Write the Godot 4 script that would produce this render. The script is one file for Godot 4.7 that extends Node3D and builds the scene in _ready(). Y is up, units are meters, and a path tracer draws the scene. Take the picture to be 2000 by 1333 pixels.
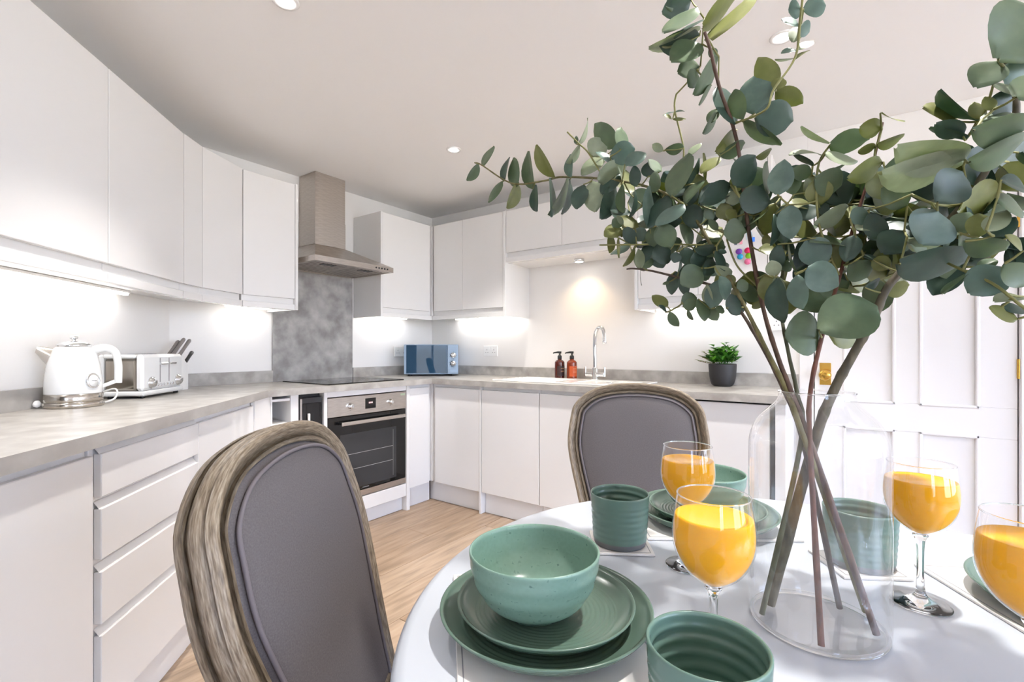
extends Node3D
# A white fitted kitchen seen over a breakfast table. x runs along the sink wall, z along the oven wall, the corner of both is the origin.

const CEIL := 2.315
const TOP := 0.91          # worktop surface
const TABLE := 0.765       # table surface
const LEFT := 135.0        # facing of the three runs of cabinets, degrees about y
const OVEN := 90.0
const SINK := 0.0

var M := {}
var taken := {}
var meshes := {}
var rng := RandomNumberGenerator.new()

func _ready() -> void:
	rng.seed = 7
	set_camera()
	set_sky()
	make_materials()
	room()
	windows()
	kitchen_door()
	downlights()
	wall_cabinets()
	under_lights()
	base_cabinets()
	worktop()
	hood()
	oven()
	microwave()
	sockets()
	small_appliances()
	sink_things()
	charm_string()
	table_and_settings()
	chairs()
	vase()
	eucalyptus()

# ------------------------------------------------------------------ camera, sky
func set_camera() -> void:
	var c := Camera3D.new()
	c.name = "camera"
	c.projection = Camera3D.PROJECTION_FRUSTUM
	c.near = 0.05
	c.far = 60.0
	c.size = 0.05 * 2.0 * 666.5 / 925.0
	c.frustum_offset = Vector2(0, 0.05 * 15.5 / 925.0)
	c.position = Vector3(3.09, 1.127, 3.09)
	c.rotation_degrees = Vector3(0, 35.4, 0)
	add_child(c)
	c.current = true

func set_sky() -> void:
	var e := Environment.new()
	e.tonemap_mode = Environment.TONE_MAPPER_LINEAR
	e.tonemap_exposure = EXPOSURE
	e.background_mode = Environment.BG_SKY
	var sm := ProceduralSkyMaterial.new()
	sm.sky_top_color = Color(0.60, 0.72, 0.95)
	sm.sky_horizon_color = Color(0.88, 0.93, 1.0)
	sm.ground_horizon_color = Color(0.80, 0.82, 0.84)
	sm.ground_bottom_color = Color(0.76, 0.76, 0.75)
	sm.energy_multiplier = SKY
	e.sky = Sky.new()
	e.sky.sky_material = sm
	e.sdfgi_enabled = true
	e.ssao_enabled = true
	e.ssil_enabled = true
	var w := WorldEnvironment.new()
	w.name = "environment"
	w.environment = e
	add_child(w)

const EXPOSURE := 1.7
const SKY := 11.5
const SPOT := 1.75
const STRIP := 0.042
const WARM := Color(1.0, 0.988, 0.968)
const COOL := Color(1.0, 0.985, 0.965)

# ------------------------------------------------------------------ naming
func numbered(n: String) -> String:
	if not taken.has(n):
		taken[n] = 0
		return n
	taken[n] += 1
	return "%s_%03d" % [n, taken[n]]

func thing(called: String, label: String, category: String, at := Vector3.ZERO, turn := 0.0, group := "") -> Node3D:
	var o := Node3D.new()
	o.name = numbered(called)
	add_child(o)
	o.position = at
	o.rotation_degrees.y = turn
	o.set_meta("label", label)
	o.set_meta("category", category)
	if group != "":
		o.set_meta("group", group)
	return o

func setting(called: String, label := "") -> Node3D:
	var o := Node3D.new()
	o.name = called
	add_child(o)
	o.set_meta("kind", "structure")
	if label != "":
		o.set_meta("label", label)
	return o

func copy(o: Node3D, label: String, at: Vector3, turn := 0.0) -> Node3D:
	var c: Node3D = o.duplicate()
	c.name = numbered(str(o.name).split("_0")[0])
	add_child(c)
	c.position = at
	c.rotation_degrees.y = turn
	c.set_meta("label", label)
	return c

func part(called: String, mesh: Mesh, mat: Material, parent: Node3D, at := Vector3.ZERO, turn := Vector3.ZERO) -> MeshInstance3D:
	var o := MeshInstance3D.new()
	o.name = called
	o.mesh = mesh
	o.material_override = mat
	o.position = at
	o.rotation_degrees = turn
	parent.add_child(o, true)
	return o

func bx(called: String, mat: Material, parent: Node3D, x0: float, x1: float, y0: float, y1: float, z0: float, z1: float, b := 0.0015) -> MeshInstance3D:
	return part(called, box(Vector3(x1 - x0, y1 - y0, z1 - z0), b), mat, parent, Vector3(x0 + x1, y0 + y1, z0 + z1) / 2.0)

func at_run(turn: float, x: float, y: float, z: float) -> Vector3:
	return Basis(Vector3.UP, deg_to_rad(turn)) * Vector3(x, y, z)

# ------------------------------------------------------------------ mesh makers
func begin() -> SurfaceTool:
	var st := SurfaceTool.new()
	st.begin(Mesh.PRIMITIVE_TRIANGLES)
	return st

func finish(st: SurfaceTool) -> ArrayMesh:
	st.generate_normals()
	return st.commit()

func quad(st: SurfaceTool, a: Vector3, b: Vector3, c: Vector3, d: Vector3) -> void:
	for p in [a, b, c, a, c, d]:
		st.add_vertex(p)

func tri_out(st: SurfaceTool, a: Vector3, b: Vector3, c: Vector3, from: Vector3) -> void:
	var flip := (b - a).cross(c - a).dot((a + b + c) / 3.0 - from) > 0.0
	for p in ([a, c, b] if flip else [a, b, c]):
		st.add_vertex(p)

func quad_out(st: SurfaceTool, a: Vector3, b: Vector3, c: Vector3, d: Vector3, from: Vector3) -> void:
	tri_out(st, a, b, c, from)
	tri_out(st, a, c, d, from)

# a box with chamfered edges, added to st round the point c
func add_box(st: SurfaceTool, size: Vector3, c := Vector3.ZERO, b := 0.0015) -> void:
	var h := size / 2.0
	b = minf(b, minf(h.x, minf(h.y, h.z)) * 0.6)
	var f := func(s: Vector3, axis: int) -> Vector3:
		var p := s * h
		for k in 3:
			if k != axis:
				p[k] -= s[k] * b
		return p + c
	st.set_smooth_group(-1)
	for axis in 3:
		var u := (axis + 1) % 3
		var v := (axis + 2) % 3
		for sgn in [-1.0, 1.0]:
			var q := []
			for k in [[-1, -1], [1, -1], [1, 1], [-1, 1]]:
				var s := Vector3.ZERO
				s[axis] = sgn
				s[u] = k[0]
				s[v] = k[1]
				q.append(f.call(s, axis))
			quad_out(st, q[0], q[1], q[2], q[3], c)
		for su in [-1.0, 1.0]:       # the four edges that run along this axis
			for sv in [-1.0, 1.0]:
				var lo := Vector3.ZERO
				lo[u] = su
				lo[v] = sv
				lo[axis] = -1.0
				var hi := lo
				hi[axis] = 1.0
				quad_out(st, f.call(lo, u), f.call(hi, u), f.call(hi, v), f.call(lo, v), c)
	for sx in [-1.0, 1.0]:
		for sy in [-1.0, 1.0]:
			for sz in [-1.0, 1.0]:
				var s := Vector3(sx, sy, sz)
				tri_out(st, f.call(s, 0), f.call(s, 1), f.call(s, 2), c)

func box(size: Vector3, b := 0.0015) -> ArrayMesh:
	var key := "b%.5f,%.5f,%.5f,%.4f" % [size.x, size.y, size.z, b]
	if not meshes.has(key):
		var st := begin()
		add_box(st, size, Vector3.ZERO, b)
		meshes[key] = finish(st)
	return meshes[key]

# a turned shape: profile of (radius, height); upwards on the outside
func add_lathe(st: SurfaceTool, prof: Array, seg := 48, off := Vector3.ZERO) -> void:
	st.set_smooth_group(0)
	var p := func(i: int, j: int) -> Vector3:
		var t := TAU * (j % seg) / seg
		return Vector3(prof[i].x * cos(t), prof[i].y, prof[i].x * sin(t)) + off
	for i in prof.size() - 1:
		for j in seg:
			var a: Vector3 = p.call(i, j + 1)
			var b: Vector3 = p.call(i + 1, j + 1)
			var c: Vector3 = p.call(i + 1, j)
			var d: Vector3 = p.call(i, j)
			if prof[i + 1].x < 1e-6:
				for q in [a, b, d]:
					st.add_vertex(q)
			elif prof[i].x < 1e-6:
				for q in [a, b, c]:
					st.add_vertex(q)
			else:
				quad(st, a, b, c, d)

func lathe(prof: Array, seg := 48) -> ArrayMesh:
	var st := begin()
	add_lathe(st, prof, seg)
	return finish(st)

# a profile smoothed by Catmull-Rom between its points
func smooth(pts: Array, n := 6) -> Array:
	var out := []
	for i in pts.size() - 1:
		var a = pts[maxi(i - 1, 0)]
		var b = pts[i]
		var c = pts[i + 1]
		var d = pts[mini(i + 2, pts.size() - 1)]
		for k in n:
			var t := float(k) / n
			out.append(0.5 * ((2.0 * b) + (c - a) * t + (2.0 * a - 5.0 * b + 4.0 * c - d) * t * t + (3.0 * b - a - 3.0 * c + d) * t * t * t))
	out.append(pts[-1])
	return out

# a round tube along points
func add_tube(st: SurfaceTool, pts: Array, radii: Array, seg := 10, caps := true) -> void:
	st.set_smooth_group(0)
	var n := pts.size()
	var rings := []
	var t0: Vector3 = (pts[1] - pts[0]).normalized()
	var side := t0.cross(Vector3.UP if absf(t0.y) < 0.9 else Vector3.RIGHT).normalized()
	for i in n:
		var t: Vector3 = (pts[mini(i + 1, n - 1)] - pts[maxi(i - 1, 0)]).normalized()
		side = (side - t * side.dot(t)).normalized()
		var up := t.cross(side)
		var r: float = radii[mini(i, radii.size() - 1)]
		var ring := []
		for j in seg:
			var a := TAU * j / seg
			ring.append(pts[i] + (side * cos(a) + up * sin(a)) * r)
		rings.append(ring)
	for i in n - 1:
		for j in seg:
			var k := (j + 1) % seg
			quad(st, rings[i][j], rings[i + 1][j], rings[i + 1][k], rings[i][k])
	if caps:
		st.set_smooth_group(1)
		for j in seg:
			var k := (j + 1) % seg
			for q in [pts[0], rings[0][j], rings[0][k]]:
				st.add_vertex(q)
			for q in [pts[n - 1], rings[n - 1][k], rings[n - 1][j]]:
				st.add_vertex(q)

func tube(pts: Array, radii: Array, seg := 10) -> ArrayMesh:
	var st := begin()
	add_tube(st, pts, radii, seg)
	return finish(st)

# a flat outline (x, z) between two heights
func add_slab(st: SurfaceTool, outline: PackedVector2Array, y0: float, y1: float) -> void:
	st.set_smooth_group(-1)
	var idx := Geometry2D.triangulate_polygon(outline)
	var up := func(k: int, y: float) -> Vector3: return Vector3(outline[k].x, y, outline[k].y)
	for i in range(0, idx.size(), 3):
		var a: Vector3 = up.call(idx[i], y1)
		var b: Vector3 = up.call(idx[i + 1], y1)
		var c: Vector3 = up.call(idx[i + 2], y1)
		tri_out(st, a, b, c, (a + b + c) / 3.0 - Vector3.UP)
		var d := Vector3(0, y0 - y1, 0)
		tri_out(st, a + d, b + d, c + d, (a + b + c) / 3.0 + d + Vector3.UP)
	var ccw := not Geometry2D.is_polygon_clockwise(outline)
	for i in outline.size():
		var j := (i + 1) % outline.size()
		var e := outline[j] - outline[i]
		var nrm := Vector2(e.y, -e.x) if ccw else Vector2(-e.y, e.x)
		var m := (outline[i] + outline[j]) / 2.0 - nrm.normalized() * 0.01
		quad_out(st, up.call(i, y0), up.call(j, y0), up.call(j, y1), up.call(i, y1), Vector3(m.x, (y0 + y1) / 2.0, m.y))

func slab(outline: Array, y0: float, y1: float) -> ArrayMesh:
	var st := begin()
	add_slab(st, PackedVector2Array(outline), y0, y1)
	return finish(st)

# a closed cross-section (out, forward) carried along a path in the x-y plane
func sweep(path: Array, section: Array, closed_path := false) -> ArrayMesh:
	var st := begin()
	st.set_smooth_group(0)
	var n := path.size()
	var rings := []
	for i in n:
		var a: Vector2 = path[(i - 1 + n) % n] if closed_path else path[maxi(i - 1, 0)]
		var b: Vector2 = path[(i + 1) % n] if closed_path else path[mini(i + 1, n - 1)]
		var t := (b - a).normalized()
		var o := Vector2(-t.y, t.x)
		var ring := []
		for s in section:
			var p: Vector2 = path[i] + o * s.x
			ring.append(Vector3(p.x, p.y, s.y))
		rings.append(ring)
	var m := section.size()
	var run := [0.0]
	for i in n:
		run.append(run[i] + path[i].distance_to(path[(i + 1) % n]))
	var girth := [0.0]
	for j in m:
		girth.append(girth[j] + section[j].distance_to(section[(j + 1) % m]))
	for i in (n if closed_path else n - 1):
		for j in m:
			var k := (j + 1) % m
			var r: Array = rings[i]
			var q: Array = rings[(i + 1) % n]
			var mid := Vector3.ZERO
			for v in r:
				mid += v / (2.0 * m)
			for v in q:
				mid += v / (2.0 * m)
			var corner := [[r[j], Vector2(run[i], girth[j])], [q[j], Vector2(run[i + 1], girth[j])], [q[k], Vector2(run[i + 1], girth[j + 1])], [r[k], Vector2(run[i], girth[j + 1])]]
			var out_dir: Vector3 = ((r[j] as Vector3) + q[j] + q[k] + r[k]) / 4.0 - mid
			var flip: bool = ((q[j] as Vector3) - r[j]).cross((r[k] as Vector3) - r[j]).dot(out_dir) > 0.0
			for c in ([0, 2, 1, 0, 3, 2] if flip else [0, 1, 2, 0, 2, 3]):
				st.set_uv(corner[c][1])
				st.add_vertex(corner[c][0])
	if not closed_path:
		st.set_smooth_group(1)
		for j in range(1, m - 1):
			tri_out(st, rings[0][0], rings[0][j], rings[0][j + 1], rings[1][0])
			tri_out(st, rings[n - 1][0], rings[n - 1][j], rings[n - 1][j + 1], rings[n - 2][0])
	return finish(st)

# ------------------------------------------------------------------ materials
func plain(c: Color, rough := 0.5, metal := 0.0) -> StandardMaterial3D:
	var m := StandardMaterial3D.new()
	m.albedo_color = c
	m.roughness = rough
	m.metallic = metal
	return m

func noise_tex(freq: float, oct: int, stops: Array, sz := 512, kind := FastNoiseLite.TYPE_SIMPLEX_SMOOTH, sd := 1) -> NoiseTexture2D:
	var n := FastNoiseLite.new()
	n.seed = sd
	n.noise_type = kind
	n.frequency = freq
	n.fractal_octaves = oct
	n.fractal_type = FastNoiseLite.FRACTAL_FBM
	var t := NoiseTexture2D.new()
	t.noise = n
	t.width = sz
	t.height = sz
	t.seamless = true
	if stops.size():
		var g := Gradient.new()
		g.offsets = PackedFloat32Array(stops.map(func(s): return s[0]))
		g.colors = PackedColorArray(stops.map(func(s): return s[1]))
		t.color_ramp = g
	return t

func patterned(tex: Texture2D, scale: Vector3, rough := 0.5, world := true) -> StandardMaterial3D:
	var m := plain(Color.WHITE, rough)
	m.albedo_texture = tex
	m.uv1_triplanar = true
	m.uv1_world_triplanar = world
	m.uv1_scale = scale
	return m

func grey(v: int) -> Color:
	return Color8(v, v, v)

func glow(c: Color, e: float) -> StandardMaterial3D:
	var m := plain(Color.WHITE, 0.4)
	m.emission_enabled = true
	m.emission = c
	m.emission_energy_multiplier = e
	return m

func make_materials() -> void:
	M.wall = plain(Color8(238, 235, 232), 0.7)
	M.ceiling = plain(Color8(246, 244, 242), 0.85)
	M.gloss = plain(Color8(230, 228, 226), 0.05)
	M.carcass = plain(Color8(232, 230, 228), 0.35)
	M.trim = plain(Color8(234, 231, 229), 0.3)
	var stone := noise_tex(0.005, 6, [[0.0, Color8(150, 144, 138)], [0.4, Color8(168, 163, 157)], [0.6, Color8(178, 174, 168)], [1.0, Color8(195, 191, 186)]], 1024)
	M.worktop = patterned(stone, Vector3(1.6, 1.6, 1.6), 0.28)
	var slate := noise_tex(0.0045, 6, [[0.0, Color8(128, 124, 120)], [0.42, Color8(154, 151, 149)], [0.6, Color8(166, 163, 160)], [1.0, Color8(190, 187, 184)]], 1024, FastNoiseLite.TYPE_SIMPLEX_SMOOTH, 4)
	M.splash = patterned(slate, Vector3(1.3, 1.3, 1.3), 0.45)
	M.steel = plain(Color8(196, 188, 181), 0.32, 1.0)
	var brushed := noise_tex(0.05, 3, [[0.0, Color8(178, 170, 162)], [1.0, Color8(212, 205, 198)]], 256)
	M.brushed = patterned(brushed, Vector3(1.0, 30.0, 1.0), 0.34)
	M.brushed.metallic = 1.0
	M.chrome = plain(Color8(226, 228, 230), 0.06, 1.0)
	M.bright_steel = plain(Color8(196, 190, 182), 0.16, 1.0)
	M.brass = plain(Color8(218, 172, 84), 0.2, 1.0)
	M.black_glass = plain(Color8(16, 16, 18), 0.04)
	M.black = plain(Color8(20, 20, 21), 0.4)
	M.dark = plain(Color8(46, 46, 48), 0.35)
	M.gap = plain(Color8(10, 10, 11), 0.8)
	M.white_plastic = plain(Color8(243, 242, 240), 0.22)
	M.cream_enamel = plain(Color8(228, 228, 227), 0.12)
	M.porcelain = plain(Color8(246, 243, 238), 0.12)
	M.table = plain(Color8(194, 199, 208), 0.3)
	M.mat = plain(Color8(226, 222, 219), 0.45)
	M.mat_line = plain(Color8(150, 149, 153), 0.5)
	var speck := noise_tex(0.11, 1, [[0.0, Color8(116, 146, 132)], [0.76, Color8(122, 152, 138)], [0.82, Color8(70, 96, 92)], [1.0, Color8(54, 78, 76)]], 512, FastNoiseLite.TYPE_CELLULAR, 3)
	M.speckle = patterned(speck, Vector3(3.2, 3.2, 3.2), 0.26, false)
	M.ceramic = plain(Color8(98, 125, 114), 0.27)
	M.plate = plain(Color8(92, 115, 102), 0.24)
	M.bare_clay = plain(Color8(104, 106, 108), 0.6)
	M.glass = StandardMaterial3D.new()
	M.glass.transparency = BaseMaterial3D.TRANSPARENCY_ALPHA
	M.glass.albedo_color = Color(1, 1, 1, 0.02)
	M.glass.roughness = 0.0
	M.glass.metallic_specular = 0.5
	M.glass_inner = M.glass.duplicate()
	M.glass_inner.metallic_specular = 0.32
	M.solid_glass = StandardMaterial3D.new()
	M.solid_glass.refraction_enabled = true
	M.solid_glass.refraction_scale = 0.05
	M.solid_glass.transparency = BaseMaterial3D.TRANSPARENCY_ALPHA
	M.solid_glass.albedo_color = Color(1, 1, 1, 0.0)
	M.solid_glass.roughness = 0.0
	M.juice = plain(Color8(240, 170, 2), 0.2)
	M.juice.metallic_specular = 0.15
	M.foam = plain(Color8(255, 214, 96), 0.35)
	var fab := noise_tex(0.16, 3, [[0.0, Color8(87, 82, 83)], [0.5, Color8(99, 94, 95)], [1.0, Color8(112, 107, 108)]], 512)
	M.fabric = patterned(fab, Vector3(4, 4, 4), 0.85)
	M.fabric.metallic_specular = 0.2
	M.piping = plain(Color8(104, 97, 100), 0.8)
	var oak := noise_tex(0.03, 5, [[0.0, Color8(82, 68, 53)], [0.35, Color8(116, 101, 82)], [0.6, Color8(137, 122, 103)], [1.0, Color8(166, 154, 136)]], 512, FastNoiseLite.TYPE_SIMPLEX_SMOOTH, 9)
	M.chair_wood = plain(Color.WHITE, 0.48)
	M.chair_wood.albedo_texture = oak
	M.chair_wood.uv1_scale = Vector3(2.0, 20.0, 1.0)
	M.chair_legs = patterned(oak, Vector3(14, 3, 14), 0.5, false)
	M.amber = plain(Color8(120, 44, 14), 0.12)
	M.amber_dark = plain(Color8(74, 26, 16), 0.12)
	M.label_dark = plain(Color8(46, 24, 20), 0.5)
	M.label_orange = plain(Color8(188, 78, 24), 0.5)
	M.pot = plain(Color8(38, 37, 39), 0.55)
	M.soil = plain(Color8(60, 50, 42), 0.9)
	M.green = [plain(Color8(70, 132, 34), 0.5), plain(Color8(98, 160, 46), 0.5), plain(Color8(48, 104, 30), 0.5)]
	M.knife = plain(Color8(128, 121, 118), 0.35)
	M.painted_reflection = plain(Color8(40, 68, 92), 0.02)  # microwave door: blue of a mirrored window painted into the base colour
	M.painted_reflection.metallic_specular = 0.28
	M.twig = plain(Color8(126, 124, 74), 0.6)
	M.silver = plain(Color8(146, 166, 188), 0.3)

# ------------------------------------------------------------------ the room
func wall(called: String, a: Vector2, b: Vector2, outward: Vector2) -> void:
	var w := setting(called, "plain white painted kitchen wall")
	part("wall_face", slab([a, b, b + outward * 0.15, a + outward * 0.15], 0.0, CEIL), M.wall, w)

func room() -> void:
	var f := setting("floor", "pale oak plank floor")
	part("subfloor", slab([Vector2(-0.2, -0.2), Vector2(7.7, -0.2), Vector2(7.7, 7.2), Vector2(4.8, 7.2), Vector2(-0.2, 2.2)], -0.2, -0.012), plain(Color8(74, 60, 48), 0.9), f)
	var planks := []
	for k in 6:
		var base := Color8(178, 154, 131).lerp(Color8(158, 132, 108), [0.0, 0.6, 0.25, 1.0, 0.4, 0.8][k])
		var t := noise_tex(0.011, 5, [[0.0, base.darkened(0.20)], [0.38, base.darkened(0.05)], [0.6, base], [1.0, base.lightened(0.12)]], 512, FastNoiseLite.TYPE_SIMPLEX_SMOOTH, 20 + k)
		var m := patterned(t, Vector3(4.2, 4.2, 0.45), 0.38)
		m.uv1_offset = Vector3(0.37 * k, 0.0, 0.61 * k)
		planks.append(m)
	var x := -0.06
	var row := 0
	while x < 5.1:
		var z: float = [0.0, -0.75, -0.32, -1.05, -0.55][row % 5] - 0.2
		while z < 4.9:
			var z0 := maxf(z, -0.05)
			var z1 := minf(z + 1.25, 4.85)
			z1 = minf(z1, 2.25 + maxf(x, 0.0))         # the slanting wall cuts the boards off
			if z1 - z0 > 0.06:
				bx("plank", planks[rng.randi() % 6], f, x + 0.0010, x + 0.1790, -0.013, 0.0, z0 + 0.0010, z1 - 0.0010, 0.0015)
			z += 1.25
		x += 0.18
		row += 1
	# the part of the room that stays out of the picture
	part("boards", slab([Vector2(5.16, -0.05), Vector2(7.55, -0.05), Vector2(7.55, 7.05), Vector2(4.98, 7.05), Vector2(4.75, 6.85), Vector2(2.81, 4.855), Vector2(5.16, 4.855)], -0.011, 0.0), planks[2], f)
	var c := setting("ceiling", "smooth white plaster ceiling")
	part("ceiling_panel", slab([Vector2(-0.2, -0.2), Vector2(7.7, -0.2), Vector2(7.7, 7.2), Vector2(4.8, 7.2), Vector2(-0.2, 2.2)], CEIL, CEIL + 0.12), M.ceiling, c)
	wall("wall_back", Vector2(-0.15, 0), Vector2(2.905, 0), Vector2(0, -1))
	wall("wall_far", Vector2(0, -0.15), Vector2(0, 2.12), Vector2(-1, 0))
	var s := sqrt(0.5)
	wall("wall_left", Vector2(-0.1, 1.9435), Vector2(5.06, 7.1035), Vector2(-s, s))
	# the sink wall goes on past the door
	wall("wall_door_side", Vector2(3.751, 0), Vector2(7.5, 0), Vector2(0, -1))
	var w := setting("wall_over_door", "white wall above the panelled door")
	bx("wall_face", M.wall, w, 2.905, 3.751, 2.02, CEIL, -0.15, 0.0)
	var b := setting("baseboard_back", "white skirting board beside the door")
	bx("skirting", M.trim, b, 3.82, 7.5, 0.0, 0.12, 0.0, 0.018, 0.004)

func windows() -> void:
	# daylight comes from behind the camera and from the right, through tall windows at the far end of the room
	var w := setting("wall_front", "white wall with one tall window")
	for r in [[4.9, 5.6, 0.0, CEIL], [6.8, 7.65, 0.0, CEIL], [5.6, 6.8, 0.0, 0.35], [5.6, 6.8, 2.24, CEIL]]:
		bx("wall_pier", M.wall, w, r[0], r[1], r[2], r[3], 7.0, 7.15, 0.0)
	var r2 := setting("wall_right", "white wall with two tall windows")
	for r in [[-0.15, 0.3, 0.0, CEIL], [2.1, 2.4, 0.0, CEIL], [4.2, 7.15, 0.0, CEIL], [0.3, 2.1, 0.0, 0.35], [0.3, 2.1, 2.24, CEIL], [2.4, 4.2, 0.0, 0.35], [2.4, 4.2, 2.24, CEIL]]:
		bx("wall_pier", M.wall, r2, 7.5, 7.65, r[2], r[3], r[0], r[1], 0.0)
	var n := 0
	for d in [[Vector3(6.2, 0.35, 7.06), 0.0, 1.2], [Vector3(7.56, 0.35, 1.2), 90.0, 1.8], [Vector3(7.56, 0.35, 3.3), 90.0, 1.8]]:
		n += 1
		var g := setting("window_%d" % n, "tall white sash window letting in daylight")
		g.position = d[0]
		g.rotation_degrees.y = d[1]
		var h: float = d[2] / 2.0
		for e in [[-h, -h + 0.05, 0.0, 1.89], [h - 0.05, h, 0.0, 1.89], [-h + 0.05, h - 0.05, 0.0, 0.06], [-h + 0.05, h - 0.05, 1.84, 1.89], [-h + 0.05, h - 0.05, 0.92, 0.96], [-0.015, 0.015, 0.06, 0.92], [-0.015, 0.015, 0.96, 1.84]]:
			bx("sash_bar", M.trim, g, e[0], e[1], e[2], e[3], -0.03, 0.03, 0.003)
		bx("pane", M.glass, g, -h + 0.05, h - 0.05, 0.06, 1.84, -0.002, 0.002, 0.0)

func kitchen_door() -> void:
	var d := setting("door_1", "white four-panel door with a brass knob")
	d.position = Vector3(2.935, 0.006, -0.045)
	bx("door_leaf", M.trim, d, 0.003, 0.783, 0.0, 1.995, 0.0, 0.032, 0.002)
	# stiles and rails stand proud of the four fields
	for r in [[0.003, 0.783, 0.0, 0.229], [0.003, 0.783, 0.704, 0.846], [0.003, 0.783, 1.875, 1.995]]:
		bx("rail", M.trim, d, r[0], r[1], r[2], r[3], 0.030, 0.042, 0.002)
	for r in [[0.003, 0.137], [0.343, 0.447], [0.652, 0.783]]:
		for y in [[0.229, 0.704], [0.846, 1.875]]:
			bx("stile", M.trim, d, r[0], r[1], y[0], y[1], 0.030, 0.042, 0.002)
	for px in [[0.137, 0.343], [0.447, 0.652]]:
		for y in [[0.229, 0.704], [0.846, 1.875]]:
			var p := [Vector2(px[0], y[0]), Vector2(px[0], y[1]), Vector2(px[1], y[1]), Vector2(px[1], y[0])]
			for k in 4:
				var a: Vector2 = p[k]
				var b: Vector2 = p[(k + 1) % 4]
				var lo := Vector2(minf(a.x, b.x), minf(a.y, b.y))
				var hi := Vector2(maxf(a.x, b.x), maxf(a.y, b.y))
				bx("moulding", M.trim, d, lo.x - 0.008, hi.x + 0.008, lo.y - 0.008, hi.y + 0.008, 0.030, 0.048, 0.006)
	var k := part("knob", lathe(smooth([Vector2(0.024, 0.0), Vector2(0.024, 0.006), Vector2(0.010, 0.010), Vector2(0.010, 0.026), Vector2(0.026, 0.036), Vector2(0.029, 0.050), Vector2(0.020, 0.062), Vector2(0.008, 0.0645), Vector2(0.0, 0.065)], 3), 28), M.brass, d, Vector3(0.052, 0.980, 0.042), Vector3(90, 0, 0))
	k.set_meta("label", "round brass door knob")
	var bp := bx("knob_plate", M.brass, d, 0.026, 0.078, 0.925, 1.045, 0.042, 0.045, 0.0015)
	bp.set_meta("label", "brass backplate of the knob")
	for y in [0.25, 1.03, 1.72]:
		var hg := part("hinge", tube([Vector3(0, -0.045, 0), Vector3(0, 0.045, 0)], [0.007], 12), M.brass, d, Vector3(0.786, y, 0.046))
		hg.set_meta("label", "brass butt hinge")
	var t := setting("trim_1", "white moulded door surround")
	for r in [[2.865, 2.930, 0.0, 2.075], [3.724, 3.800, 0.0, 2.075], [2.930, 3.724, 2.008, 2.075]]:
		bx("architrave", M.trim, t, r[0], r[1], r[2], r[3], -0.02, 0.014, 0.004)
	bx("jamb", M.trim, t, 2.905, 2.933, 0.0, 2.03, -0.15, 0.0, 0.001)
	bx("jamb", M.trim, t, 3.722, 3.751, 0.0, 2.03, -0.15, 0.0, 0.001)
	bx("door_stop", plain(Color8(70, 66, 62), 0.8), t, 2.905, 3.751, 0.0, 2.03, -0.15, -0.1, 0.0)

func spot(parent: Node3D, at: Vector3, energy: float, angle: float, size: float, col: Color, aim := Vector3(-90, 0, 0)) -> void:
	var l := SpotLight3D.new()
	l.name = "lamp_light"
	l.light_energy = energy
	l.light_color = col
	l.light_size = size
	l.spot_angle = angle
	l.spot_angle_attenuation = 0.8
	l.spot_range = 12.0
	l.spot_attenuation = 2.0
	l.shadow_enabled = true
	l.position = at
	l.rotation_degrees = aim
	parent.add_child(l)

func downlights() -> void:
	var ring := lathe([Vector2(0.021, 0.0), Vector2(0.022, -0.004), Vector2(0.041, -0.005), Vector2(0.044, -0.002), Vector2(0.044, 0.0)], 40)
	var lens := lathe([Vector2(0.0, -0.0095), Vector2(0.010, -0.0090), Vector2(0.017, -0.0072), Vector2(0.021, -0.0040), Vector2(0.021, 0.002), Vector2(0.0, 0.002)], 32)
	var where := [[1.524, 2.22, "recessed ceiling downlight above the drawers, cut by the picture's top edge"], [1.175, 0.994, "recessed ceiling downlight above the kitchen corner, beside the hood"], [2.885, 1.026, "recessed ceiling downlight glowing behind the upright eucalyptus twig"], [3.21, 2.25, "recessed ceiling downlight straight above the round table"], [4.9, 3.5, "recessed ceiling downlight behind the camera"]]
	for w in where:
		var t := thing("ceiling_downlight", w[2], "downlight", Vector3(w[0], CEIL - 0.0005, w[1]), 0.0, "recessed ceiling downlights")
		part("trim_ring", ring, M.white_plastic, t)
		part("lamp_lens", lens, glow(WARM, 30.0), t)
		spot(t, Vector3(0, -0.016, 0), SPOT, 48.0, 0.024, WARM)

# ------------------------------------------------------------------ wall cabinets
# One wall cabinet: carcass, doors side by side, the recessed grip below them and the pelmet that hides the lamps.
func wall_cabinet(label: String, turn: float, x0: float, x1: float, y0: float, doors: Array, back := 0.0, front := 0.318, pelmet := true) -> Node3D:
	var t := thing("wall_cabinet", label, "cabinet", at_run(turn, 0, y0, 0), turn, "glossy white wall cabinets")
	bx("body", M.carcass, t, x0, x1, 0.0, 0.732, back + 0.002, front - 0.021, 0.001)
	for k in doors.size() - 1:
		bx("door", M.gloss, t, doors[k] + 0.0012, doors[k + 1] - 0.0012, 0.034, 0.73, front - 0.0195, front, 0.002)
	if pelmet:
		bx("pelmet", M.gloss, t, x0 + 0.0005, x1 - 0.0005, -0.034, -0.001, front - 0.036, front - 0.002, 0.0015)
	return t

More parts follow.
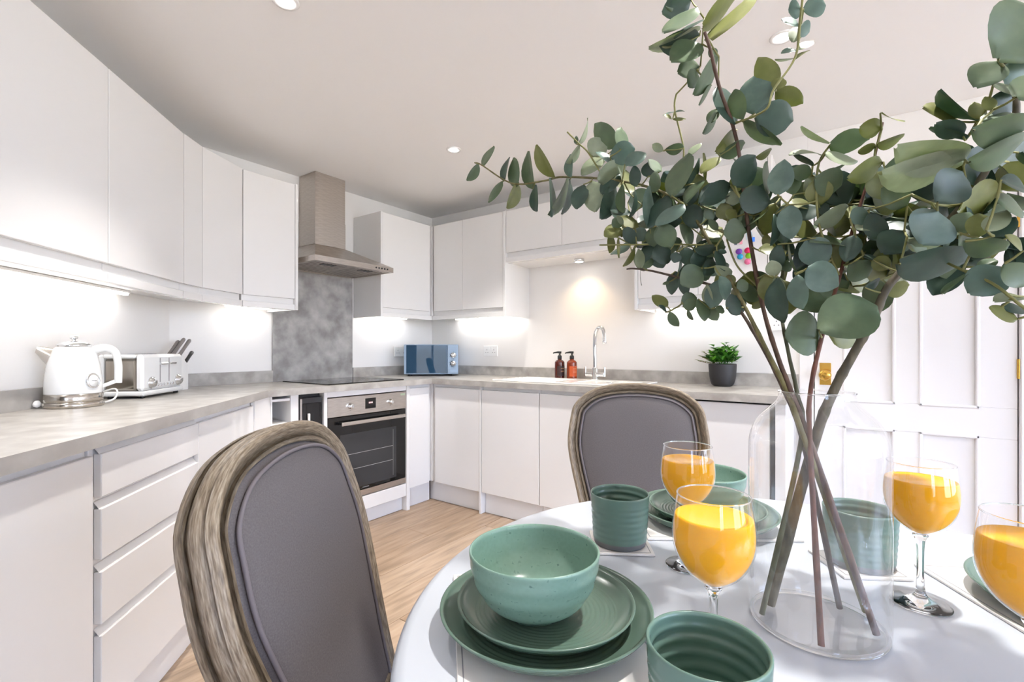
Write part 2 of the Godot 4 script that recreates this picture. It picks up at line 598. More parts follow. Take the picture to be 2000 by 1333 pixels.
func wall_cabinets() -> void:
	var cf := -1.135            # front of the left run
	var cb := -1.445
	wall_cabinet("glossy white wall cabinet at the picture's top left corner", LEFT, -3.10, -2.468, 1.398, [-3.10, -2.468], cb, cf)
	wall_cabinet("glossy white wall cabinet second from the left, above kettle and toaster", LEFT, -2.466, -1.95, 1.398, [-2.466, -1.95], cb, cf)
	# corner cabinet across the blunt inner corner
	var t := thing("wall_cabinet", "narrow glossy white corner wall cabinet set at an angle left of the hood", "cabinet", Vector3(0, 1.398, 0), 0.0, "glossy white wall cabinets")
	var a := run_point(1.948, cf - 0.021)
	var b := Vector2(0.484, 2.067)
	var c := Vector2(0.345, 1.812)
	var nrm := Vector2(c.y - b.y, b.x - c.x).normalized()
	if nrm.x < 0:
		nrm = -nrm
	part("body", slab([a, b - nrm * 0.021, c - nrm * 0.021, Vector2(0.001, 1.812), Vector2(0.001, 2.042), run_point(1.948, cb + 0.001)], 0.0, 0.732), M.carcass, t)
	var strip := func(called: String, p: Vector2, q: Vector2, n: Vector2, y0: float, y1: float, th: float, inset: float) -> void:
		var d := (q - p).normalized() * 0.0012
		part(called, slab([p + d - n * inset, q - d - n * inset, q - d - n * (inset + th), p + d - n * (inset + th)], y0, y1), M.gloss, t)
	strip.call("filler_panel", run_point(1.948, cf), b, Vector2(sqrt(0.5), -sqrt(0.5)), 0.034, 0.73, 0.019, 0.0)
	strip.call("door", b, c, nrm, 0.034, 0.73, 0.019, 0.0)
	strip.call("pelmet", run_point(1.948, cf), b, Vector2(sqrt(0.5), -sqrt(0.5)), -0.034, -0.001, 0.034, 0.002)
	strip.call("pelmet", b, c, nrm, -0.034, -0.001, 0.034, 0.002)
	var e := wall_cabinet("glossy white wall cabinet directly left of the extractor hood", OVEN, -1.81, -1.505, 1.398, [-1.81, -1.505], 0.0, 0.345)
	bx("end_panel", M.gloss, e, -1.505, -1.487, -0.034, 0.732, 0.002, 0.348, 0.0015)
	e = wall_cabinet("glossy white wall cabinet directly right of the extractor hood", OVEN, -0.82, -0.298, 1.398, [-0.82, -0.336])
	bx("end_panel", M.gloss, e, -0.839, -0.8205, -0.034, 0.732, 0.002, 0.322, 0.0015)
	e = wall_cabinet("two-door glossy white wall cabinet above microwave and socket", SINK, 0.32, 1.04, 1.398, [0.337, 0.647, 1.04])
	bx("end_panel", M.gloss, e, 1.041, 1.062, -0.034, 0.732, 0.002, 0.322, 0.0015)
	bx("corner_post", M.carcass, e, 0.299, 0.3185, 0.0, 0.732, 0.299, 0.3185, 0.001)
	# shallow bridge above the sink
	t = thing("wall_cabinet", "short two-door glossy white cabinet bridging above the sink", "cabinet", Vector3(0, 1.752, 0), 0.0, "glossy white wall cabinets")
	bx("body", M.carcass, t, 1.0635, 2.030, 0.022, 0.378, 0.002, 0.297, 0.001)
	bx("door", M.gloss, t, 1.066, 1.526, 0.072, 0.376, 0.2985, 0.318, 0.002)
	bx("door", M.gloss, t, 1.5285, 2.028, 0.072, 0.376, 0.2985, 0.318, 0.002)
	bx("pelmet", M.gloss, t, 1.0635, 2.030, 0.0, 0.038, 0.27, 0.3165, 0.0015)
	bx("soffit", M.carcass, t, 1.0635, 2.030, 0.003, 0.021, 0.002, 0.2695, 0.001)
	e = wall_cabinet("two-door glossy white wall cabinet behind the eucalyptus, right of the sink", SINK, 2.052, 2.748, 1.398, [2.052, 2.40, 2.748])
	bx("end_panel", M.gloss, e, 2.0315, 2.051, -0.034, 0.732, 0.002, 0.322, 0.0015)
	bx("end_panel", M.gloss, e, 2.749, 2.768, -0.034, 0.732, 0.002, 0.322, 0.0015)

# a point of the left run: s along the wall, c across it, as (x, z)
func run_point(s: float, c: float) -> Vector2:
	return Vector2(s + c, s - c) * sqrt(0.5)

func strip_light(label: String, turn: float, x0: float, x1: float, y: float, z: float, e: float) -> void:
	var t := thing("under_cabinet_light", label, "strip light", at_run(turn, (x0 + x1) / 2.0, y, z), turn, "strip lights under the wall cabinets")
	var w := x1 - x0
	part("housing", box(Vector3(w, 0.012, 0.028), 0.002), M.white_plastic, t, Vector3(0, 0.006, 0))
	part("lamp_diffuser", box(Vector3(w - 0.02, 0.010, 0.022), 0.003), glow(COOL, 6.0), t, Vector3(0, -0.0055, 0))
	var l := AreaLight3D.new()
	l.name = "lamp_light"
	l.area_size = Vector2(w - 0.03, 0.02)
	l.area_normalize_energy = true
	l.light_energy = e * w
	l.light_color = COOL
	l.area_range = 10.0
	l.shadow_enabled = true
	l.position = Vector3(0, -0.0125, 0)
	l.rotation_degrees = Vector3(-90, 0, 0)
	t.add_child(l)

func under_lights() -> void:
	strip_light("long glowing strip light under the left wall cabinets, above the kettle", LEFT, -3.08, -1.90, 1.3855, -1.395, STRIP)
	strip_light("short glowing strip light under the cabinet left of the hood", OVEN, -1.80, -1.51, 1.3855, 0.09, STRIP)
	strip_light("short glowing strip light under the cabinet right of the hood", OVEN, -0.80, -0.35, 1.3855, 0.06, STRIP)
	strip_light("glowing strip light above the microwave and the double socket", SINK, 0.33, 1.03, 1.3855, 0.05, STRIP)
	strip_light("glowing strip light above the small potted plant", SINK, 2.07, 2.74, 1.3855, 0.05, STRIP)
	var t := thing("under_cabinet_spotlight", "round chrome spotlight under the cabinet bridging the sink", "spotlight", Vector3(1.56, 1.7545, 0.13))
	part("housing", lathe([Vector2(0.028, -0.019), Vector2(0.031, -0.022), Vector2(0.036, -0.018), Vector2(0.036, -0.004), Vector2(0.034, 0.0), Vector2(0.0, 0.0)], 32), M.chrome, t)
	part("lamp_lens", lathe([Vector2(0.0, -0.021), Vector2(0.028, -0.021), Vector2(0.028, -0.012), Vector2(0.0, -0.012)], 28), glow(WARM, 14.0), t)
	spot(t, Vector3(0, -0.026, 0), 0.13, 62.0, 0.022, Color(1.0, 0.87, 0.68))

# ------------------------------------------------------------------ base cabinets
func base_unit(label: String, turn: float, x0: float, x1: float, front: float, back: float, doors: Array, plinth := true, called := "base_cabinet") -> Node3D:
	var t := thing(called, label, "cabinet", at_run(turn, 0, 0, 0), turn, "glossy white base cabinets")
	bx("body", M.carcass, t, x0, x1, 0.15, 0.871, back, front - 0.021, 0.001)
	for k in doors.size() - 1:
		bx("door", M.gloss, t, doors[k] + 0.0014, doors[k + 1] - 0.0014, 0.148, 0.848, front - 0.0195, front, 0.002)
	if plinth:
		bx("plinth", M.carcass, t, x0 + 0.0005 - (0.046 if turn == SINK and x0 < 0.6 else 0.0), x1 - 0.0005, 0.001, 0.148, front - 0.062, front - 0.045, 0.001)
	return t

func base_cabinets() -> void:
	var cb := -1.425
	base_unit("white base cabinet door at the picture's lower left edge", LEFT, -3.62, -2.972, -0.868, cb, [-3.62, -2.972])
	# four drawers
	var t := thing("drawer_unit", "white base unit with four handleless drawers, behind the near chair", "cabinet", at_run(LEFT, 0, 0, 0), LEFT, "glossy white base cabinets")
	bx("body", M.carcass, t, -2.965, -2.418, 0.15, 0.871, cb, -0.886, 0.001)
	bx("plinth", M.carcass, t, -2.9645, -2.4185, 0.001, 0.148, -0.925, -0.908, 0.001)
	for y in [[0.732, 0.848], [0.566, 0.702], [0.394, 0.534], [0.148, 0.364]]:
		var d := bx("drawer", M.gloss, t, -2.948, -2.419, y[0], y[1], -0.8845, -0.865, 0.002)
		# scooped grip along the top edge
		var h: float = (y[1] - y[0]) / 2.0
		var grip := begin()
		grip.set_smooth_group(-1)
		var w := 0.2645
		var sec := [Vector2(h - 0.001, -0.0096), Vector2(h + 0.018, -0.0096), Vector2(h + 0.010, -0.004), Vector2(h - 0.001, 0.004)]
		for k in 4:
			var p: Vector2 = sec[k]
			var q: Vector2 = sec[(k + 1) % 4]
			quad_out(grip, Vector3(-w, p.x, p.y), Vector3(w, p.x, p.y), Vector3(w, q.x, q.y), Vector3(-w, q.x, q.y), Vector3(0, h + 0.006, -0.005))
		part("grip", finish(grip), M.carcass, d)
	base_unit("white base cabinet door between the drawers and the bottle niche", LEFT, -2.417, -1.845, -0.865, cb, [-2.417, -1.86])
	# filler at the blunt corner, then the bottle niche
	t = thing("filler_post", "narrow white filler post left of the bottle niche", "panel", Vector3.ZERO)
	part("post", slab([run_point(1.843, -0.866), Vector2(0.58, 1.78), Vector2(0.562, 1.78), run_point(1.843, -0.884)], 0.001, 0.871), M.carcass, t)
	t = thing("bottle_niche", "open white bottle niche with shelves beside the wine cooler", "shelf", at_run(OVEN, 0, 0, 0), OVEN)
	for r in [[-1.778, -1.768], [-1.666, -1.620]]:
		bx("side_panel", M.carcass, t, r[0], r[1], 0.15, 0.871, 0.10, 0.579, 0.001)
	bx("back_panel", M.carcass, t, -1.767, -1.667, 0.15, 0.871, 0.30, 0.312, 0.001)
	for y in [0.855, 0.722, 0.585, 0.45, 0.31, 0.16]:
		bx("shelf", M.carcass, t, -1.767, -1.667, y - 0.014, y, 0.313, 0.574, 0.001)
	bx("plinth", M.carcass, t, -1.777, -1.621, 0.001, 0.148, 0.518, 0.535, 0.001)
	t = thing("wine_cooler", "slim black glass-fronted wine cooler beside the oven", "wine cooler", at_run(OVEN, 0, 0, 0), OVEN)
	bx("body", M.black, t, -1.617, -1.466, 0.03, 0.868, 0.05, 0.54, 0.001)
	var d := bx("door", M.dark, t, -1.612, -1.470, 0.12, 0.848, 0.541, 0.574, 0.002)
	part("glass", box(Vector3(0.118, 0.69, 0.003), 0.001), M.black_glass, d, Vector3(0.006, -0.012, 0.018))
	part("frame_edge", box(Vector3(0.012, 0.72, 0.004), 0.001), M.steel, d, Vector3(-0.063, 0.0, 0.0185))
	part("handle", box(Vector3(0.012, 0.30, 0.012), 0.002), M.white_plastic, d, Vector3(-0.022, 0.125, 0.030))
	# oven housing
	t = thing("oven_housing", "white frame of the built-in oven with plinth below", "cabinet", at_run(OVEN, 0, 0, 0), OVEN)
	bx("side_panel", M.carcass, t, -1.464, -1.442, 0.001, 0.871, 0.05, 0.582, 0.001)
	bx("side_panel", M.carcass, t, -0.829, -0.800, 0.001, 0.871, 0.05, 0.585, 0.001)
	bx("top_rail", M.gloss, t, -1.441, -0.830, 0.838, 0.871, 0.50, 0.579, 0.001)
	bx("bottom_rail", M.gloss, t, -1.441, -0.830, 0.103, 0.190, 0.556, 0.580, 0.0015)
	bx("back_panel", M.carcass, t, -1.441, -0.830, 0.05, 0.83, 0.05, 0.06, 0.001)
	bx("plinth", M.carcass, t, -1.441, -0.830, 0.001, 0.102, 0.52, 0.536, 0.001)
	base_unit("narrow white base panel between oven and inner corner", OVEN, -0.799, -0.56, 0.58, 0.05, [-0.799, -0.606])
	base_unit("white base cabinet right of the inner corner, under the microwave side", SINK, 0.562, 1.03, 0.58, 0.05, [0.608, 1.03])
	t = thing("corner_post", "thin white post filling the inner corner of the base cabinets", "panel", Vector3(0.57, 0, 0.57))
	bx("post", M.carcass, t, -0.0085, 0.0095, 0.149, 0.871, -0.0085, 0.0095, 0.001)
	t = thing("end_panel", "narrow white upright panel reaching the floor between two base cabinets", "panel", Vector3(1.04, 0, 0.32))
	bx("panel", M.gloss, t, -0.008, 0.008, 0.001, 0.871, -0.27, 0.263, 0.001)
	base_unit("white appliance door, first right of the narrow floor-length panel", SINK, 1.05, 1.513, 0.58, 0.05, [1.05, 1.513])
	base_unit("white base cabinet under the sink, left of the far chair", SINK, 1.515, 2.0, 0.58, 0.05, [1.515, 2.0])
	base_unit("white base cabinet hidden behind the far chair's back", SINK, 2.002, 2.22, 0.58, 0.05, [2.002, 2.22])
	t = thing("built_in_appliance", "white appliance front with a black gap round it, right of the far chair", "appliance", Vector3(2.51, 0, 0))
	bx("body", M.gap, t, -0.288, 0.298, 0.03, 0.871, 0.05, 0.545, 0.001)
	bx("front_panel", M.gloss, t, -0.274, 0.278, 0.11, 0.862, 0.546, 0.578, 0.002)
	t = thing("end_panel", "white end panel closing the cabinet run beside the door", "panel", Vector3(2.835, 0, 0.32))
	bx("panel", M.gloss, t, -0.022, 0.020, 0.001, 0.871, -0.27, 0.275, 0.001)

func worktop() -> void:
	var t := thing("worktop", "mottled grey stone-effect worktop running round the kitchen", "worktop")
	var f := -0.845
	part("slab", slab([Vector2(0.0012, 0.0012), Vector2(2.86, 0.0012), Vector2(2.86, 0.61), Vector2(0.61, 0.61), Vector2(0.61, 1.805), run_point(3.62, f), run_point(3.62, -1.443), Vector2(0.0012, 2.041)], 0.873, TOP), M.worktop, t)
	var u := 0.985
	part("upstand", slab([Vector2(0.002, 0.022), Vector2(2.86, 0.022), Vector2(2.86, 0.002), Vector2(0.002, 0.002)], TOP + 0.0003, u), M.worktop, t)
	part("upstand", slab([Vector2(0.002, 0.0225), Vector2(0.022, 0.0225), Vector2(0.022, 0.853), Vector2(0.002, 0.853)], TOP + 0.0003, u), M.worktop, t)
	part("upstand", slab([Vector2(0.002, 1.471), Vector2(0.022, 1.471), Vector2(0.022, 2.035), Vector2(0.002, 2.040)], TOP + 0.0003, u), M.worktop, t)
	part("upstand", slab([Vector2(0.003, 2.044), Vector2(0.0225, 2.036), run_point(3.62, -1.423), run_point(3.62, -1.443)], TOP + 0.0003, u), M.worktop, t)
	# splashback behind the hob
	t = thing("splashback", "mottled grey splashback panel between hob and hood", "panel", Vector3(0.001, TOP + 0.001, 1.162))
	bx("panel", M.splash, t, 0.001, 0.013, 0.0, 0.765, -0.307, 0.307, 0.001)
	t = thing("hob", "black glass induction hob set in the grey worktop", "hob", Vector3(0.31, TOP + 0.0005, 1.13))
	bx("glass_top", M.black_glass, t, -0.255, 0.255, 0.0, 0.006, -0.295, 0.295, 0.0018)
	for p in [[-0.11, -0.14, 0.09], [-0.11, 0.14, 0.075], [0.11, -0.14, 0.075], [0.11, 0.14, 0.09]]:
		part("cooking_zone", lathe([Vector2(p[2] - 0.0015, 0.0), Vector2(p[2], 0.0), Vector2(p[2], 0.0004), Vector2(p[2] - 0.0015, 0.0004)], 40), plain(Color8(120, 120, 122), 0.3), t, Vector3(p[0], 0.0062, p[1]))

func hood() -> void:
	var t := thing("extractor_hood", "stainless steel chimney extractor hood above the hob", "extractor hood", Vector3(0, 1.662, 1.157))
	# canopy: lip, then a pyramid up to the chimney
	var lip := begin()
	lip.set_smooth_group(-1)
	var lo := [Vector3(0.004, 0, -0.3), Vector3(0.48, 0, -0.3), Vector3(0.48, 0, 0.3), Vector3(0.004, 0, 0.3)]
	var mid := []
	for p in lo:
		mid.append(p + Vector3(0, 0.034, 0))
	var hi := [Vector3(0.004, 0.165, -0.11), Vector3(0.20, 0.165, -0.11), Vector3(0.20, 0.165, 0.125), Vector3(0.004, 0.165, 0.125)]
	var c := Vector3(0.15, 0.05, 0)
	for k in 4:
		var j := (k + 1) % 4
		quad_out(lip, lo[k], lo[j], mid[j], mid[k], c)
		quad_out(lip, mid[k], mid[j], hi[j], hi[k], c)
	quad_out(lip, hi[0], hi[1], hi[2], hi[3], c)
	# hollow underside
	var inn := [Vector3(0.02, 0, -0.285), Vector3(0.465, 0, -0.285), Vector3(0.465, 0, 0.285), Vector3(0.02, 0, 0.285)]
	for k in 4:
		var j := (k + 1) % 4
		quad_out(lip, lo[k], lo[j], inn[j], inn[k], c)
		quad_out(lip, inn[k], inn[j], inn[j] + Vector3(0, 0.012, 0), inn[k] + Vector3(0, 0.012, 0), c + Vector3(2.0 * (lo[k].x + lo[j].x), 0, 2.0 * (lo[k].z + lo[j].z)))
	part("canopy", finish(lip), M.brushed, t)
	bx("chimney", M.brushed, t, 0.004, 0.196, 0.166, CEIL - 1.663, -0.108, 0.122, 0.001)
	bx("chimney_sleeve", M.brushed, t, 0.003, 0.198, 0.166, 0.34, -0.110, 0.124, 0.001)
	for z in [-0.142, 0.142]:
		var g := bx("grease_filter", M.steel, t, 0.03, 0.455, 0.004, 0.010, z - 0.138, z + 0.138, 0.002)
		part("catch", box(Vector3(0.05, 0.004, 0.10), 0.001), M.dark, g, Vector3(0.13, -0.004, 0.0))
		for k in 9:
			part("slot", box(Vector3(0.36, 0.002, 0.006), 0.0005), plain(Color8(150, 140, 132), 0.4, 0.8), g, Vector3(-0.01, -0.0035, -0.11 + k * 0.0275))
	for k in 5:
		part("button", lathe([Vector2(0.0, 0.0), Vector2(0.006, 0.0), Vector2(0.0055, 0.004), Vector2(0.0, 0.005)], 14), M.dark, t, Vector3(0.4805, 0.017, -0.15 - 0.024 * k), Vector3(0, 0, -90))

func oven() -> void:
	var t := thing("oven", "built-in stainless steel oven with a black glass door", "oven", at_run(OVEN, -1.1355, 0, 0), OVEN)
	bx("cavity", M.black, t, -0.298, 0.298, 0.20, 0.828, 0.07, 0.545, 0.001)
	var p := bx("control_panel", M.brushed, t, -0.303, 0.304, 0.716, 0.832, 0.546, 0.580, 0.0015)
	part("display", box(Vector3(0.082, 0.066, 0.003), 0.0005), M.black_glass, p, Vector3(0.004, 0.004, 0.0175))
	for k in 4:
		part("digit", box(Vector3(0.004, 0.010, 0.0006), 0.0), glow(Color(0.9, 0.12, 0.08), 0.5), p, Vector3(-0.008 + 0.008 * k, 0.008, 0.0192))
	for x in [-0.148, 0.166]:
		part("knob", lathe([Vector2(0.0, 0.0), Vector2(0.019, 0.0), Vector2(0.019, 0.003), Vector2(0.0165, 0.004), Vector2(0.0155, 0.020), Vector2(0.013, 0.022), Vector2(0.0, 0.022)], 32), M.chrome, p, Vector3(x, 0.0, 0.017), Vector3(90, 0, 0))
		part("knob_mark", box(Vector3(0.010, 0.0016, 0.0006), 0.0), M.dark, p, Vector3(x, -0.026, 0.0174))
	var s := part("sticker", box(Vector3(0.040, 0.014, 0.0006), 0.0), plain(Color8(196, 214, 186), 0.5), p, Vector3(0.274, 0.040, 0.0174))
	s.set_meta("label", "small pale green sticker")
	var d := bx("door", M.black_glass, t, -0.303, 0.304, 0.236, 0.712, 0.548, 0.576, 0.002)
	part("door_window", box(Vector3(0.44, 0.345, 0.002), 0.0005), plain(Color8(52, 53, 55), 0.03), d, Vector3(0.0, -0.045, 0.0142))
	for y in [0.02, -0.075]:
		part("rack", box(Vector3(0.40, 0.0022, 0.001), 0.0), plain(Color8(168, 168, 168), 0.4), d, Vector3(-0.012, y - 0.02, 0.0156))
	part("rack_post", box(Vector3(0.003, 0.31, 0.001), 0.0), plain(Color8(110, 110, 110), 0.4), d, Vector3(0.192, -0.045, 0.0156))
	part("handle", box(Vector3(0.50, 0.022, 0.014), 0.003), M.steel, d, Vector3(0.018, 0.198, 0.052))
	for x in [-0.215, 0.25]:
		part("handle_post", box(Vector3(0.02, 0.016, 0.034), 0.002), M.black, d, Vector3(x, 0.198, 0.030))
	bx("bottom_trim", M.brushed, t, -0.303, 0.304, 0.196, 0.232, 0.548, 0.577, 0.001)
	# the maker's mark is too small to read: a short grey bar of print
	part("door_mark", box(Vector3(0.05, 0.006, 0.0006), 0.0), plain(Color8(120, 120, 122), 0.5), d, Vector3(-0.03, -0.226, 0.0146))

func microwave() -> void:
	var t := thing("microwave", "silver microwave in the worktop corner, blue window reflection painted into its door", "microwave", Vector3(0.272, TOP + 0.001, 0.272), 43.0)
	bx("body", M.silver, t, -0.215, 0.215, 0.012, 0.252, -0.15, 0.125, 0.006)
	bx("door", M.silver, t, -0.214, 0.128, 0.014, 0.250, 0.1255, 0.142, 0.003)
	bx("door_glass", M.painted_reflection, t, -0.196, 0.126, 0.022, 0.246, 0.1425, 0.146, 0.001)
	bx("control_panel", M.silver, t, 0.130, 0.214, 0.014, 0.250, 0.1255, 0.142, 0.003)
	for y in [0.165, 0.098]:
		part("dial", lathe([Vector2(0.0, 0.0), Vector2(0.025, 0.0), Vector2(0.025, 0.002), Vector2(0.019, 0.003), Vector2(0.017, 0.018), Vector2(0.0, 0.019)], 30), M.chrome, t, Vector3(0.172, y, 0.142), Vector3(90, 0, 0))
		for k in 9:
			var a := TAU * k / 9.0
			part("dial_mark", box(Vector3(0.003, 0.003, 0.0006), 0.0), M.dark, t, Vector3(0.172 + 0.029 * cos(a), y + 0.029 * sin(a), 0.1423))
	bx("open_button", M.silver, t, 0.142, 0.204, 0.022, 0.050, 0.1425, 0.147, 0.002)
	for p in [[-0.17, -0.11], [0.17, -0.11], [-0.17, 0.10], [0.17, 0.10]]:
		part("foot", lathe([Vector2(0.0, 0.0), Vector2(0.014, 0.0), Vector2(0.014, 0.013), Vector2(0.0, 0.013)], 16), M.black, t, Vector3(p[0], 0.0, p[1]))

func socket(label: String, at: Vector3, turn: float) -> void:
	var t := thing("wall_socket", label, "socket", at, turn, "white double wall sockets")
	bx("plate", M.white_plastic, t, -0.073, 0.073, -0.043, 0.043, 0.001, 0.009, 0.003)
	for x in [-0.036, 0.036]:
		part("switch", box(Vector3(0.012, 0.018, 0.004), 0.001), M.white_plastic, t, Vector3(x * 0.42, 0.022, 0.010))
		for h in [[0.0, 0.012, 0.004, 0.008], [-0.011, -0.010, 0.006, 0.004], [0.011, -0.010, 0.006, 0.004]]:
			part("pin_hole", box(Vector3(h[2], h[3], 0.0012), 0.0), M.dark, t, Vector3(x + h[0], h[1] - 0.002, 0.0092))

func sockets() -> void:
	socket("white double wall socket right of the microwave", Vector3(0.681, 1.11, 0.0), 0.0)
	socket("white double wall socket half hidden left of the microwave", Vector3(0.0, 1.105, 0.37), 90.0)
	socket("white double wall switch under the right wall cabinet, behind the stems", Vector3(2.79, 1.275, 0.0), 0.0)

# ------------------------------------------------------------------ kettle, toaster, knives
func small_appliances() -> void:
	var t := thing("kettle", "white enamel kettle with chrome base and round temperature gauge", "kettle", Vector3(0.712, TOP + 0.001, 2.592), 76.0)
	t.scale = Vector3(1, 1.18, 1)
	part("power_base", lathe([Vector2(0.0, 0.0), Vector2(0.086, 0.0), Vector2(0.088, 0.004), Vector2(0.088, 0.014), Vector2(0.084, 0.017), Vector2(0.0, 0.017)], 48), M.bright_steel, t)
	part("base_band", lathe([Vector2(0.0, 0.0175), Vector2(0.084, 0.0175), Vector2(0.085, 0.022), Vector2(0.085, 0.040), Vector2(0.083, 0.042), Vector2(0.0, 0.042)], 48), M.bright_steel, t)
	var prof := smooth([Vector2(0.083, 0.0425), Vector2(0.083, 0.07), Vector2(0.079, 0.11), Vector2(0.071, 0.150), Vector2(0.060, 0.178), Vector2(0.050, 0.190)], 5)
	prof.push_front(Vector2(0.0, 0.0425))
	prof.append(Vector2(0.0, 0.191))
	part("body", lathe(prof, 56), M.cream_enamel, t)
	var lid := part("lid", lathe(smooth([Vector2(0.0495, 0.191), Vector2(0.050, 0.196), Vector2(0.040, 0.203), Vector2(0.018, 0.208), Vector2(0.0, 0.209)], 4), 40), M.chrome, t)
	part("lid_knob", lathe(smooth([Vector2(0.006, 0.208), Vector2(0.006, 0.213), Vector2(0.012, 0.217), Vector2(0.011, 0.224), Vector2(0.0, 0.227)], 4), 24), M.chrome, lid)
	# spout: a tapering open beak
	var sp := begin()
	sp.set_smooth_group(0)
	var rings := []
	for k in 7:
		var f := k / 6.0
		var c := Vector3(-0.048 - 0.052 * f, 0.148 + 0.034 * f, 0.0)
		var w := lerpf(0.030, 0.010, f)
		var hh := lerpf(0.034, 0.010, f)
		var ring := []
		for j in 14:
			var a := TAU * j / 14.0
			ring.append(c + Vector3(sin(a) * hh * 0.35, sin(a) * hh, cos(a) * w))
		rings.append(ring)
	for k in 6:
		for j in 14:
			var q := (j + 1) % 14
			quad_out(sp, rings[k][j], rings[k + 1][j], rings[k + 1][q], rings[k][q], (rings[k][0] + rings[k][7] + rings[k + 1][0] + rings[k + 1][7]) / 4.0)
	part("spout", finish(sp), M.bright_steel, t)
	part("handle", tube(smooth([Vector3(0.050, 0.176, 0), Vector3(0.086, 0.186, 0), Vector3(0.118, 0.174, 0), Vector3(0.128, 0.135, 0), Vector3(0.129, 0.100, 0), Vector3(0.128, 0.070, 0)], 5), [0.013, 0.013, 0.014, 0.014, 0.014, 0.013], 14), M.cream_enamel, t)
	part("handle_mount", tube([Vector3(0.060, 0.052, 0.0), Vector3(0.126, 0.078, 0.0)], [0.006, 0.007], 10), M.cream_enamel, t)
	var g := part("gauge", lathe([Vector2(0.0, 0.0), Vector2(0.024, 0.0), Vector2(0.024, 0.010), Vector2(0.020, 0.012), Vector2(0.019, 0.010), Vector2(0.0, 0.010)], 36), M.chrome, t, Vector3(0.050, 0.082, 0.059), Vector3(86, 40.5, 0))
	part("gauge_face", lathe([Vector2(0.0, 0.0104), Vector2(0.0185, 0.0104), Vector2(0.0185, 0.0108), Vector2(0.0, 0.0108)], 30), M.white_plastic, g)
	part("needle", box(Vector3(0.018, 0.0006, 0.0016), 0.0), M.dark, g, Vector3(0.002, 0.0112, 0.001))
	part("cord_cap", lathe(smooth([Vector2(0.0, -0.011), Vector2(0.010, -0.006), Vector2(0.012, 0.002), Vector2(0.006, 0.011), Vector2(0.0, 0.012)], 4), 18), M.white_plastic, t, Vector3(-0.098, 0.0125, 0.006))
	var cord := thing("power_cord", "white kettle cord looping between kettle and toaster", "cord", Vector3(0.640, TOP + 0.005, 2.465))
	part("cable", tube(smooth([Vector3(0.028, 0.0, 0.028), Vector3(0.0, 0.002, 0.0), Vector3(-0.015, 0.012, -0.02), Vector3(-0.03, 0.035, -0.03), Vector3(-0.05, 0.045, -0.02), Vector3(-0.12, 0.02, 0.02), Vector3(-0.19, 0.0, 0.05)], 5), [0.0035], 8), M.white_plastic, cord)
	# toaster
	t = thing("toaster", "white toaster with chrome side, two levers and two dials", "toaster", Vector3(0.4122, TOP + 0.001, 2.2861), 135.0)
	t.scale = Vector3(1.13, 1.05, 0.78)
	bx("base", M.cream_enamel, t, -0.150, 0.150, 0.010, 0.030, -0.092, 0.118, 0.006)
	bx("steel_body", M.bright_steel, t, -0.143, 0.143, 0.0305, 0.165, -0.085, 0.072, 0.01)
	bx("front_panel", M.cream_enamel, t, -0.150, 0.150, 0.0305, 0.182, 0.0725, 0.112, 0.012)
	bx("rear_panel", M.cream_enamel, t, -0.150, 0.150, 0.0305, 0.182, -0.112, -0.0855, 0.010)
	bx("top", M.cream_enamel, t, -0.149, 0.149, 0.1655, 0.183, -0.085, 0.072, 0.006)
	for z in [-0.04, 0.03]:
		for x in [-0.07, 0.07]:
			part("bread_slot", box(Vector3(0.12, 0.0012, 0.024), 0.0), M.dark, t, Vector3(x, 0.1834, z))
	for x in [-0.030, 0.036]:
		bx("lever_slot", M.dark, t, x - 0.0018, x + 0.0018, 0.060, 0.166, 0.1118, 0.1126, 0.0)
		part("lever", box(Vector3(0.052, 0.010, 0.014), 0.003), M.chrome, t, Vector3(x + 0.016, 0.142, 0.121))
	for x in [-0.090, 0.108]:
		part("dial", lathe([Vector2(0.0, 0.0), Vector2(0.026, 0.0), Vector2(0.026, 0.004), Vector2(0.020, 0.006), Vector2(0.018, 0.018), Vector2(0.0, 0.019)], 28), M.chrome, t, Vector3(x, 0.062, 0.112), Vector3(90, 0, 0))
	for k in 6:
		part("button", lathe([Vector2(0.0, 0.0), Vector2(0.0055, 0.0), Vector2(0.005, 0.005), Vector2(0.0, 0.006)], 12), M.chrome, t, Vector3(-0.046 + 0.022 * k, 0.050, 0.112), Vector3(90, 0, 0))
	for p in [[-0.12, -0.07], [0.12, -0.07], [-0.12, 0.09], [0.12, 0.09]]:
		part("foot", lathe([Vector2(0.0, 0.0), Vector2(0.012, 0.0), Vector2(0.012, 0.011), Vector2(0.0, 0.011)], 14), M.black, t, Vector3(p[0], 0.0, p[1]))
	# knife block behind the toaster
	var o := Vector3(0.215, TOP + 0.001, 2.105)
	t = thing("knife_block", "white knife block standing behind the toaster", "knife block", o, 0.0)
	var blk := begin()
	blk.set_smooth_group(-1)
	var ax := Basis(Vector3.UP, deg_to_rad(135.0))
	var side := [Vector2(-0.06, 0.0), Vector2(0.07, 0.0), Vector2(0.07, 0.13), Vector2(0.01, 0.175), Vector2(-0.06, 0.11)]
	var cen: Vector3 = ax * Vector3(0.0, 0.08, 0.0)
	var f3 := func(p: Vector2, z: float) -> Vector3: return ax * Vector3(p.x, p.y, z)
	for k in 5:
		var p: Vector2 = side[k]
		var q: Vector2 = side[(k + 1) % 5]
		quad_out(blk, f3.call(p, -0.045), f3.call(q, -0.045), f3.call(q, 0.045), f3.call(p, 0.045), cen)
	for k in range(1, 4):
		for z in [-0.045, 0.045]:
			tri_out(blk, f3.call(side[0], z), f3.call(side[k], z), f3.call(side[k + 1], z), cen)
	part("block", finish(blk), M.white_plastic, t)
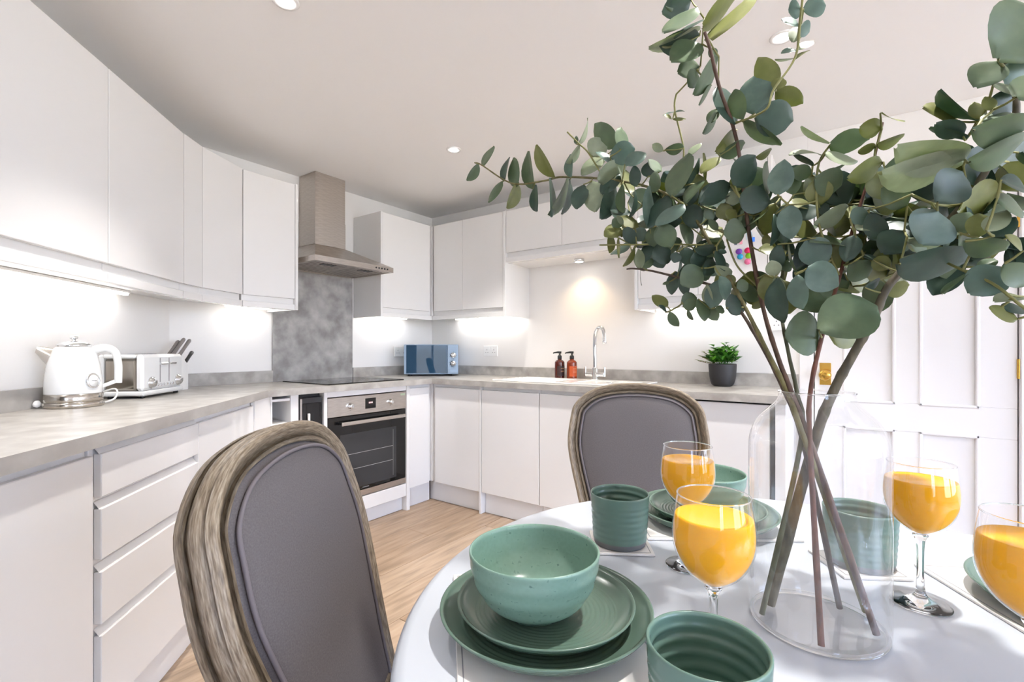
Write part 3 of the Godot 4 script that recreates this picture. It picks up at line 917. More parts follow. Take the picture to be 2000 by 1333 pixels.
	var spots := [[-0.012, 0.157, -0.028, 0.170, "knife with a grey steel handle, leftmost in the knife block"], [0.004, 0.172, -0.006, 0.166, "knife with a grey steel handle, second from the left in the block"], [0.018, 0.166, 0.016, 0.166, "knife with a grey steel handle, third from the left in the block"], [0.058, 0.140, 0.034, 0.100, "short dark-handled knife, rightmost in the knife block"]]
	for sdat in spots:
		var kn := thing("kitchen_knife", sdat[4], "knife", o + ax * Vector3(sdat[0], sdat[1], sdat[2]), 135.0, "knives in the block")
		var dirn := Vector3(0.80, 0.60, 0.0)
		var ln: float = sdat[3]
		part("handle", tube([dirn * 0.004, dirn * 0.012, dirn * ln * 0.6, dirn * ln * 0.95, dirn * ln], [0.007, 0.009, 0.0085, 0.010, 0.007], 10), M.dark if ln < 0.12 else M.knife, kn)
		part("bolster", tube([dirn * -0.012, dirn * 0.004], [0.006, 0.008], 10), M.steel, kn)
	t = thing("bread_bin", "sliver of a grey metal bin on the worktop at the left picture edge", "bin", at_run(LEFT, -2.80, TOP + 0.001, -1.36), LEFT)
	bx("body", plain(Color8(128, 128, 130), 0.4), t, -0.07, 0.086, 0.0, 0.165, -0.07, 0.05, 0.012)
	bx("lid", plain(Color8(138, 138, 140), 0.35), t, -0.071, 0.087, 0.166, 0.187, -0.071, 0.051, 0.008)

# ------------------------------------------------------------------ by the sink
func sink_things() -> void:
	var t := thing("sink", "white inset sink with drainer in the grey worktop", "sink", Vector3(1.60, TOP + 0.0004, 0.31))
	bx("drainer", M.porcelain, t, -0.50, 0.02, 0.0, 0.008, -0.215, 0.215, 0.003)
	for k in 7:
		bx("drainer_rib", M.porcelain, t, -0.45, -0.04, 0.0081, 0.0105, -0.15 + k * 0.048, -0.135 + k * 0.048, 0.001)
	for r in [[0.0205, 0.50, 0.15, 0.215], [0.0205, 0.50, -0.215, -0.12], [0.0205, 0.08, -0.119, 0.149], [0.44, 0.50, -0.119, 0.149]]:
		bx("rim", M.porcelain, t, r[0], r[1], 0.0, 0.008, r[2], r[3], 0.003)
	bx("bowl", M.porcelain, t, 0.0805, 0.4395, 0.0, 0.003, -0.1185, 0.1485, 0.001)
	part("plug", lathe([Vector2(0.0, 0.0), Vector2(0.035, 0.0), Vector2(0.035, 0.002), Vector2(0.0, 0.003)], 24), M.chrome, t, Vector3(0.26, 0.0031, 0.01))
	t = thing("kitchen_tap", "chrome swan-neck mixer tap with two cross levers", "tap", Vector3(1.683, TOP + 0.0086, 0.135))
	part("base", lathe([Vector2(0.0, 0.0), Vector2(0.027, 0.0), Vector2(0.027, 0.006), Vector2(0.020, 0.010), Vector2(0.019, 0.075), Vector2(0.015, 0.082), Vector2(0.0, 0.083)], 28), M.chrome, t)
	part("spout", tube(smooth([Vector3(0, 0.07, 0), Vector3(0, 0.15, 0.001), Vector3(0, 0.245, 0.004), Vector3(0.012, 0.315, 0.016), Vector3(0.050, 0.352, 0.045), Vector3(0.092, 0.338, 0.075), Vector3(0.108, 0.290, 0.088), Vector3(0.112, 0.262, 0.091)], 6), [0.0125], 16), M.chrome, t)
	part("aerator", lathe([Vector2(0.0, 0.0), Vector2(0.014, 0.0), Vector2(0.0145, 0.02), Vector2(0.012, 0.024), Vector2(0.0, 0.024)], 20), M.chrome, t, Vector3(0.1125, 0.243, 0.0912), Vector3(0, 0, 6))
	for sgn in [-1.0, 1.0]:
		part("valve", tube([Vector3(sgn * 0.015, 0.034, 0), Vector3(sgn * 0.066, 0.034, 0)], [0.0145], 18), M.chrome, t)
		part("lever", tube([Vector3(sgn * 0.071, 0.022, 0.0), Vector3(sgn * 0.071, 0.085, 0.0)], [0.007, 0.005], 12), M.chrome, t)
	var data := [[1.405, M.amber_dark, M.label_dark, "dark brown pump bottle, the left one of two beside the tap"], [1.503, M.amber, M.label_orange, "orange-amber pump bottle, the right one of two beside the tap"]]
	for d in data:
		t = thing("soap_bottle", d[3], "bottle", Vector3(d[0], TOP + 0.0086, 0.13), 20.0, "pump bottles beside the tap")
		part("bottle", lathe(smooth([Vector2(0.033, 0.0), Vector2(0.035, 0.004), Vector2(0.035, 0.10), Vector2(0.033, 0.117), Vector2(0.022, 0.128), Vector2(0.014, 0.131), Vector2(0.014, 0.138), Vector2(0.0, 0.138)], 4), 32), d[1], t)
		var lb := begin()
		lb.set_smooth_group(0)
		for k in 10:
			var a := lerpf(-0.35, 1.9, k / 10.0)
			var b := lerpf(-0.35, 1.9, (k + 1) / 10.0)
			quad(lb, Vector3(sin(a) * 0.0354, 0.016, cos(a) * 0.0354), Vector3(sin(a) * 0.0354, 0.088, cos(a) * 0.0354), Vector3(sin(b) * 0.0354, 0.088, cos(b) * 0.0354), Vector3(sin(b) * 0.0354, 0.016, cos(b) * 0.0354))
		part("label_band", finish(lb), d[2], t)
		for y in [0.070, 0.052, 0.046]:
			part("print_line", box(Vector3(0.026, 0.0022 if y > 0.06 else 0.0014, 0.0006), 0.0), plain(Color8(214, 168, 126), 0.6), t, Vector3(0.0245, y, 0.0265), Vector3(0, 43, 0))
		var p := part("pump_collar", lathe([Vector2(0.0, 0.138), Vector2(0.0155, 0.138), Vector2(0.0155, 0.158), Vector2(0.010, 0.163), Vector2(0.007, 0.166), Vector2(0.007, 0.180), Vector2(0.0, 0.180)], 20), M.black, t)
		part("pump_spout", tube([Vector3(0.012, 0.184, 0.0), Vector3(-0.012, 0.185, 0.0), Vector3(-0.042, 0.181, 0.0), Vector3(-0.047, 0.176, 0.0)], [0.0085, 0.0075, 0.005, 0.004], 10), M.black, p)
	# small plant
	t = thing("plant_pot", "small matt black plant pot on the worktop", "plant pot", Vector3(2.490, TOP + 0.0005, 0.125))
	part("pot", lathe(smooth([Vector2(0.045, 0.0), Vector2(0.060, 0.012), Vector2(0.071, 0.055), Vector2(0.075, 0.100), Vector2(0.076, 0.128)], 4) + [Vector2(0.072, 0.130), Vector2(0.069, 0.126), Vector2(0.066, 0.108)], 40), M.pot, t)
	part("base", lathe([Vector2(0.0, 0.0), Vector2(0.045, 0.0)], 32), M.pot, t)
	part("soil", lathe([Vector2(0.0685, 0.112), Vector2(0.0, 0.118)], 28), M.soil, t)
	var pl := thing("green_plant", "bushy bright green artificial plant in the black pot", "plant", Vector3(2.490, TOP + 0.118, 0.125))
	var lf := [blade(0.011, 0.042, 0.006), blade(0.013, 0.050, 0.010), blade(0.008, 0.036, 0.004)]
	for k in 40:
		var a := TAU * k * 0.381966
		var reach := lerpf(0.010, 0.085, sqrt((k + 0.5) / 40.0))
		var top := Vector3(cos(a) * reach, lerpf(0.125, 0.045, pow(reach / 0.085, 1.6)) + rng.randf_range(-0.02, 0.02), sin(a) * reach)
		var from := Vector3(cos(a) * reach * 0.35, 0.002, sin(a) * reach * 0.35)
		part("stalk", tube([from, (from + top) / 2.0 + Vector3(0, 0.008, 0), top], [0.0012, 0.001], 5), M.green[2], pl)
		for j in 6:
			var f := 0.35 + 0.13 * j
			var at := from.lerp(top, f)
			var yaw := a + j * 2.3 + rng.randf_range(-0.4, 0.4)
			var o := part("leaf", lf[rng.randi() % 3], M.green[rng.randi() % 3], pl, at)
			o.basis = Basis(Vector3.UP, -yaw) * Basis(Vector3.BACK, deg_to_rad(rng.randf_range(10, 65)))
	for k in 3:                       # one reddish sprig hangs out to the left
		var top := Vector3(-0.10 - 0.012 * k, 0.075 - 0.025 * k, 0.02 * k - 0.01)
		part("stalk", tube([Vector3(-0.03, 0.0, 0), top * 0.6, top], [0.0012], 5), plain(Color8(120, 84, 66), 0.7), pl)
		for j in 7:
			var o := part("leaf", lf[2], plain(Color8(132, 140, 86), 0.6), pl, top * (0.4 + 0.1 * j))
			o.basis = Basis(Vector3.UP, 3.1 + 0.9 * (j % 2) - 0.4) * Basis(Vector3.BACK, 0.6)

# a narrow leaf lying along x, folded along its middle
func blade(w: float, l: float, fold: float) -> ArrayMesh:
	var st := begin()
	st.set_smooth_group(0)
	var row := []
	for i in 6:
		var f := i / 5.0
		var hw := w * sin(PI * pow(f, 0.75)) + 0.0004
		row.append([Vector3(l * f, fold * (1.0 - f) - 0.010 * f * f, -hw), Vector3(l * f, -0.010 * f * f, 0), Vector3(l * f, fold * (1.0 - f) - 0.010 * f * f, hw)])
	for i in 5:
		for j in 2:
			quad(st, row[i][j], row[i + 1][j], row[i + 1][j + 1], row[i][j + 1])
	return finish(st)

func charm_string() -> void:
	var t := thing("hanging_charm", "string of bright round charms hanging on the cabinet behind the stems", "charm", Vector3(2.637, 1.585, 0.3245))
	for d in [[-0.024, 0.062, "7a3fb0", 0.016], [0.018, 0.062, "e0245e", 0.016], [-0.018, 0.034, "1f9fd0", 0.015], [0.022, 0.034, "8ac926", 0.015], [0.018, 0.004, "f27aa6", 0.016]]:
		part("disc", lathe([Vector2(0.0, -0.002), Vector2(d[3], -0.002), Vector2(d[3], 0.002), Vector2(0.0, 0.002)], 24), plain(Color.html(d[2]), 0.4), t, Vector3(d[0], d[1], 0.004), Vector3(90, 0, 0))
	for d in [[-0.040, 0.10, "4a5568"], [-0.014, 0.10, "f3a3b5"], [0.030, 0.108, "5cb85c"], [0.045, 0.106, "3d8bfd"]]:
		bx("tag", plain(Color.html(d[2]), 0.5), t, d[0] - 0.007, d[0] + 0.007, d[1], d[1] + 0.024, 0.001, 0.004, 0.001)
	for x in [-0.03, 0.012, 0.032, 0.045]:
		part("thread", tube([Vector3(x, 0.12, 0.003), Vector3(0.01, 0.24, 0.003)], [0.0012], 5), plain(Color8(150, 190, 215), 0.6), t)
	part("hook", lathe([Vector2(0.0, 0.0), Vector2(0.012, 0.0), Vector2(0.010, 0.006), Vector2(0.0, 0.008)], 16), M.white_plastic, t, Vector3(0.01, 0.243, 0.0), Vector3(90, 0, 0))

# ------------------------------------------------------------------ table
const FACE := 35.4       # the place settings stand square to this direction

func spot_at(x: float, z: float, lift := 0.0) -> Vector3:
	return Vector3(x, TABLE + lift, z)

func table_and_settings() -> void:
	var c := Vector3(3.065, 0, 2.334)
	var t := thing("dining_table", "round pale grey painted dining table laid for breakfast", "table", c)
	part("table_top", lathe([Vector2(0.0, TABLE - 0.030), Vector2(0.530, TABLE - 0.030), Vector2(0.552, TABLE - 0.026), Vector2(0.562, TABLE - 0.018), Vector2(0.563, TABLE - 0.010), Vector2(0.556, TABLE - 0.003), Vector2(0.546, TABLE), Vector2(0.0, TABLE)], 120), M.table, t)
	part("apron", lathe([Vector2(0.47, TABLE - 0.11), Vector2(0.485, TABLE - 0.11), Vector2(0.485, TABLE - 0.0305), Vector2(0.47, TABLE - 0.0305)], 80), M.table, t)
	part("pedestal", lathe(smooth([Vector2(0.20, 0.03), Vector2(0.12, 0.08), Vector2(0.06, 0.14), Vector2(0.075, 0.35), Vector2(0.05, 0.55), Vector2(0.10, 0.66), Vector2(0.10, 0.734)], 5), 40), M.table, t)
	for k in 4:
		var a := PI / 4 + k * PI / 2
		part("foot", tube([Vector3(cos(a) * 0.08, 0.12, sin(a) * 0.08), Vector3(cos(a) * 0.2, 0.10, sin(a) * 0.2), Vector3(cos(a) * 0.36, 0.03, sin(a) * 0.36)], [0.045, 0.04, 0.028], 12), M.table, t)

	# mats and coasters
	var mats := [[2.765, 2.557, 8.0, 0.235, 0.29, "white place mat under the nearest stack of plates"], [2.840, 2.040, -2.0, 0.29, 0.225, "white place mat under the far plates, in front of the far chair"], [3.352, 2.128, -6.0, 0.235, 0.29, "white place mat at the right picture edge under the half-seen plate"]]
	for m in mats:
		mat_at("place_mat", m[5], "place mat", spot_at(m[0], m[1], 0.0005), FACE + m[2], m[3], m[4], "white place mats")
	var coasters := [[2.745, 2.258, -4.0, "white coaster under the far green mug"], [3.102, 2.112, -4.0, "white coaster under the mug seen through the vase"], [2.986, 2.640, 6.0, "white coaster under the nearest green mug"]]
	for m in coasters:
		mat_at("coaster", m[3], "coaster", spot_at(m[0], m[1], 0.0005), FACE + m[2], 0.104, 0.104, "white coasters")

	# crockery
	var big := plate_mesh(0.1374, 0.026)
	var small := plate_mesh(0.1150, 0.022)
	var bowl := bowl_mesh(0.0835, 0.079)
	var mm := 0.0052
	var sets := [[Vector2(2.765, 2.557), "nearest", true], [Vector2(2.847, 2.048), "far", true], [Vector2(3.369, 2.119), "half-seen right-hand", false]]
	for s in sets:
		var x: float = s[0].x
		var z: float = s[0].y
		var w: String = s[1]
		var o := thing("dinner_plate", "large green stoneware dinner plate, bottom one of the %s place setting" % w, "plate", spot_at(x, z, mm), 0.0, "green dinner plates")
		part("plate", big, M.plate, o)
		if s[2]:
			o = thing("side_plate", "smaller ridged green plate on the %s dinner plate" % w, "plate", spot_at(x, z, mm + 0.0105), 0.0, "green side plates")
			part("plate", small, M.plate, o)
			o = thing("cereal_bowl", "speckled green stoneware bowl on top of the %s plates" % w, "bowl", spot_at(x - 0.006, z + 0.018 * (1.0 if w == "nearest" else 0.0), mm + 0.0205), 0.0, "green bowls")
			part("bowl", bowl, M.speckle, o)
	var mug_body := mug_mesh()
	var mug_foot := lathe([Vector2(0.0, 0.0), Vector2(0.0445, 0.0), Vector2(0.0465, 0.002), Vector2(0.0482, 0.0105)], 56)
	for m in [[2.745, 2.261, "ridged green mug on a coaster behind the nearest bowl"], [2.986, 2.640, "ridged green mug at the picture's lower edge, open towards us"], [3.105, 2.110, "ridged green mug seen through the glass vase"]]:
		var o := thing("mug", m[2], "mug", spot_at(m[0], m[1], 0.0053), 0.0, "green handleless mugs")
		part("body", mug_body, M.ceramic, o)
		part("foot", mug_foot, M.bare_clay, o)
	for g in [[2.968, 2.534, "orange juice, the glass nearest the middle in front of the vase"], [2.871, 2.276, "orange juice in front of the far chair's back"], [3.173, 2.207, "orange juice just right of the vase"], [3.236, 2.426, "orange juice cut by the right picture edge"]]:
		wine_glass(g[0], g[1], g[2])

func mat_at(called: String, label: String, cat: String, at: Vector3, turn: float, w: float, d: float, group: String) -> void:
	var t := thing(called, label, cat, at, turn, group)
	bx("board", M.mat, t, -w / 2, w / 2, 0.0, 0.0042, -d / 2, d / 2, 0.0008)
	var i := 0.006
	var l := 0.0007
	for r in [[-w / 2 + i, w / 2 - i, -d / 2 + i, -d / 2 + i + l * 2], [-w / 2 + i, w / 2 - i, d / 2 - i - l * 2, d / 2 - i], [-w / 2 + i, -w / 2 + i + l * 2, -d / 2 + i, d / 2 - i], [w / 2 - i - l * 2, w / 2 - i, -d / 2 + i, d / 2 - i]]:
		bx("border_line", M.mat_line, t, r[0], r[1], 0.0042, 0.0044, r[2], r[3], 0.0)

func plate_mesh(r: float, h: float) -> ArrayMesh:
	var p := [Vector2(0.0, 0.001), Vector2(r * 0.60, 0.001), Vector2(r * 0.62, 0.0), Vector2(r * 0.66, 0.0), Vector2(r * 0.68, 0.002)]
	p.append_array(smooth([Vector2(r * 0.72, 0.003), Vector2(r * 0.86, h * 0.30), Vector2(r * 0.96, h * 0.72), Vector2(r, h * 0.96)], 5))
	p.append_array([Vector2(r * 0.999, h), Vector2(r * 0.985, h + 0.0008)])
	p.append_array(smooth([Vector2(r * 0.965, h * 0.93), Vector2(r * 0.93, h * 0.72), Vector2(r * 0.86, h * 0.50), Vector2(r * 0.80, h * 0.38)], 5))
	var n := 14                       # thrown rings towards the middle
	for k in n * 4:
		var f := k / (n * 4.0)
		p.append(Vector2(r * lerpf(0.79, 0.05, f), lerpf(h * 0.37, h * 0.26, minf(1.0, f * 3.0)) + 0.0006 * cos(TAU * k / 4.0) * (1.0 - f)))
	p.append(Vector2(0.0, h * 0.26))
	return lathe(p, 96)

func bowl_mesh(r: float, h: float) -> ArrayMesh:
	var p := [Vector2(0.0, 0.002), Vector2(r * 0.40, 0.002), Vector2(r * 0.42, 0.0), Vector2(r * 0.46, 0.0), Vector2(r * 0.50, 0.003)]
	var out := smooth([Vector2(r * 0.55, 0.006), Vector2(r * 0.74, h * 0.22), Vector2(r * 0.90, h * 0.48), Vector2(r * 0.975, h * 0.76), Vector2(r, h * 0.98)], 8)
	for k in out.size():
		var f := float(k) / out.size()
		out[k].x += 0.0006 * sin(f * 28.0) * (1.0 - absf(f - 0.55) * 1.6)
	p.append_array(out)
	p.append_array([Vector2(r * 0.998, h), Vector2(r * 0.985, h + 0.001), Vector2(r * 0.968, h)])
	p.append_array(smooth([Vector2(r * 0.955, h * 0.95), Vector2(r * 0.93, h * 0.74), Vector2(r * 0.85, h * 0.47), Vector2(r * 0.68, h * 0.22), Vector2(r * 0.40, h * 0.10), Vector2(0.0, h * 0.075)], 6))
	return lathe(p, 96)

func mug_mesh() -> ArrayMesh:
	var p := []
	for k in 61:
		var f := k / 60.0
		var y := lerpf(0.0106, 0.089, f)
		p.append(Vector2(lerpf(0.0484, 0.0530, f) + 0.00028 * sin(f * TAU * 7.5) * smoothstep(0.0, 0.15, f) * (1.0 - smoothstep(0.75, 0.9, f)), y))
	p.append_array([Vector2(0.0530, 0.0910), Vector2(0.0520, 0.0922), Vector2(0.0505, 0.0915)])
	for k in 61:
		var f := k / 60.0
		p.append(Vector2(lerpf(0.0495, 0.0445, f) + 0.0010 * sin(f * TAU * 6.0) * smoothstep(0.04, 0.15, f), lerpf(0.089, 0.010, f)))
	p.append(Vector2(0.040, 0.007))
	p.append(Vector2(0.0, 0.0065))
	return lathe(p, 72)

func wine_glass(x: float, z: float, what: String) -> void:
	var t := thing("wine_glass", "stemmed glass of " + what, "glass", spot_at(x, z, 0.0004), 0.0, "stemmed juice glasses")
	var bowl := smooth([Vector2(0.0030, 0.0985), Vector2(0.014, 0.1035), Vector2(0.029, 0.1160), Vector2(0.0395, 0.1340), Vector2(0.0432, 0.1520), Vector2(0.0420, 0.1740), Vector2(0.0380, 0.2000)], 7)
	part("bowl", lathe(bowl, 72), M.glass, t)
	var rim := []
	for k in 9:
		var a := TAU * k / 8.0
		rim.append(Vector2(0.0380 + 0.0008 * cos(a), 0.2002 + 0.0008 * sin(a)))
	part("rim", lathe(rim, 64), M.solid_glass, t)
	part("stem", lathe(smooth([Vector2(0.0345, 0.0), Vector2(0.0350, 0.0014), Vector2(0.0330, 0.0028), Vector2(0.0180, 0.0062), Vector2(0.0075, 0.0140), Vector2(0.0046, 0.0300), Vector2(0.0042, 0.0600), Vector2(0.0052, 0.0880), Vector2(0.0090, 0.0986), Vector2(0.0, 0.0990)], 5), 48), M.solid_glass, t)
	part("foot_base", lathe([Vector2(0.0, 0.0), Vector2(0.0345, 0.0)], 48), M.solid_glass, t)
	# the drink is a thing of its own in the glass
	var j := thing("orange_juice", "orange juice filling the glass: " + what.replace("orange juice", "the one").trim_prefix("the one, "), "drink", spot_at(x, z, 0.0004), 0.0, "orange juice in the glasses")
	var level := 0.1775
	var p := [Vector2(0.0, 0.1012)]
	for b in bowl:
		if b.x > 0.006 and b.y < level:
			p.append(Vector2(b.x - 0.0012, b.y + 0.0012))
	p.append(Vector2(0.0402, level - 0.0006))
	p.append(Vector2(0.0395, level))
	p.append(Vector2(0.036, level - 0.0006))
	p.append(Vector2(0.0, level - 0.0006))
	part("drink", lathe(p, 64), M.juice, j)

func vase() -> void:
	var t := thing("glass_vase", "large clear glass bottle vase in the middle of the table", "vase", spot_at(3.055, 2.349, 0.0004))
	var prof := smooth([Vector2(0.0740, 0.0016), Vector2(0.0785, 0.0060), Vector2(0.0798, 0.016), Vector2(0.0798, 0.06), Vector2(0.0798, 0.12), Vector2(0.0798, 0.18), Vector2(0.0798, 0.225), Vector2(0.0780, 0.246), Vector2(0.0690, 0.267), Vector2(0.0530, 0.284), Vector2(0.0450, 0.294), Vector2(0.0430, 0.304)], 6)
	var wall_in := prof.duplicate()
	wall_in.reverse()
	part("body", lathe(prof, 96), M.glass, t)
	part("inner_wall", lathe(wall_in.map(func(p): return Vector2(p.x - 0.003, p.y)), 96), M.glass_inner, t)
	var rim := []
	for k in 9:
		var a := TAU * k / 8.0
		rim.append(Vector2(0.0432 + 0.0014 * cos(a), 0.3045 + 0.0011 * sin(a)))
	part("rim", lathe(rim, 80), M.solid_glass, t)
	var heel := []
	for k in 9:
		var a := TAU * k / 8.0
		heel.append(Vector2(0.0755 + 0.0030 * cos(a), 0.0034 + 0.0030 * sin(a)))
	part("heel", lathe(heel, 80), M.solid_glass, t)
	part("base", lathe([Vector2(0.0, 0.0), Vector2(0.0730, 0.0), Vector2(0.0765, 0.0014), Vector2(0.0780, 0.0045), Vector2(0.0770, 0.0062), Vector2(0.0730, 0.0055), Vector2(0.060, 0.0045), Vector2(0.0, 0.0045)], 80), M.glass, t)

# ------------------------------------------------------------------ chairs
func chair(label: String, at: Vector3, turn: float, open_side := 0) -> void:
	# local z points to the front of the chair, the origin is on the floor under the middle of the back
	var t := thing("dining_chair", label, "chair", at, turn, "carved dining chairs with grey upholstery")
	var half := [Vector2(0.1748, -0.5375), Vector2(0.1845, -0.4730), Vector2(0.2029, -0.3977), Vector2(0.2270, -0.3064), Vector2(0.2415, -0.2257), Vector2(0.2367, -0.1484), Vector2(0.2173, -0.0774), Vector2(0.1381, -0.0193), Vector2(0.0000, 0.0000)]
	var whole := []
	for p in half:
		whole.append(Vector2(-p.x, p.y))
	for k in range(half.size() - 2, -1, -1):
		whole.append(half[k])
	var path := smooth(whole, 6)
	var lean := Basis(Vector3.RIGHT, deg_to_rad(-16.0))
	var back := Node3D.new()
	back.name = "backrest"
	t.add_child(back)
	back.basis = lean
	back.position = Vector3(0, 1.0, 0.0)
	# section (out from the path, forward): a stepped moulding
	var sec := [Vector2(-0.036, -0.030), Vector2(-0.008, -0.031), Vector2(-0.002, -0.028), Vector2(0.0, -0.022), Vector2(-0.001, -0.017), Vector2(-0.005, -0.015), Vector2(-0.005, -0.012), Vector2(-0.001, -0.010), Vector2(0.0, -0.004), Vector2(-0.001, 0.004), Vector2(-0.005, 0.006), Vector2(-0.005, 0.009), Vector2(-0.001, 0.011), Vector2(-0.001, 0.017), Vector2(-0.005, 0.022), Vector2(-0.010, 0.023), Vector2(-0.013, 0.020), Vector2(-0.016, 0.016), Vector2(-0.026, 0.013), Vector2(-0.029, 0.016), Vector2(-0.034, 0.017), Vector2(-0.037, 0.012)]
	part("back_frame", sweep(path, sec), M.chair_wood, back)
	# upholstered pad inside the frame
	var inner := []
	for i in path.size():
		var a: Vector2 = path[maxi(i - 1, 0)]
		var b: Vector2 = path[mini(i + 1, path.size() - 1)]
		var d := (b - a).normalized()
		inner.append(path[i] + Vector2(-d.y, d.x) * -0.036)
	var mid := Vector2(0.0, -0.28)
	part("pad", cushion(inner, mid, 0.006, 0.034), M.fabric, back)
	part("rear_panel", cushion(inner, mid, -0.014, -0.008), M.fabric, back)
	var pip := []
	for p in inner:
		var q: Vector2 = p.lerp(mid, 0.05)
		pip.append(Vector3(q.x, q.y, 0.0215))
	part("piping", tube(pip, [0.0034], 8), M.piping, back)
	part("bottom_rail", tube([Vector3(-0.17, -0.525, 0), Vector3(0.17, -0.525, 0)], [0.021], 10), M.chair_legs, back)
	# seat and legs
	var so := []
	for k in 40:
		var a := TAU * k / 40.0
		var cx := cos(a)
		var sz := sin(a)
		so.append(Vector2(signf(cx) * pow(absf(cx), 0.6) * 0.25, 0.36 + signf(sz) * pow(absf(sz), 0.6) * 0.24))
	var rail := begin()
	add_slab(rail, PackedVector2Array(so), 0.385, 0.445)
	part("seat_rail", finish(rail), M.chair_legs, t)
	var seat := begin()
	seat.set_smooth_group(0)
	for ring in 6:
		for k in 40:
			var f := func(r: int, q: int) -> Vector3:
				var s: float = [0.97, 0.985, 0.95, 0.8, 0.5, 0.0][r] if r < 6 else 0.0
				var y: float = [0.4455, 0.465, 0.485, 0.500, 0.510, 0.513][r]
				var p: Vector2 = so[q % 40]
				return Vector3(p.x * s, y, 0.36 + (p.y - 0.36) * s)
			if ring < 5:
				quad_out(seat, f.call(ring, k), f.call(ring + 1, k), f.call(ring + 1, k + 1), f.call(ring, k + 1), Vector3(0, 0.40, 0.36))
	part("seat", finish(seat), M.fabric, t)
	var legp := smooth([Vector2(0.010, 0.0), Vector2(0.014, 0.02), Vector2(0.017, 0.15), Vector2(0.023, 0.31), Vector2(0.020, 0.335), Vector2(0.027, 0.350), Vector2(0.027, 0.3845)], 4)
	for p in [[-0.19, 0.17], [0.19, 0.17], [-0.20, 0.54], [0.20, 0.54]]:
		part("leg", lathe(legp, 20), M.chair_legs, t, Vector3(p[0], 0.0005, p[1]))

# a domed pad filling an outline
func cushion(outline: Array, mid: Vector2, z0: float, z1: float) -> ArrayMesh:
	var st := begin()
	st.set_smooth_group(0)
	var n := outline.size()
	var steps := [0.0, 0.06, 0.14, 0.3, 0.55, 0.8, 1.0]
	for i in n:
		var a: Vector2 = outline[i]
		var b: Vector2 = outline[(i + 1) % n]
		for k in steps.size() - 1:
			var f: float = steps[k]
			var g: float = steps[k + 1]
			var za := lerpf(z0, z1, sqrt(1.0 - pow(1.0 - f, 4.0)))
			var zb := lerpf(z0, z1, sqrt(1.0 - pow(1.0 - g, 4.0)))
			var a0 := a.lerp(mid, f)
			var a1 := a.lerp(mid, g)
			var b0 := b.lerp(mid, f)
			var b1 := b.lerp(mid, g)
			var away := Vector3(mid.x, mid.y, z0 - signf(z0) * 3.0 - (3.0 if z0 > 0 else -3.0))
			tri_out(st, Vector3(a0.x, a0.y, za), Vector3(b0.x, b0.y, za), Vector3(a1.x, a1.y, zb), away)
			if k < steps.size() - 2:
				tri_out(st, Vector3(a1.x, a1.y, zb), Vector3(b0.x, b0.y, za), Vector3(b1.x, b1.y, zb), away)
	return finish(st)

func chairs() -> void:
	chair("grey upholstered oval-back chair in the left foreground, carved weathered wood", Vector3(2.3177, 0, 2.6869), 125.9)
	chair("grey upholstered oval-back chair on the far side of the table", Vector3(2.4579, 0, 1.4168), 21.1)

# ------------------------------------------------------------------ eucalyptus
# A leaf blade of length and width one: base at the origin, x along it, z across it, y its upper side.
func leaf_mesh(bulge: float, fold: float, curl: float) -> ArrayMesh:
	var st := begin()
	st.set_smooth_group(0)
	var rows := []
	var n := 8
	for i in n + 1:
		var f := float(i) / n
		var hw := 0.5 * pow(sin(PI * pow(clampf(f * 0.985 + 0.008, 0.0, 1.0), bulge)), 0.62)
		var row := []
		for j in 5:
			var s := (j - 2) / 2.0
			var y := fold * absf(s) * hw * 2.0 - curl * (f - 0.35) * (f - 0.35) - 0.05 * s * s
			row.append(Vector3(f, y, s * hw))
		rows.append(row)
	for i in n:
		for j in 4:
			quad(st, rows[i][j], rows[i][j + 1], rows[i + 1][j + 1], rows[i + 1][j])
	return finish(st)

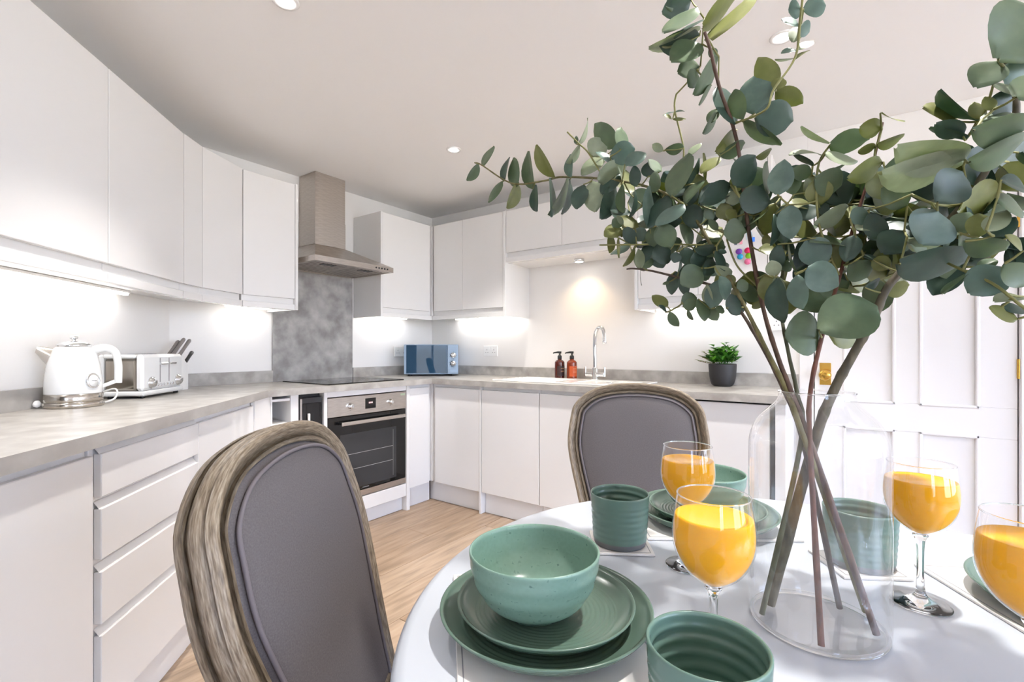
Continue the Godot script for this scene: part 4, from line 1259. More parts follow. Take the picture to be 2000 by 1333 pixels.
func eucalyptus() -> void:
	var tones := []
	for c in [[Color8(52, 72, 62), Color8(70, 90, 76)], [Color8(84, 101, 75), Color8(102, 116, 88)], [Color8(108, 112, 60), Color8(128, 130, 80)], [Color8(138, 148, 122), Color8(164, 168, 140)], [Color8(86, 108, 98), Color8(114, 132, 120)]]:
		var t := noise_tex(0.02, 4, [[0.0, c[0].darkened(0.12)], [0.5, c[0]], [1.0, c[1]]], 256, FastNoiseLite.TYPE_SIMPLEX_SMOOTH, 30 + tones.size())
		var m := patterned(t, Vector3(6, 6, 6), 0.42, true)
		m.backlight_enabled = true
		m.backlight = Color(0.42, 0.46, 0.30)
		tones.append(m)
	var shapes := [leaf_mesh(0.92, 0.06, 0.10), leaf_mesh(1.08, 0.10, 0.16), leaf_mesh(0.85, 0.03, -0.08), leaf_mesh(1.0, 0.14, 0.05)]
	var bark := [Color8(92, 66, 52), Color8(112, 104, 62), Color8(84, 68, 56), Color8(104, 60, 44), Color8(92, 84, 66), Color8(88, 88, 64)]
	var labels := ["tallest eucalyptus stem, reaching up to the picture's top edge", "eucalyptus stem arching far out to the left towards the hood", "low eucalyptus stem hanging left over the far chair", "reddish eucalyptus stem rising in the middle of the vase", "thickest eucalyptus stem, leaning right out of the picture", "short eucalyptus stem at the back of the bunch"]
	var stem_r := RandomNumberGenerator.new()
	stem_r.seed = 11
	for k in STEM_LINES.size():
		var d: Array = STEM_LINES[k]
		var t := thing("eucalyptus_stem", labels[k], "eucalyptus", spot_at(3.055, 2.349), 0.0, "eucalyptus stems in the vase")
		var bm := patterned(noise_tex(0.05, 3, [[0.0, bark[k].darkened(0.35)], [0.6, bark[k]], [1.0, bark[k].lightened(0.15)]], 128, FastNoiseLite.TYPE_SIMPLEX_SMOOTH, 50 + k), Vector3(14, 5, 14), 0.6)
		var pts := smooth(d[2], 7)
		var radii := []
		for i in pts.size():
			var f := float(i) / (pts.size() - 1)
			radii.append(lerpf(d[0], d[1], pow(f, 0.7)) * (1.14 if i % 7 == 3 else 1.0))     # leaf scars ring the stem
		part("stem", tube(pts, radii, 10), bm, t)
		for line in TWIG_LINES[k]:
			part("twig", tube(smooth(line, 6), [maxf(d[1], 0.0016), 0.0014], 8), M.twig, t)
		if STALKS[k].size():
			var st := begin()
			for s in STALKS[k]:
				var a := Vector3(s[0], s[1], s[2])
				var b := Vector3(s[3], s[4], s[5])
				add_tube(st, [a, a.lerp(b, 0.5) + Vector3(0, -0.04 * a.distance_to(b), 0), b], [0.0014, 0.0012, 0.0010], 5, false)
			part("stalks", finish(st), M.twig, t).set_meta("kind", "stuff")
		for l in LEAVES:
			if l[0] != k:
				continue
			var o := part("leaf", shapes[stem_r.randi() % 4], tones[l[1]], t)
			var ax := Vector3(l[5], l[6], l[7])
			var wd := Vector3(l[8], l[9], l[10])
			o.transform = Transform3D(Basis(ax, wd.cross(ax).normalized() * ax.length(), wd), Vector3(l[2], l[3], l[4]))

# each leaf: stem, tone, base, axis, width (metres from the middle of the vase's foot)
const LEAVES := [
	[1, 1, -0.5781, 0.7391, -0.0170, 0.0144, 0.0441, -0.0164, 0.0297, -0.0070, 0.0074],
	[1, 1, -0.5939, 0.7483, -0.0258, -0.0238, -0.0335, 0.0105, 0.0045, 0.0055, 0.0279],
	[1, 0, -0.5340, 0.7017, -0.0305, 0.0030, 0.0529, -0.0130, 0.0305, 0.0017, 0.0138],
	[1, 1, -0.5381, 0.7023, -0.0298, -0.0274, -0.0408, 0.0092, -0.0277, 0.0159, -0.0120],
	[1, 1, -0.5095, 0.6864, -0.0363, -0.0060, 0.0606, 0.0019, 0.0378, 0.0033, 0.0129],
	[1, 2, -0.5061, 0.6972, -0.0443, -0.0166, -0.0538, 0.0147, 0.0037, 0.0089, 0.0371],
	[1, 1, -0.4762, 0.6797, -0.0493, -0.0146, 0.0788, -0.0005, 0.0424, 0.0080, 0.0266],
	[1, 0, -0.4684, 0.6858, -0.0440, 0.0054, -0.0558, 0.0084, -0.0308, -0.0054, -0.0161],
	[1, 2, -0.4246, 0.6889, -0.0425, -0.0203, 0.0552, 0.0336, 0.0396, -0.0013, 0.0260],
	[1, 0, -0.4241, 0.6865, -0.0347, 0.0085, -0.0763, 0.0053, 0.0132, 0.0047, 0.0471],
	[1, 1, -0.3985, 0.6904, -0.0603, -0.0240, -0.0783, 0.0265, 0.0210, 0.0106, 0.0503],
	[1, 0, -0.3911, 0.6819, -0.0486, -0.0141, -0.0658, 0.0034, 0.0114, -0.0001, 0.0444],
	[1, 4, -0.3854, 0.6811, -0.0380, -0.0057, 0.0461, -0.0067, 0.0252, 0.0049, 0.0119],
	[1, 3, -0.3728, 0.7430, -0.0505, 0.0118, 0.0535, -0.0196, -0.0152, -0.0079, -0.0307],
	[1, 3, -0.3661, 0.7372, -0.0412, -0.0194, -0.0354, 0.0157, 0.0075, 0.0076, 0.0263],
	[1, 1, -0.3749, 0.7407, -0.0399, 0.0005, 0.0142, 0.0010, 0.0098, -0.0004, 0.0001],
	[1, 1, -0.3041, 0.7220, -0.0560, -0.0342, 0.0452, 0.0178, 0.0315, 0.0202, 0.0093],
	[1, 1, -0.2846, 0.7063, -0.0338, -0.0008, 0.0421, -0.0063, 0.0135, -0.0040, -0.0286],
	[1, 4, -0.3039, 0.6974, -0.0314, 0.0377, 0.0112, -0.0191, -0.0019, -0.0333, -0.0234],
	[1, 3, -0.3456, 0.7132, -0.0447, 0.0194, 0.0293, -0.0046, 0.0267, -0.0207, -0.0191],
	[1, 3, -0.3323, 0.7159, -0.0673, -0.0329, -0.0324, 0.0274, -0.0261, 0.0228, -0.0043],
	[1, 4, -0.3044, 0.6874, -0.0404, -0.0248, 0.0247, 0.0120, 0.0029, 0.0128, -0.0202],
	[1, 3, -0.3235, 0.6576, -0.0247, 0.0392, 0.0351, -0.0392, -0.0030, -0.0287, -0.0287],
	[1, 4, -0.2700, 0.6714, -0.0143, 0.0305, 0.0177, -0.0147, 0.0173, -0.0248, 0.0060],
	[1, 0, -0.3604, 0.6632, -0.0410, -0.0095, -0.0453, 0.0130, -0.0327, 0.0077, 0.0029],
	[1, 3, -0.3439, 0.6666, -0.0413, 0.0060, -0.0569, 0.0002, -0.0397, -0.0042, 0.0039],
	[1, 0, -0.3006, 0.6784, -0.0559, -0.0195, -0.0436, 0.0244, -0.0300, 0.0140, 0.0011],
	[1, 0, -0.3027, 0.6528, -0.0568, -0.0148, -0.0623, 0.0265, -0.0071, 0.0178, 0.0379],
	[1, 1, -0.2839, 0.6453, -0.0321, -0.0001, -0.0496, -0.0003, -0.0265, 0.0002, -0.0198],
	[1, 0, -0.2646, 0.6422, -0.0462, -0.0042, -0.0551, 0.0077, 0.0075, 0.0043, 0.0352],
	[1, 0, -0.2578, 0.6364, -0.0304, -0.0010, 0.0342, 0.0042, 0.0231, 0.0001, 0.0045],
	[1, 3, -0.2868, 0.6534, -0.0474, -0.0064, 0.0303, 0.0024, -0.0028, 0.0010, -0.0201],
	[1, 0, -0.2405, 0.6515, -0.0408, 0.0013, 0.0237, 0.0037, 0.0223, -0.0009, -0.0023],
	[1, 1, -0.2175, 0.6570, -0.0417, -0.0184, 0.0197, 0.0115, 0.0052, 0.0160, -0.0191],
	[1, 1, -0.2230, 0.6146, -0.0124, 0.0064, 0.0362, -0.0092, 0.0102, -0.0077, -0.0231],
	[1, 1, -0.2040, 0.6803, -0.0188, 0.0251, 0.0037, -0.0171, -0.0077, -0.0127, -0.0141],
	[1, 3, -0.2083, 0.6808, -0.0209, -0.0156, 0.0125, 0.0058, 0.0089, 0.0099, 0.0027],
	[1, 3, -0.1673, 0.6619, -0.0154, 0.0162, 0.0197, -0.0090, 0.0147, -0.0084, 0.0081],
	[1, 1, -0.1801, 0.5909, 0.0281, 0.0172, 0.0684, -0.0209, 0.0427, -0.0055, 0.0172],
	[1, 2, -0.1880, 0.6083, -0.0139, 0.0179, 0.0290, -0.0183, 0.0211, -0.0074, 0.0088],
	[1, 0, -0.1855, 0.5975, 0.0023, 0.0319, 0.0158, -0.0198, 0.0171, -0.0169, 0.0140],
	[1, 0, -0.1686, 0.6170, -0.0158, 0.0189, 0.0383, -0.0084, -0.0032, -0.0049, -0.0297],
	[1, 1, -0.1650, 0.5803, 0.0140, 0.0206, 0.0381, -0.0176, 0.0252, -0.0066, 0.0154],
	[0, 1, -0.1186, 0.6454, -0.0005, 0.0318, 0.0166, -0.0216, -0.0072, -0.0154, -0.0226],
	[0, 2, -0.1227, 0.6517, -0.0201, -0.0236, -0.0248, 0.0205, -0.0204, 0.0127, -0.0081],
	[0, 2, -0.1206, 0.6473, 0.0050, 0.0090, 0.0154, -0.0054, 0.0116, -0.0068, -0.0001],
	[0, 0, -0.1013, 0.5949, 0.0145, -0.0373, -0.0236, 0.0177, -0.0025, 0.0225, 0.0249],
	[1, 4, -0.1655, 0.5787, 0.0161, -0.0343, -0.0322, 0.0244, -0.0269, 0.0180, -0.0141],
	[2, 4, -0.2207, 0.5529, 0.0085, 0.0001, 0.0652, 0.0002, 0.0036, 0.0001, -0.0433],
	[1, 0, -0.1920, 0.5984, 0.0080, -0.0265, -0.0491, 0.0095, -0.0330, 0.0150, -0.0149],
	[1, 0, -0.1671, 0.5855, -0.0147, 0.0108, -0.0365, -0.0112, -0.0302, -0.0096, 0.0022],
	[1, 0, -0.1678, 0.5831, -0.0044, 0.0167, 0.0316, -0.0160, 0.0048, -0.0130, -0.0207],
	[2, 2, -0.2922, 0.5786, -0.0573, -0.0248, -0.0156, 0.0222, -0.0204, 0.0251, -0.0052],
	[2, 1, -0.2912, 0.5794, -0.0549, -0.0137, 0.0113, 0.0116, 0.0150, 0.0156, 0.0025],
	[2, 3, -0.2851, 0.5787, -0.0436, -0.0066, 0.0148, 0.0097, 0.0036, 0.0087, -0.0108],
	[2, 0, -0.2769, 0.5700, -0.0268, 0.0174, -0.0290, -0.0081, -0.0197, -0.0117, -0.0004],
	[2, 4, -0.2601, 0.5668, -0.0361, 0.0109, -0.0208, -0.0098, -0.0230, -0.0123, 0.0005],
	[2, 1, -0.1988, 0.5504, 0.0272, 0.0146, -0.0334, -0.0134, -0.0310, -0.0141, 0.0014],
	[2, 1, -0.2282, 0.5581, -0.0168, 0.0147, -0.0285, -0.0171, -0.0294, -0.0156, 0.0006],
	[1, 1, -0.1811, 0.5597, -0.0229, 0.0117, -0.0349, -0.0183, -0.0090, -0.0151, 0.0232],
	[2, 1, -0.1113, 0.5287, 0.0096, 0.0261, 0.0036, -0.0129, 0.0037, -0.0368, -0.0028],
	[0, 2, -0.1121, 0.5555, -0.0156, -0.0070, 0.0221, 0.0052, 0.0230, 0.0076, -0.0016],
	[5, 2, -0.1083, 0.5517, -0.0014, 0.0095, 0.0126, -0.0089, 0.0111, -0.0139, -0.0078],
	[1, 1, -0.1301, 0.5696, -0.0144, -0.0120, -0.0091, 0.0045, -0.0097, 0.0162, 0.0069],
	[2, 1, -0.1217, 0.5388, -0.0050, -0.0121, 0.0148, 0.0080, 0.0045, 0.0118, -0.0151],
	[2, 2, -0.3081, 0.5657, -0.0471, 0.0016, -0.0346, 0.0073, -0.0064, 0.0041, 0.0208],
	[2, 2, -0.2920, 0.5556, -0.0415, -0.0008, -0.0344, -0.0018, 0.0029, -0.0013, 0.0229],
	[2, 2, -0.2596, 0.5363, -0.0346, -0.0173, -0.0346, 0.0083, 0.0036, 0.0044, 0.0262],
	[2, 3, -0.2540, 0.5000, -0.0448, -0.0060, 0.0340, -0.0043, 0.0202, 0.0044, 0.0070],
	[2, 1, -0.2387, 0.4948, -0.0138, 0.0156, 0.0135, -0.0066, 0.0016, -0.0080, -0.0127],
	[2, 1, -0.2540, 0.4997, -0.0430, 0.0001, -0.0297, 0.0002, -0.0074, -0.0002, -0.0183],
	[2, 0, -0.1983, 0.5218, -0.0281, -0.0222, -0.0151, 0.0183, -0.0136, 0.0317, 0.0097],
	[2, 0, -0.2216, 0.5226, -0.0233, 0.0111, -0.0290, -0.0035, -0.0264, -0.0103, 0.0015],
	[2, 0, -0.1826, 0.5128, -0.0075, -0.0029, -0.0169, 0.0030, -0.0143, 0.0043, 0.0101],
	[2, 4, -0.1854, 0.4845, -0.0257, 0.0007, 0.0313, -0.0065, -0.0023, -0.0041, -0.0197],
	[2, 0, -0.1923, 0.4873, -0.0328, -0.0068, -0.0373, 0.0038, -0.0241, 0.0036, -0.0074],
	[2, 1, -0.1965, 0.4682, -0.0142, -0.0086, -0.0039, 0.0059, -0.0044, 0.0053, -0.0029],
	[1, 1, -0.1447, 0.4832, -0.0019, -0.0233, -0.0253, 0.0209, -0.0193, 0.0290, 0.0136],
	[2, 0, -0.1797, 0.4774, -0.0221, 0.0067, -0.0315, -0.0034, -0.0200, -0.0035, -0.0072],
	[2, 0, -0.1538, 0.5114, 0.0014, 0.0307, 0.0013, -0.0151, -0.0085, -0.0132, -0.0184],
	[2, 0, -0.1558, 0.5101, -0.0106, 0.0070, -0.0219, -0.0111, -0.0197, -0.0131, 0.0134],
	[1, 0, -0.1300, 0.4995, -0.0137, -0.0097, -0.0277, 0.0093, -0.0095, 0.0112, 0.0235],
	[2, 0, -0.1221, 0.5062, 0.0029, 0.0104, -0.0307, -0.0043, -0.0089, -0.0058, 0.0198],
	[2, 0, -0.1196, 0.5055, 0.0049, 0.0094, -0.0032, -0.0092, -0.0050, -0.0061, -0.0030],
	[2, 0, -0.1737, 0.5180, -0.0093, 0.0107, -0.0270, -0.0159, -0.0219, -0.0093, 0.0010],
	[1, 3, -0.1238, 0.4818, 0.0095, 0.0194, -0.0123, -0.0211, -0.0142, -0.0106, -0.0069],
	[1, 4, -0.1102, 0.4640, 0.0351, 0.0055, -0.0329, -0.0105, -0.0110, -0.0096, 0.0245],
	[1, 4, -0.1209, 0.4662, -0.0115, -0.0099, -0.0436, 0.0129, -0.0294, 0.0056, -0.0037],
	[2, 3, -0.1393, 0.4580, -0.0070, 0.0044, -0.0325, -0.0016, -0.0181, -0.0018, -0.0120],
	[2, 1, -0.1788, 0.4360, -0.0192, 0.0207, 0.0063, -0.0121, 0.0052, -0.0243, -0.0037],
	[2, 1, -0.1711, 0.4269, 0.0000, 0.0188, 0.0071, -0.0075, 0.0010, -0.0171, -0.0136],
	[2, 1, -0.1488, 0.4373, -0.0006, 0.0119, -0.0328, 0.0002, -0.0128, -0.0045, 0.0259],
	[2, 1, -0.1360, 0.4236, -0.0114, 0.0113, -0.0190, -0.0021, -0.0159, -0.0094, 0.0000],
	[2, 1, -0.1234, 0.4217, 0.0068, 0.0119, -0.0048, -0.0082, 0.0008, -0.0123, 0.0085],
	[1, 0, -0.1074, 0.4204, 0.0141, 0.0178, 0.0092, -0.0097, 0.0108, -0.0289, -0.0076],
	[1, 1, -0.0950, 0.4489, 0.0045, 0.0138, 0.0069, -0.0077, 0.0062, -0.0175, -0.0044],
	[2, 2, -0.2048, 0.4311, -0.0332, -0.0208, 0.0175, 0.0152, 0.0150, 0.0131, 0.0055],
	[2, 0, -0.2002, 0.4209, -0.0144, -0.0098, 0.0103, 0.0104, -0.0008, 0.0076, -0.0083],
	[2, 1, -0.1971, 0.4209, -0.0162, 0.0124, -0.0238, -0.0064, -0.0160, -0.0066, -0.0066],
	[2, 1, -0.1698, 0.4234, -0.0182, 0.0074, -0.0170, -0.0005, -0.0085, -0.0034, -0.0082],
	[1, 0, -0.1660, 0.9093, -0.0268, -0.0386, -0.0165, 0.0209, -0.0002, 0.0274, 0.0213],
	[1, 1, -0.1507, 0.8750, 0.0010, -0.0392, -0.0435, 0.0364, -0.0345, 0.0231, -0.0095],
	[1, 1, -0.1702, 0.9230, -0.0321, -0.0273, -0.0240, 0.0281, -0.0012, 0.0301, 0.0246],
	[1, 0, -0.1440, 0.8648, -0.0150, -0.0402, -0.0228, 0.0204, -0.0217, 0.0180, -0.0226],
	[1, 3, -0.1560, 0.8661, -0.0422, -0.0679, -0.0293, 0.0394, 0.0310, -0.0067, 0.0486],
	[1, 2, -0.1418, 0.8432, -0.0003, 0.0380, 0.0535, -0.0394, -0.0168, -0.0162, -0.0382],
	[0, 2, -0.1293, 0.8081, 0.0204, 0.0502, 0.0751, -0.0531, 0.0519, -0.0151, 0.0278],
	[1, 0, -0.1578, 0.8590, -0.0439, -0.0512, -0.0164, 0.0376, 0.0193, 0.0182, 0.0343],
	[1, 2, -0.1791, 0.8443, -0.0231, -0.0234, -0.0107, 0.0252, 0.0160, -0.0089, 0.0110],
	[1, 1, -0.1453, 0.8232, -0.0096, -0.0403, -0.0219, 0.0244, -0.0313, 0.0448, -0.0114],
	[1, 1, -0.1539, 0.8044, -0.0337, -0.0263, -0.0110, 0.0255, -0.0077, 0.0320, 0.0059],
	[1, 1, -0.1347, 0.8135, -0.0092, 0.0066, -0.0131, -0.0084, -0.0105, -0.0098, 0.0071],
	[1, 1, -0.1291, 0.8076, -0.0072, 0.0002, -0.0242, 0.0008, -0.0070, 0.0005, 0.0149],
	[1, 1, -0.1523, 0.7845, -0.0054, -0.0077, -0.0275, 0.0095, -0.0098, 0.0110, 0.0237],
	[0, 1, -0.1183, 0.7856, 0.0072, -0.0283, -0.0538, 0.0143, 0.0037, 0.0093, 0.0424],
	[1, 1, -0.1323, 0.7565, -0.0102, -0.0155, -0.0304, 0.0124, 0.0077, 0.0049, 0.0218],
	[0, 0, -0.1158, 0.7352, 0.0251, 0.0196, -0.0524, -0.0205, -0.0172, -0.0234, 0.0434],
	[0, 1, -0.0873, 0.6847, 0.0104, -0.0088, 0.0381, 0.0152, 0.0262, 0.0009, 0.0130],
	[0, 1, -0.1268, 0.7222, -0.0147, -0.0076, -0.0243, 0.0102, -0.0174, 0.0059, 0.0012],
	[0, 4, -0.0727, 0.6942, -0.0012, 0.0014, 0.0552, 0.0009, 0.0465, -0.0011, -0.0047],
	[0, 2, -0.0493, 0.7231, -0.0068, -0.0178, 0.0431, 0.0149, 0.0301, 0.0090, 0.0100],
	[0, 2, -0.0467, 0.7122, 0.0157, 0.0101, 0.0147, -0.0041, 0.0164, -0.0113, 0.0003],
	[0, 2, -0.0457, 0.7142, 0.0048, 0.0296, -0.0141, -0.0263, -0.0185, -0.0142, -0.0131],
	[0, 4, -0.0165, 0.8143, 0.0068, -0.0130, -0.0023, 0.0086, -0.0032, 0.0267, 0.0023],
	[0, 4, -0.0147, 0.8193, -0.0053, 0.0259, 0.0029, -0.0120, 0.0023, -0.0300, -0.0023],
	[0, 4, -0.0188, 0.7945, 0.0044, -0.0186, 0.0107, 0.0108, 0.0016, 0.0188, -0.0158],
	[0, 4, -0.0169, 0.7942, 0.0013, 0.0096, -0.0061, -0.0102, -0.0086, -0.0221, 0.0052],
	[0, 3, -0.0181, 0.8043, -0.0160, -0.0085, -0.0243, 0.0108, -0.0204, 0.0077, 0.0013],
	[0, 4, -0.0210, 0.7627, 0.0032, -0.0175, -0.0019, 0.0109, -0.0054, 0.0115, -0.0067],
	[0, 3, -0.0208, 0.7696, -0.0080, 0.0176, 0.0126, -0.0132, 0.0113, -0.0112, 0.0044],
	[0, 3, -0.0245, 0.7536, -0.0009, -0.0220, -0.0023, 0.0149, 0.0100, -0.0058, 0.0138],
	[0, 2, -0.0249, 0.7562, -0.0058, 0.0167, 0.0121, -0.0090, 0.0105, -0.0070, 0.0102],
	[1, 4, -0.1935, 0.7450, -0.0330, -0.0167, -0.0032, 0.0080, -0.0059, 0.0072, -0.0094],
	[1, 4, -0.1894, 0.7374, -0.0192, 0.0135, 0.0012, -0.0068, 0.0041, -0.0069, 0.0069],
	[1, 2, -0.1914, 0.7258, -0.0161, 0.0177, -0.0018, -0.0080, 0.0029, -0.0101, 0.0087],
	[1, 2, -0.1922, 0.7252, -0.0141, -0.0095, 0.0051, 0.0096, -0.0007, 0.0082, -0.0051],
	[0, 0, -0.0675, 0.6794, 0.0223, 0.0417, -0.0026, -0.0404, -0.0179, -0.0403, -0.0160],
	[0, 2, -0.0991, 0.6849, -0.0198, -0.0210, -0.0369, 0.0242, 0.0008, 0.0157, 0.0246],
	[0, 1, -0.1233, 0.7165, -0.0134, -0.0165, -0.0351, 0.0142, 0.0035, 0.0085, 0.0250],
	[0, 1, -0.0875, 0.6841, 0.0053, 0.0428, -0.0375, -0.0280, -0.0210, 0.0035, -0.0368],
	[0, 0, -0.0930, 0.5872, 0.0285, 0.0240, 0.0389, -0.0056, 0.0181, -0.0170, -0.0407],
	[0, 0, -0.1078, 0.6068, -0.0260, -0.0366, -0.0295, 0.0367, -0.0265, 0.0277, -0.0042],
	[0, 0, -0.0887, 0.5735, 0.0195, 0.0358, -0.0085, -0.0192, -0.0069, -0.0394, 0.0046],
	[0, 3, -0.0958, 0.5878, -0.0146, -0.0158, -0.0110, 0.0088, -0.0086, 0.0173, 0.0061],
	[0, 2, -0.0690, 0.6267, 0.0118, 0.0176, 0.0120, -0.0155, -0.0056, -0.0085, -0.0129],
	[0, 1, -0.0561, 0.5771, -0.0027, -0.0031, 0.0481, -0.0053, 0.0065, -0.0028, -0.0297],
	[3, 4, -0.0419, 0.5672, 0.0245, 0.0079, 0.0451, -0.0021, 0.0309, -0.0055, -0.0021],
	[3, 1, -0.0254, 0.5721, -0.0056, -0.0067, 0.0384, 0.0033, 0.0254, 0.0046, -0.0011],
	[3, 1, -0.0052, 0.5942, -0.0058, -0.0201, 0.0049, 0.0200, 0.0101, 0.0178, 0.0059],
	[3, 3, 0.0132, 0.6296, -0.0042, -0.0303, 0.0182, 0.0287, 0.0147, -0.0106, 0.0223],
	[3, 1, 0.0155, 0.6260, 0.0043, 0.0409, 0.0075, -0.0285, -0.0111, -0.0232, -0.0220],
	[3, 3, 0.0073, 0.6174, 0.0002, -0.0350, 0.0024, 0.0256, -0.0136, 0.0154, -0.0200],
	[3, 3, 0.0109, 0.6110, 0.0167, 0.0331, -0.0104, -0.0227, 0.0040, -0.0224, 0.0162],
	[3, 0, -0.0039, 0.6041, 0.0006, -0.0210, 0.0152, 0.0207, 0.0121, -0.0053, 0.0162],
	[3, 1, 0.0073, 0.5912, -0.0008, 0.0309, 0.0183, -0.0301, -0.0164, -0.0066, -0.0208],
	[3, 1, 0.0000, 0.5825, 0.0175, 0.0283, -0.0116, -0.0153, -0.0177, -0.0304, -0.0096],
	[3, 2, -0.0026, 0.5952, -0.0152, -0.0112, -0.0258, 0.0039, -0.0096, 0.0075, 0.0217],
	[3, 2, 0.0008, 0.5828, 0.0118, 0.0050, -0.0317, -0.0109, -0.0313, -0.0058, 0.0025],
	[3, 2, -0.0329, 0.5605, -0.0041, 0.0289, -0.0047, -0.0181, 0.0054, -0.0187, 0.0135],
	[3, 0, 0.0016, 0.5545, -0.0147, -0.0209, -0.0167, 0.0120, -0.0164, 0.0182, -0.0033],
	[3, 0, 0.0039, 0.5502, -0.0089, 0.0109, -0.0059, -0.0051, -0.0063, -0.0153, 0.0042],
	[3, 3, 0.0358, 0.5452, -0.0059, -0.0346, -0.0233, 0.0200, 0.0021, 0.0192, 0.0260],
	[3, 0, -0.0451, 0.5446, 0.0131, -0.0027, -0.0421, -0.0031, -0.0070, -0.0016, 0.0278],
	[3, 0, -0.0402, 0.5577, -0.0031, 0.0030, -0.0513, -0.0055, -0.0302, 0.0000, -0.0171],
	[3, 4, -0.0296, 0.5530, 0.0181, 0.0028, -0.0463, 0.0057, -0.0298, -0.0019, -0.0007],
	[3, 0, -0.0436, 0.5045, 0.0066, -0.0004, -0.0333, -0.0039, -0.0206, 0.0013, -0.0090],
	[0, 3, -0.0456, 0.4617, 0.0086, -0.0052, 0.0199, 0.0067, 0.0192, 0.0055, -0.0014],
	[0, 0, -0.0428, 0.4558, 0.0245, 0.0049, -0.0593, -0.0082, -0.0306, 0.0010, -0.0256],
	[0, 3, -0.0471, 0.4623, -0.0046, 0.0028, -0.0445, 0.0035, -0.0223, -0.0029, -0.0189],
	[3, 1, -0.0230, 0.4635, 0.0081, -0.0102, 0.0382, 0.0014, 0.0051, 0.0004, 0.0255],
	[3, 4, -0.0191, 0.4561, 0.0440, 0.0049, -0.0437, 0.0074, -0.0251, -0.0050, -0.0130],
	[3, 0, -0.0110, 0.5135, -0.0180, -0.0114, -0.0440, 0.0027, -0.0161, 0.0063, 0.0345],
	[3, 4, -0.0090, 0.5044, 0.0156, 0.0190, -0.0337, -0.0133, -0.0334, -0.0190, 0.0005],
	[3, 4, -0.0065, 0.4613, 0.0559, 0.0311, -0.0227, -0.0160, -0.0184, -0.0341, 0.0127],
	[3, 1, -0.0058, 0.5047, 0.0178, 0.0558, -0.0098, -0.0502, 0.0239, -0.0241, 0.0313],
	[3, 0, 0.0417, 0.5051, 0.0067, -0.0102, -0.0340, 0.0090, -0.0229, 0.0070, 0.0003],
	[3, 1, -0.0234, 0.4201, 0.0288, 0.0355, 0.0085, -0.0343, 0.0200, -0.0364, 0.0116],
	[0, 2, -0.0411, 0.4575, -0.0114, 0.0090, -0.0470, -0.0066, -0.0367, -0.0075, 0.0033],
	[0, 2, -0.0611, 0.4665, -0.0080, 0.0143, -0.0397, -0.0040, -0.0324, -0.0119, 0.0020],
	[0, 1, -0.0404, 0.4718, -0.0046, 0.0115, 0.0077, -0.0046, 0.0078, -0.0149, -0.0054],
	[1, 1, -0.0968, 0.4526, -0.0222, 0.0255, -0.0141, -0.0249, 0.0024, -0.0288, 0.0187],
	[5, 2, -0.0777, 0.4354, -0.0422, 0.0073, -0.0119, -0.0047, -0.0157, -0.0141, 0.0111],
	[2, 0, -0.1109, 0.4400, -0.0233, 0.0180, -0.0252, -0.0141, -0.0193, -0.0215, 0.0137],
	[0, 2, -0.0694, 0.5044, -0.0265, 0.0181, 0.0021, -0.0085, 0.0061, -0.0187, 0.0083],
	[5, 2, -0.0384, 0.5055, -0.0551, -0.0327, 0.0022, 0.0274, -0.0108, 0.0204, -0.0144],
	[0, 2, -0.0791, 0.5586, -0.0348, 0.0181, -0.0245, -0.0224, -0.0046, -0.0223, 0.0208],
	[3, 2, 0.0124, 0.4936, -0.0068, 0.0213, -0.0210, -0.0149, -0.0236, -0.0220, -0.0028],
	[3, 1, 0.0056, 0.3853, 0.0485, 0.0584, 0.0300, -0.0336, 0.0346, -0.0517, 0.0140],
	[3, 1, 0.0061, 0.3846, 0.0079, -0.0374, -0.0050, 0.0273, -0.0052, 0.0582, 0.0037],
	[3, 2, 0.0142, 0.3838, -0.0186, 0.0393, 0.0041, -0.0400, 0.0029, -0.0474, -0.0020],
	[4, 1, 0.1488, 0.6325, 0.1186, 0.0293, 0.0488, -0.0206, 0.0455, -0.0410, -0.0323],
	[4, 1, 0.1537, 0.6426, 0.0921, -0.0176, -0.0260, 0.0175, -0.0265, 0.0176, -0.0005],
	[4, 4, 0.1569, 0.6348, 0.0937, 0.0213, -0.0193, -0.0220, -0.0158, -0.0288, 0.0101],
	[4, 3, 0.1478, 0.6150, 0.1055, 0.0230, -0.0093, -0.0133, 0.0007, -0.0158, 0.0123],
	[4, 1, 0.1635, 0.6612, 0.1038, 0.0328, -0.0189, -0.0270, -0.0149, -0.0408, 0.0104],
	[4, 1, 0.1613, 0.5946, 0.1148, 0.0308, 0.0198, -0.0205, 0.0231, -0.0293, 0.0065],
	[4, 0, 0.1472, 0.6053, 0.0886, 0.0206, -0.0070, -0.0175, -0.0061, -0.0283, 0.0042],
	[3, 2, 0.0656, 0.6405, 0.0331, 0.0229, -0.0098, -0.0212, -0.0076, 0.0122, -0.0139],
	[3, 2, 0.0681, 0.6316, 0.0059, -0.0226, 0.0001, 0.0190, 0.0075, 0.0203, 0.0088],
	[3, 2, 0.0632, 0.6055, 0.0291, 0.0263, 0.0106, -0.0219, -0.0104, -0.0095, -0.0172],
	[3, 2, 0.0619, 0.6074, 0.0151, -0.0178, -0.0047, 0.0121, 0.0051, 0.0089, 0.0108],
	[3, 2, 0.0692, 0.5892, 0.0105, -0.0326, -0.0238, 0.0341, 0.0025, 0.0233, 0.0186],
	[3, 1, 0.0708, 0.5799, 0.0140, 0.0254, 0.0152, -0.0168, -0.0001, -0.0172, -0.0157],
	[3, 2, 0.0588, 0.5806, 0.0018, 0.0163, -0.0304, -0.0138, -0.0240, -0.0206, 0.0170],
	[4, 1, 0.0920, 0.5324, 0.0066, -0.0236, 0.0206, 0.0242, 0.0199, 0.0193, 0.0031],
	[4, 3, 0.1357, 0.5619, 0.0542, -0.0599, 0.0051, 0.0617, 0.0320, 0.0214, 0.0293],
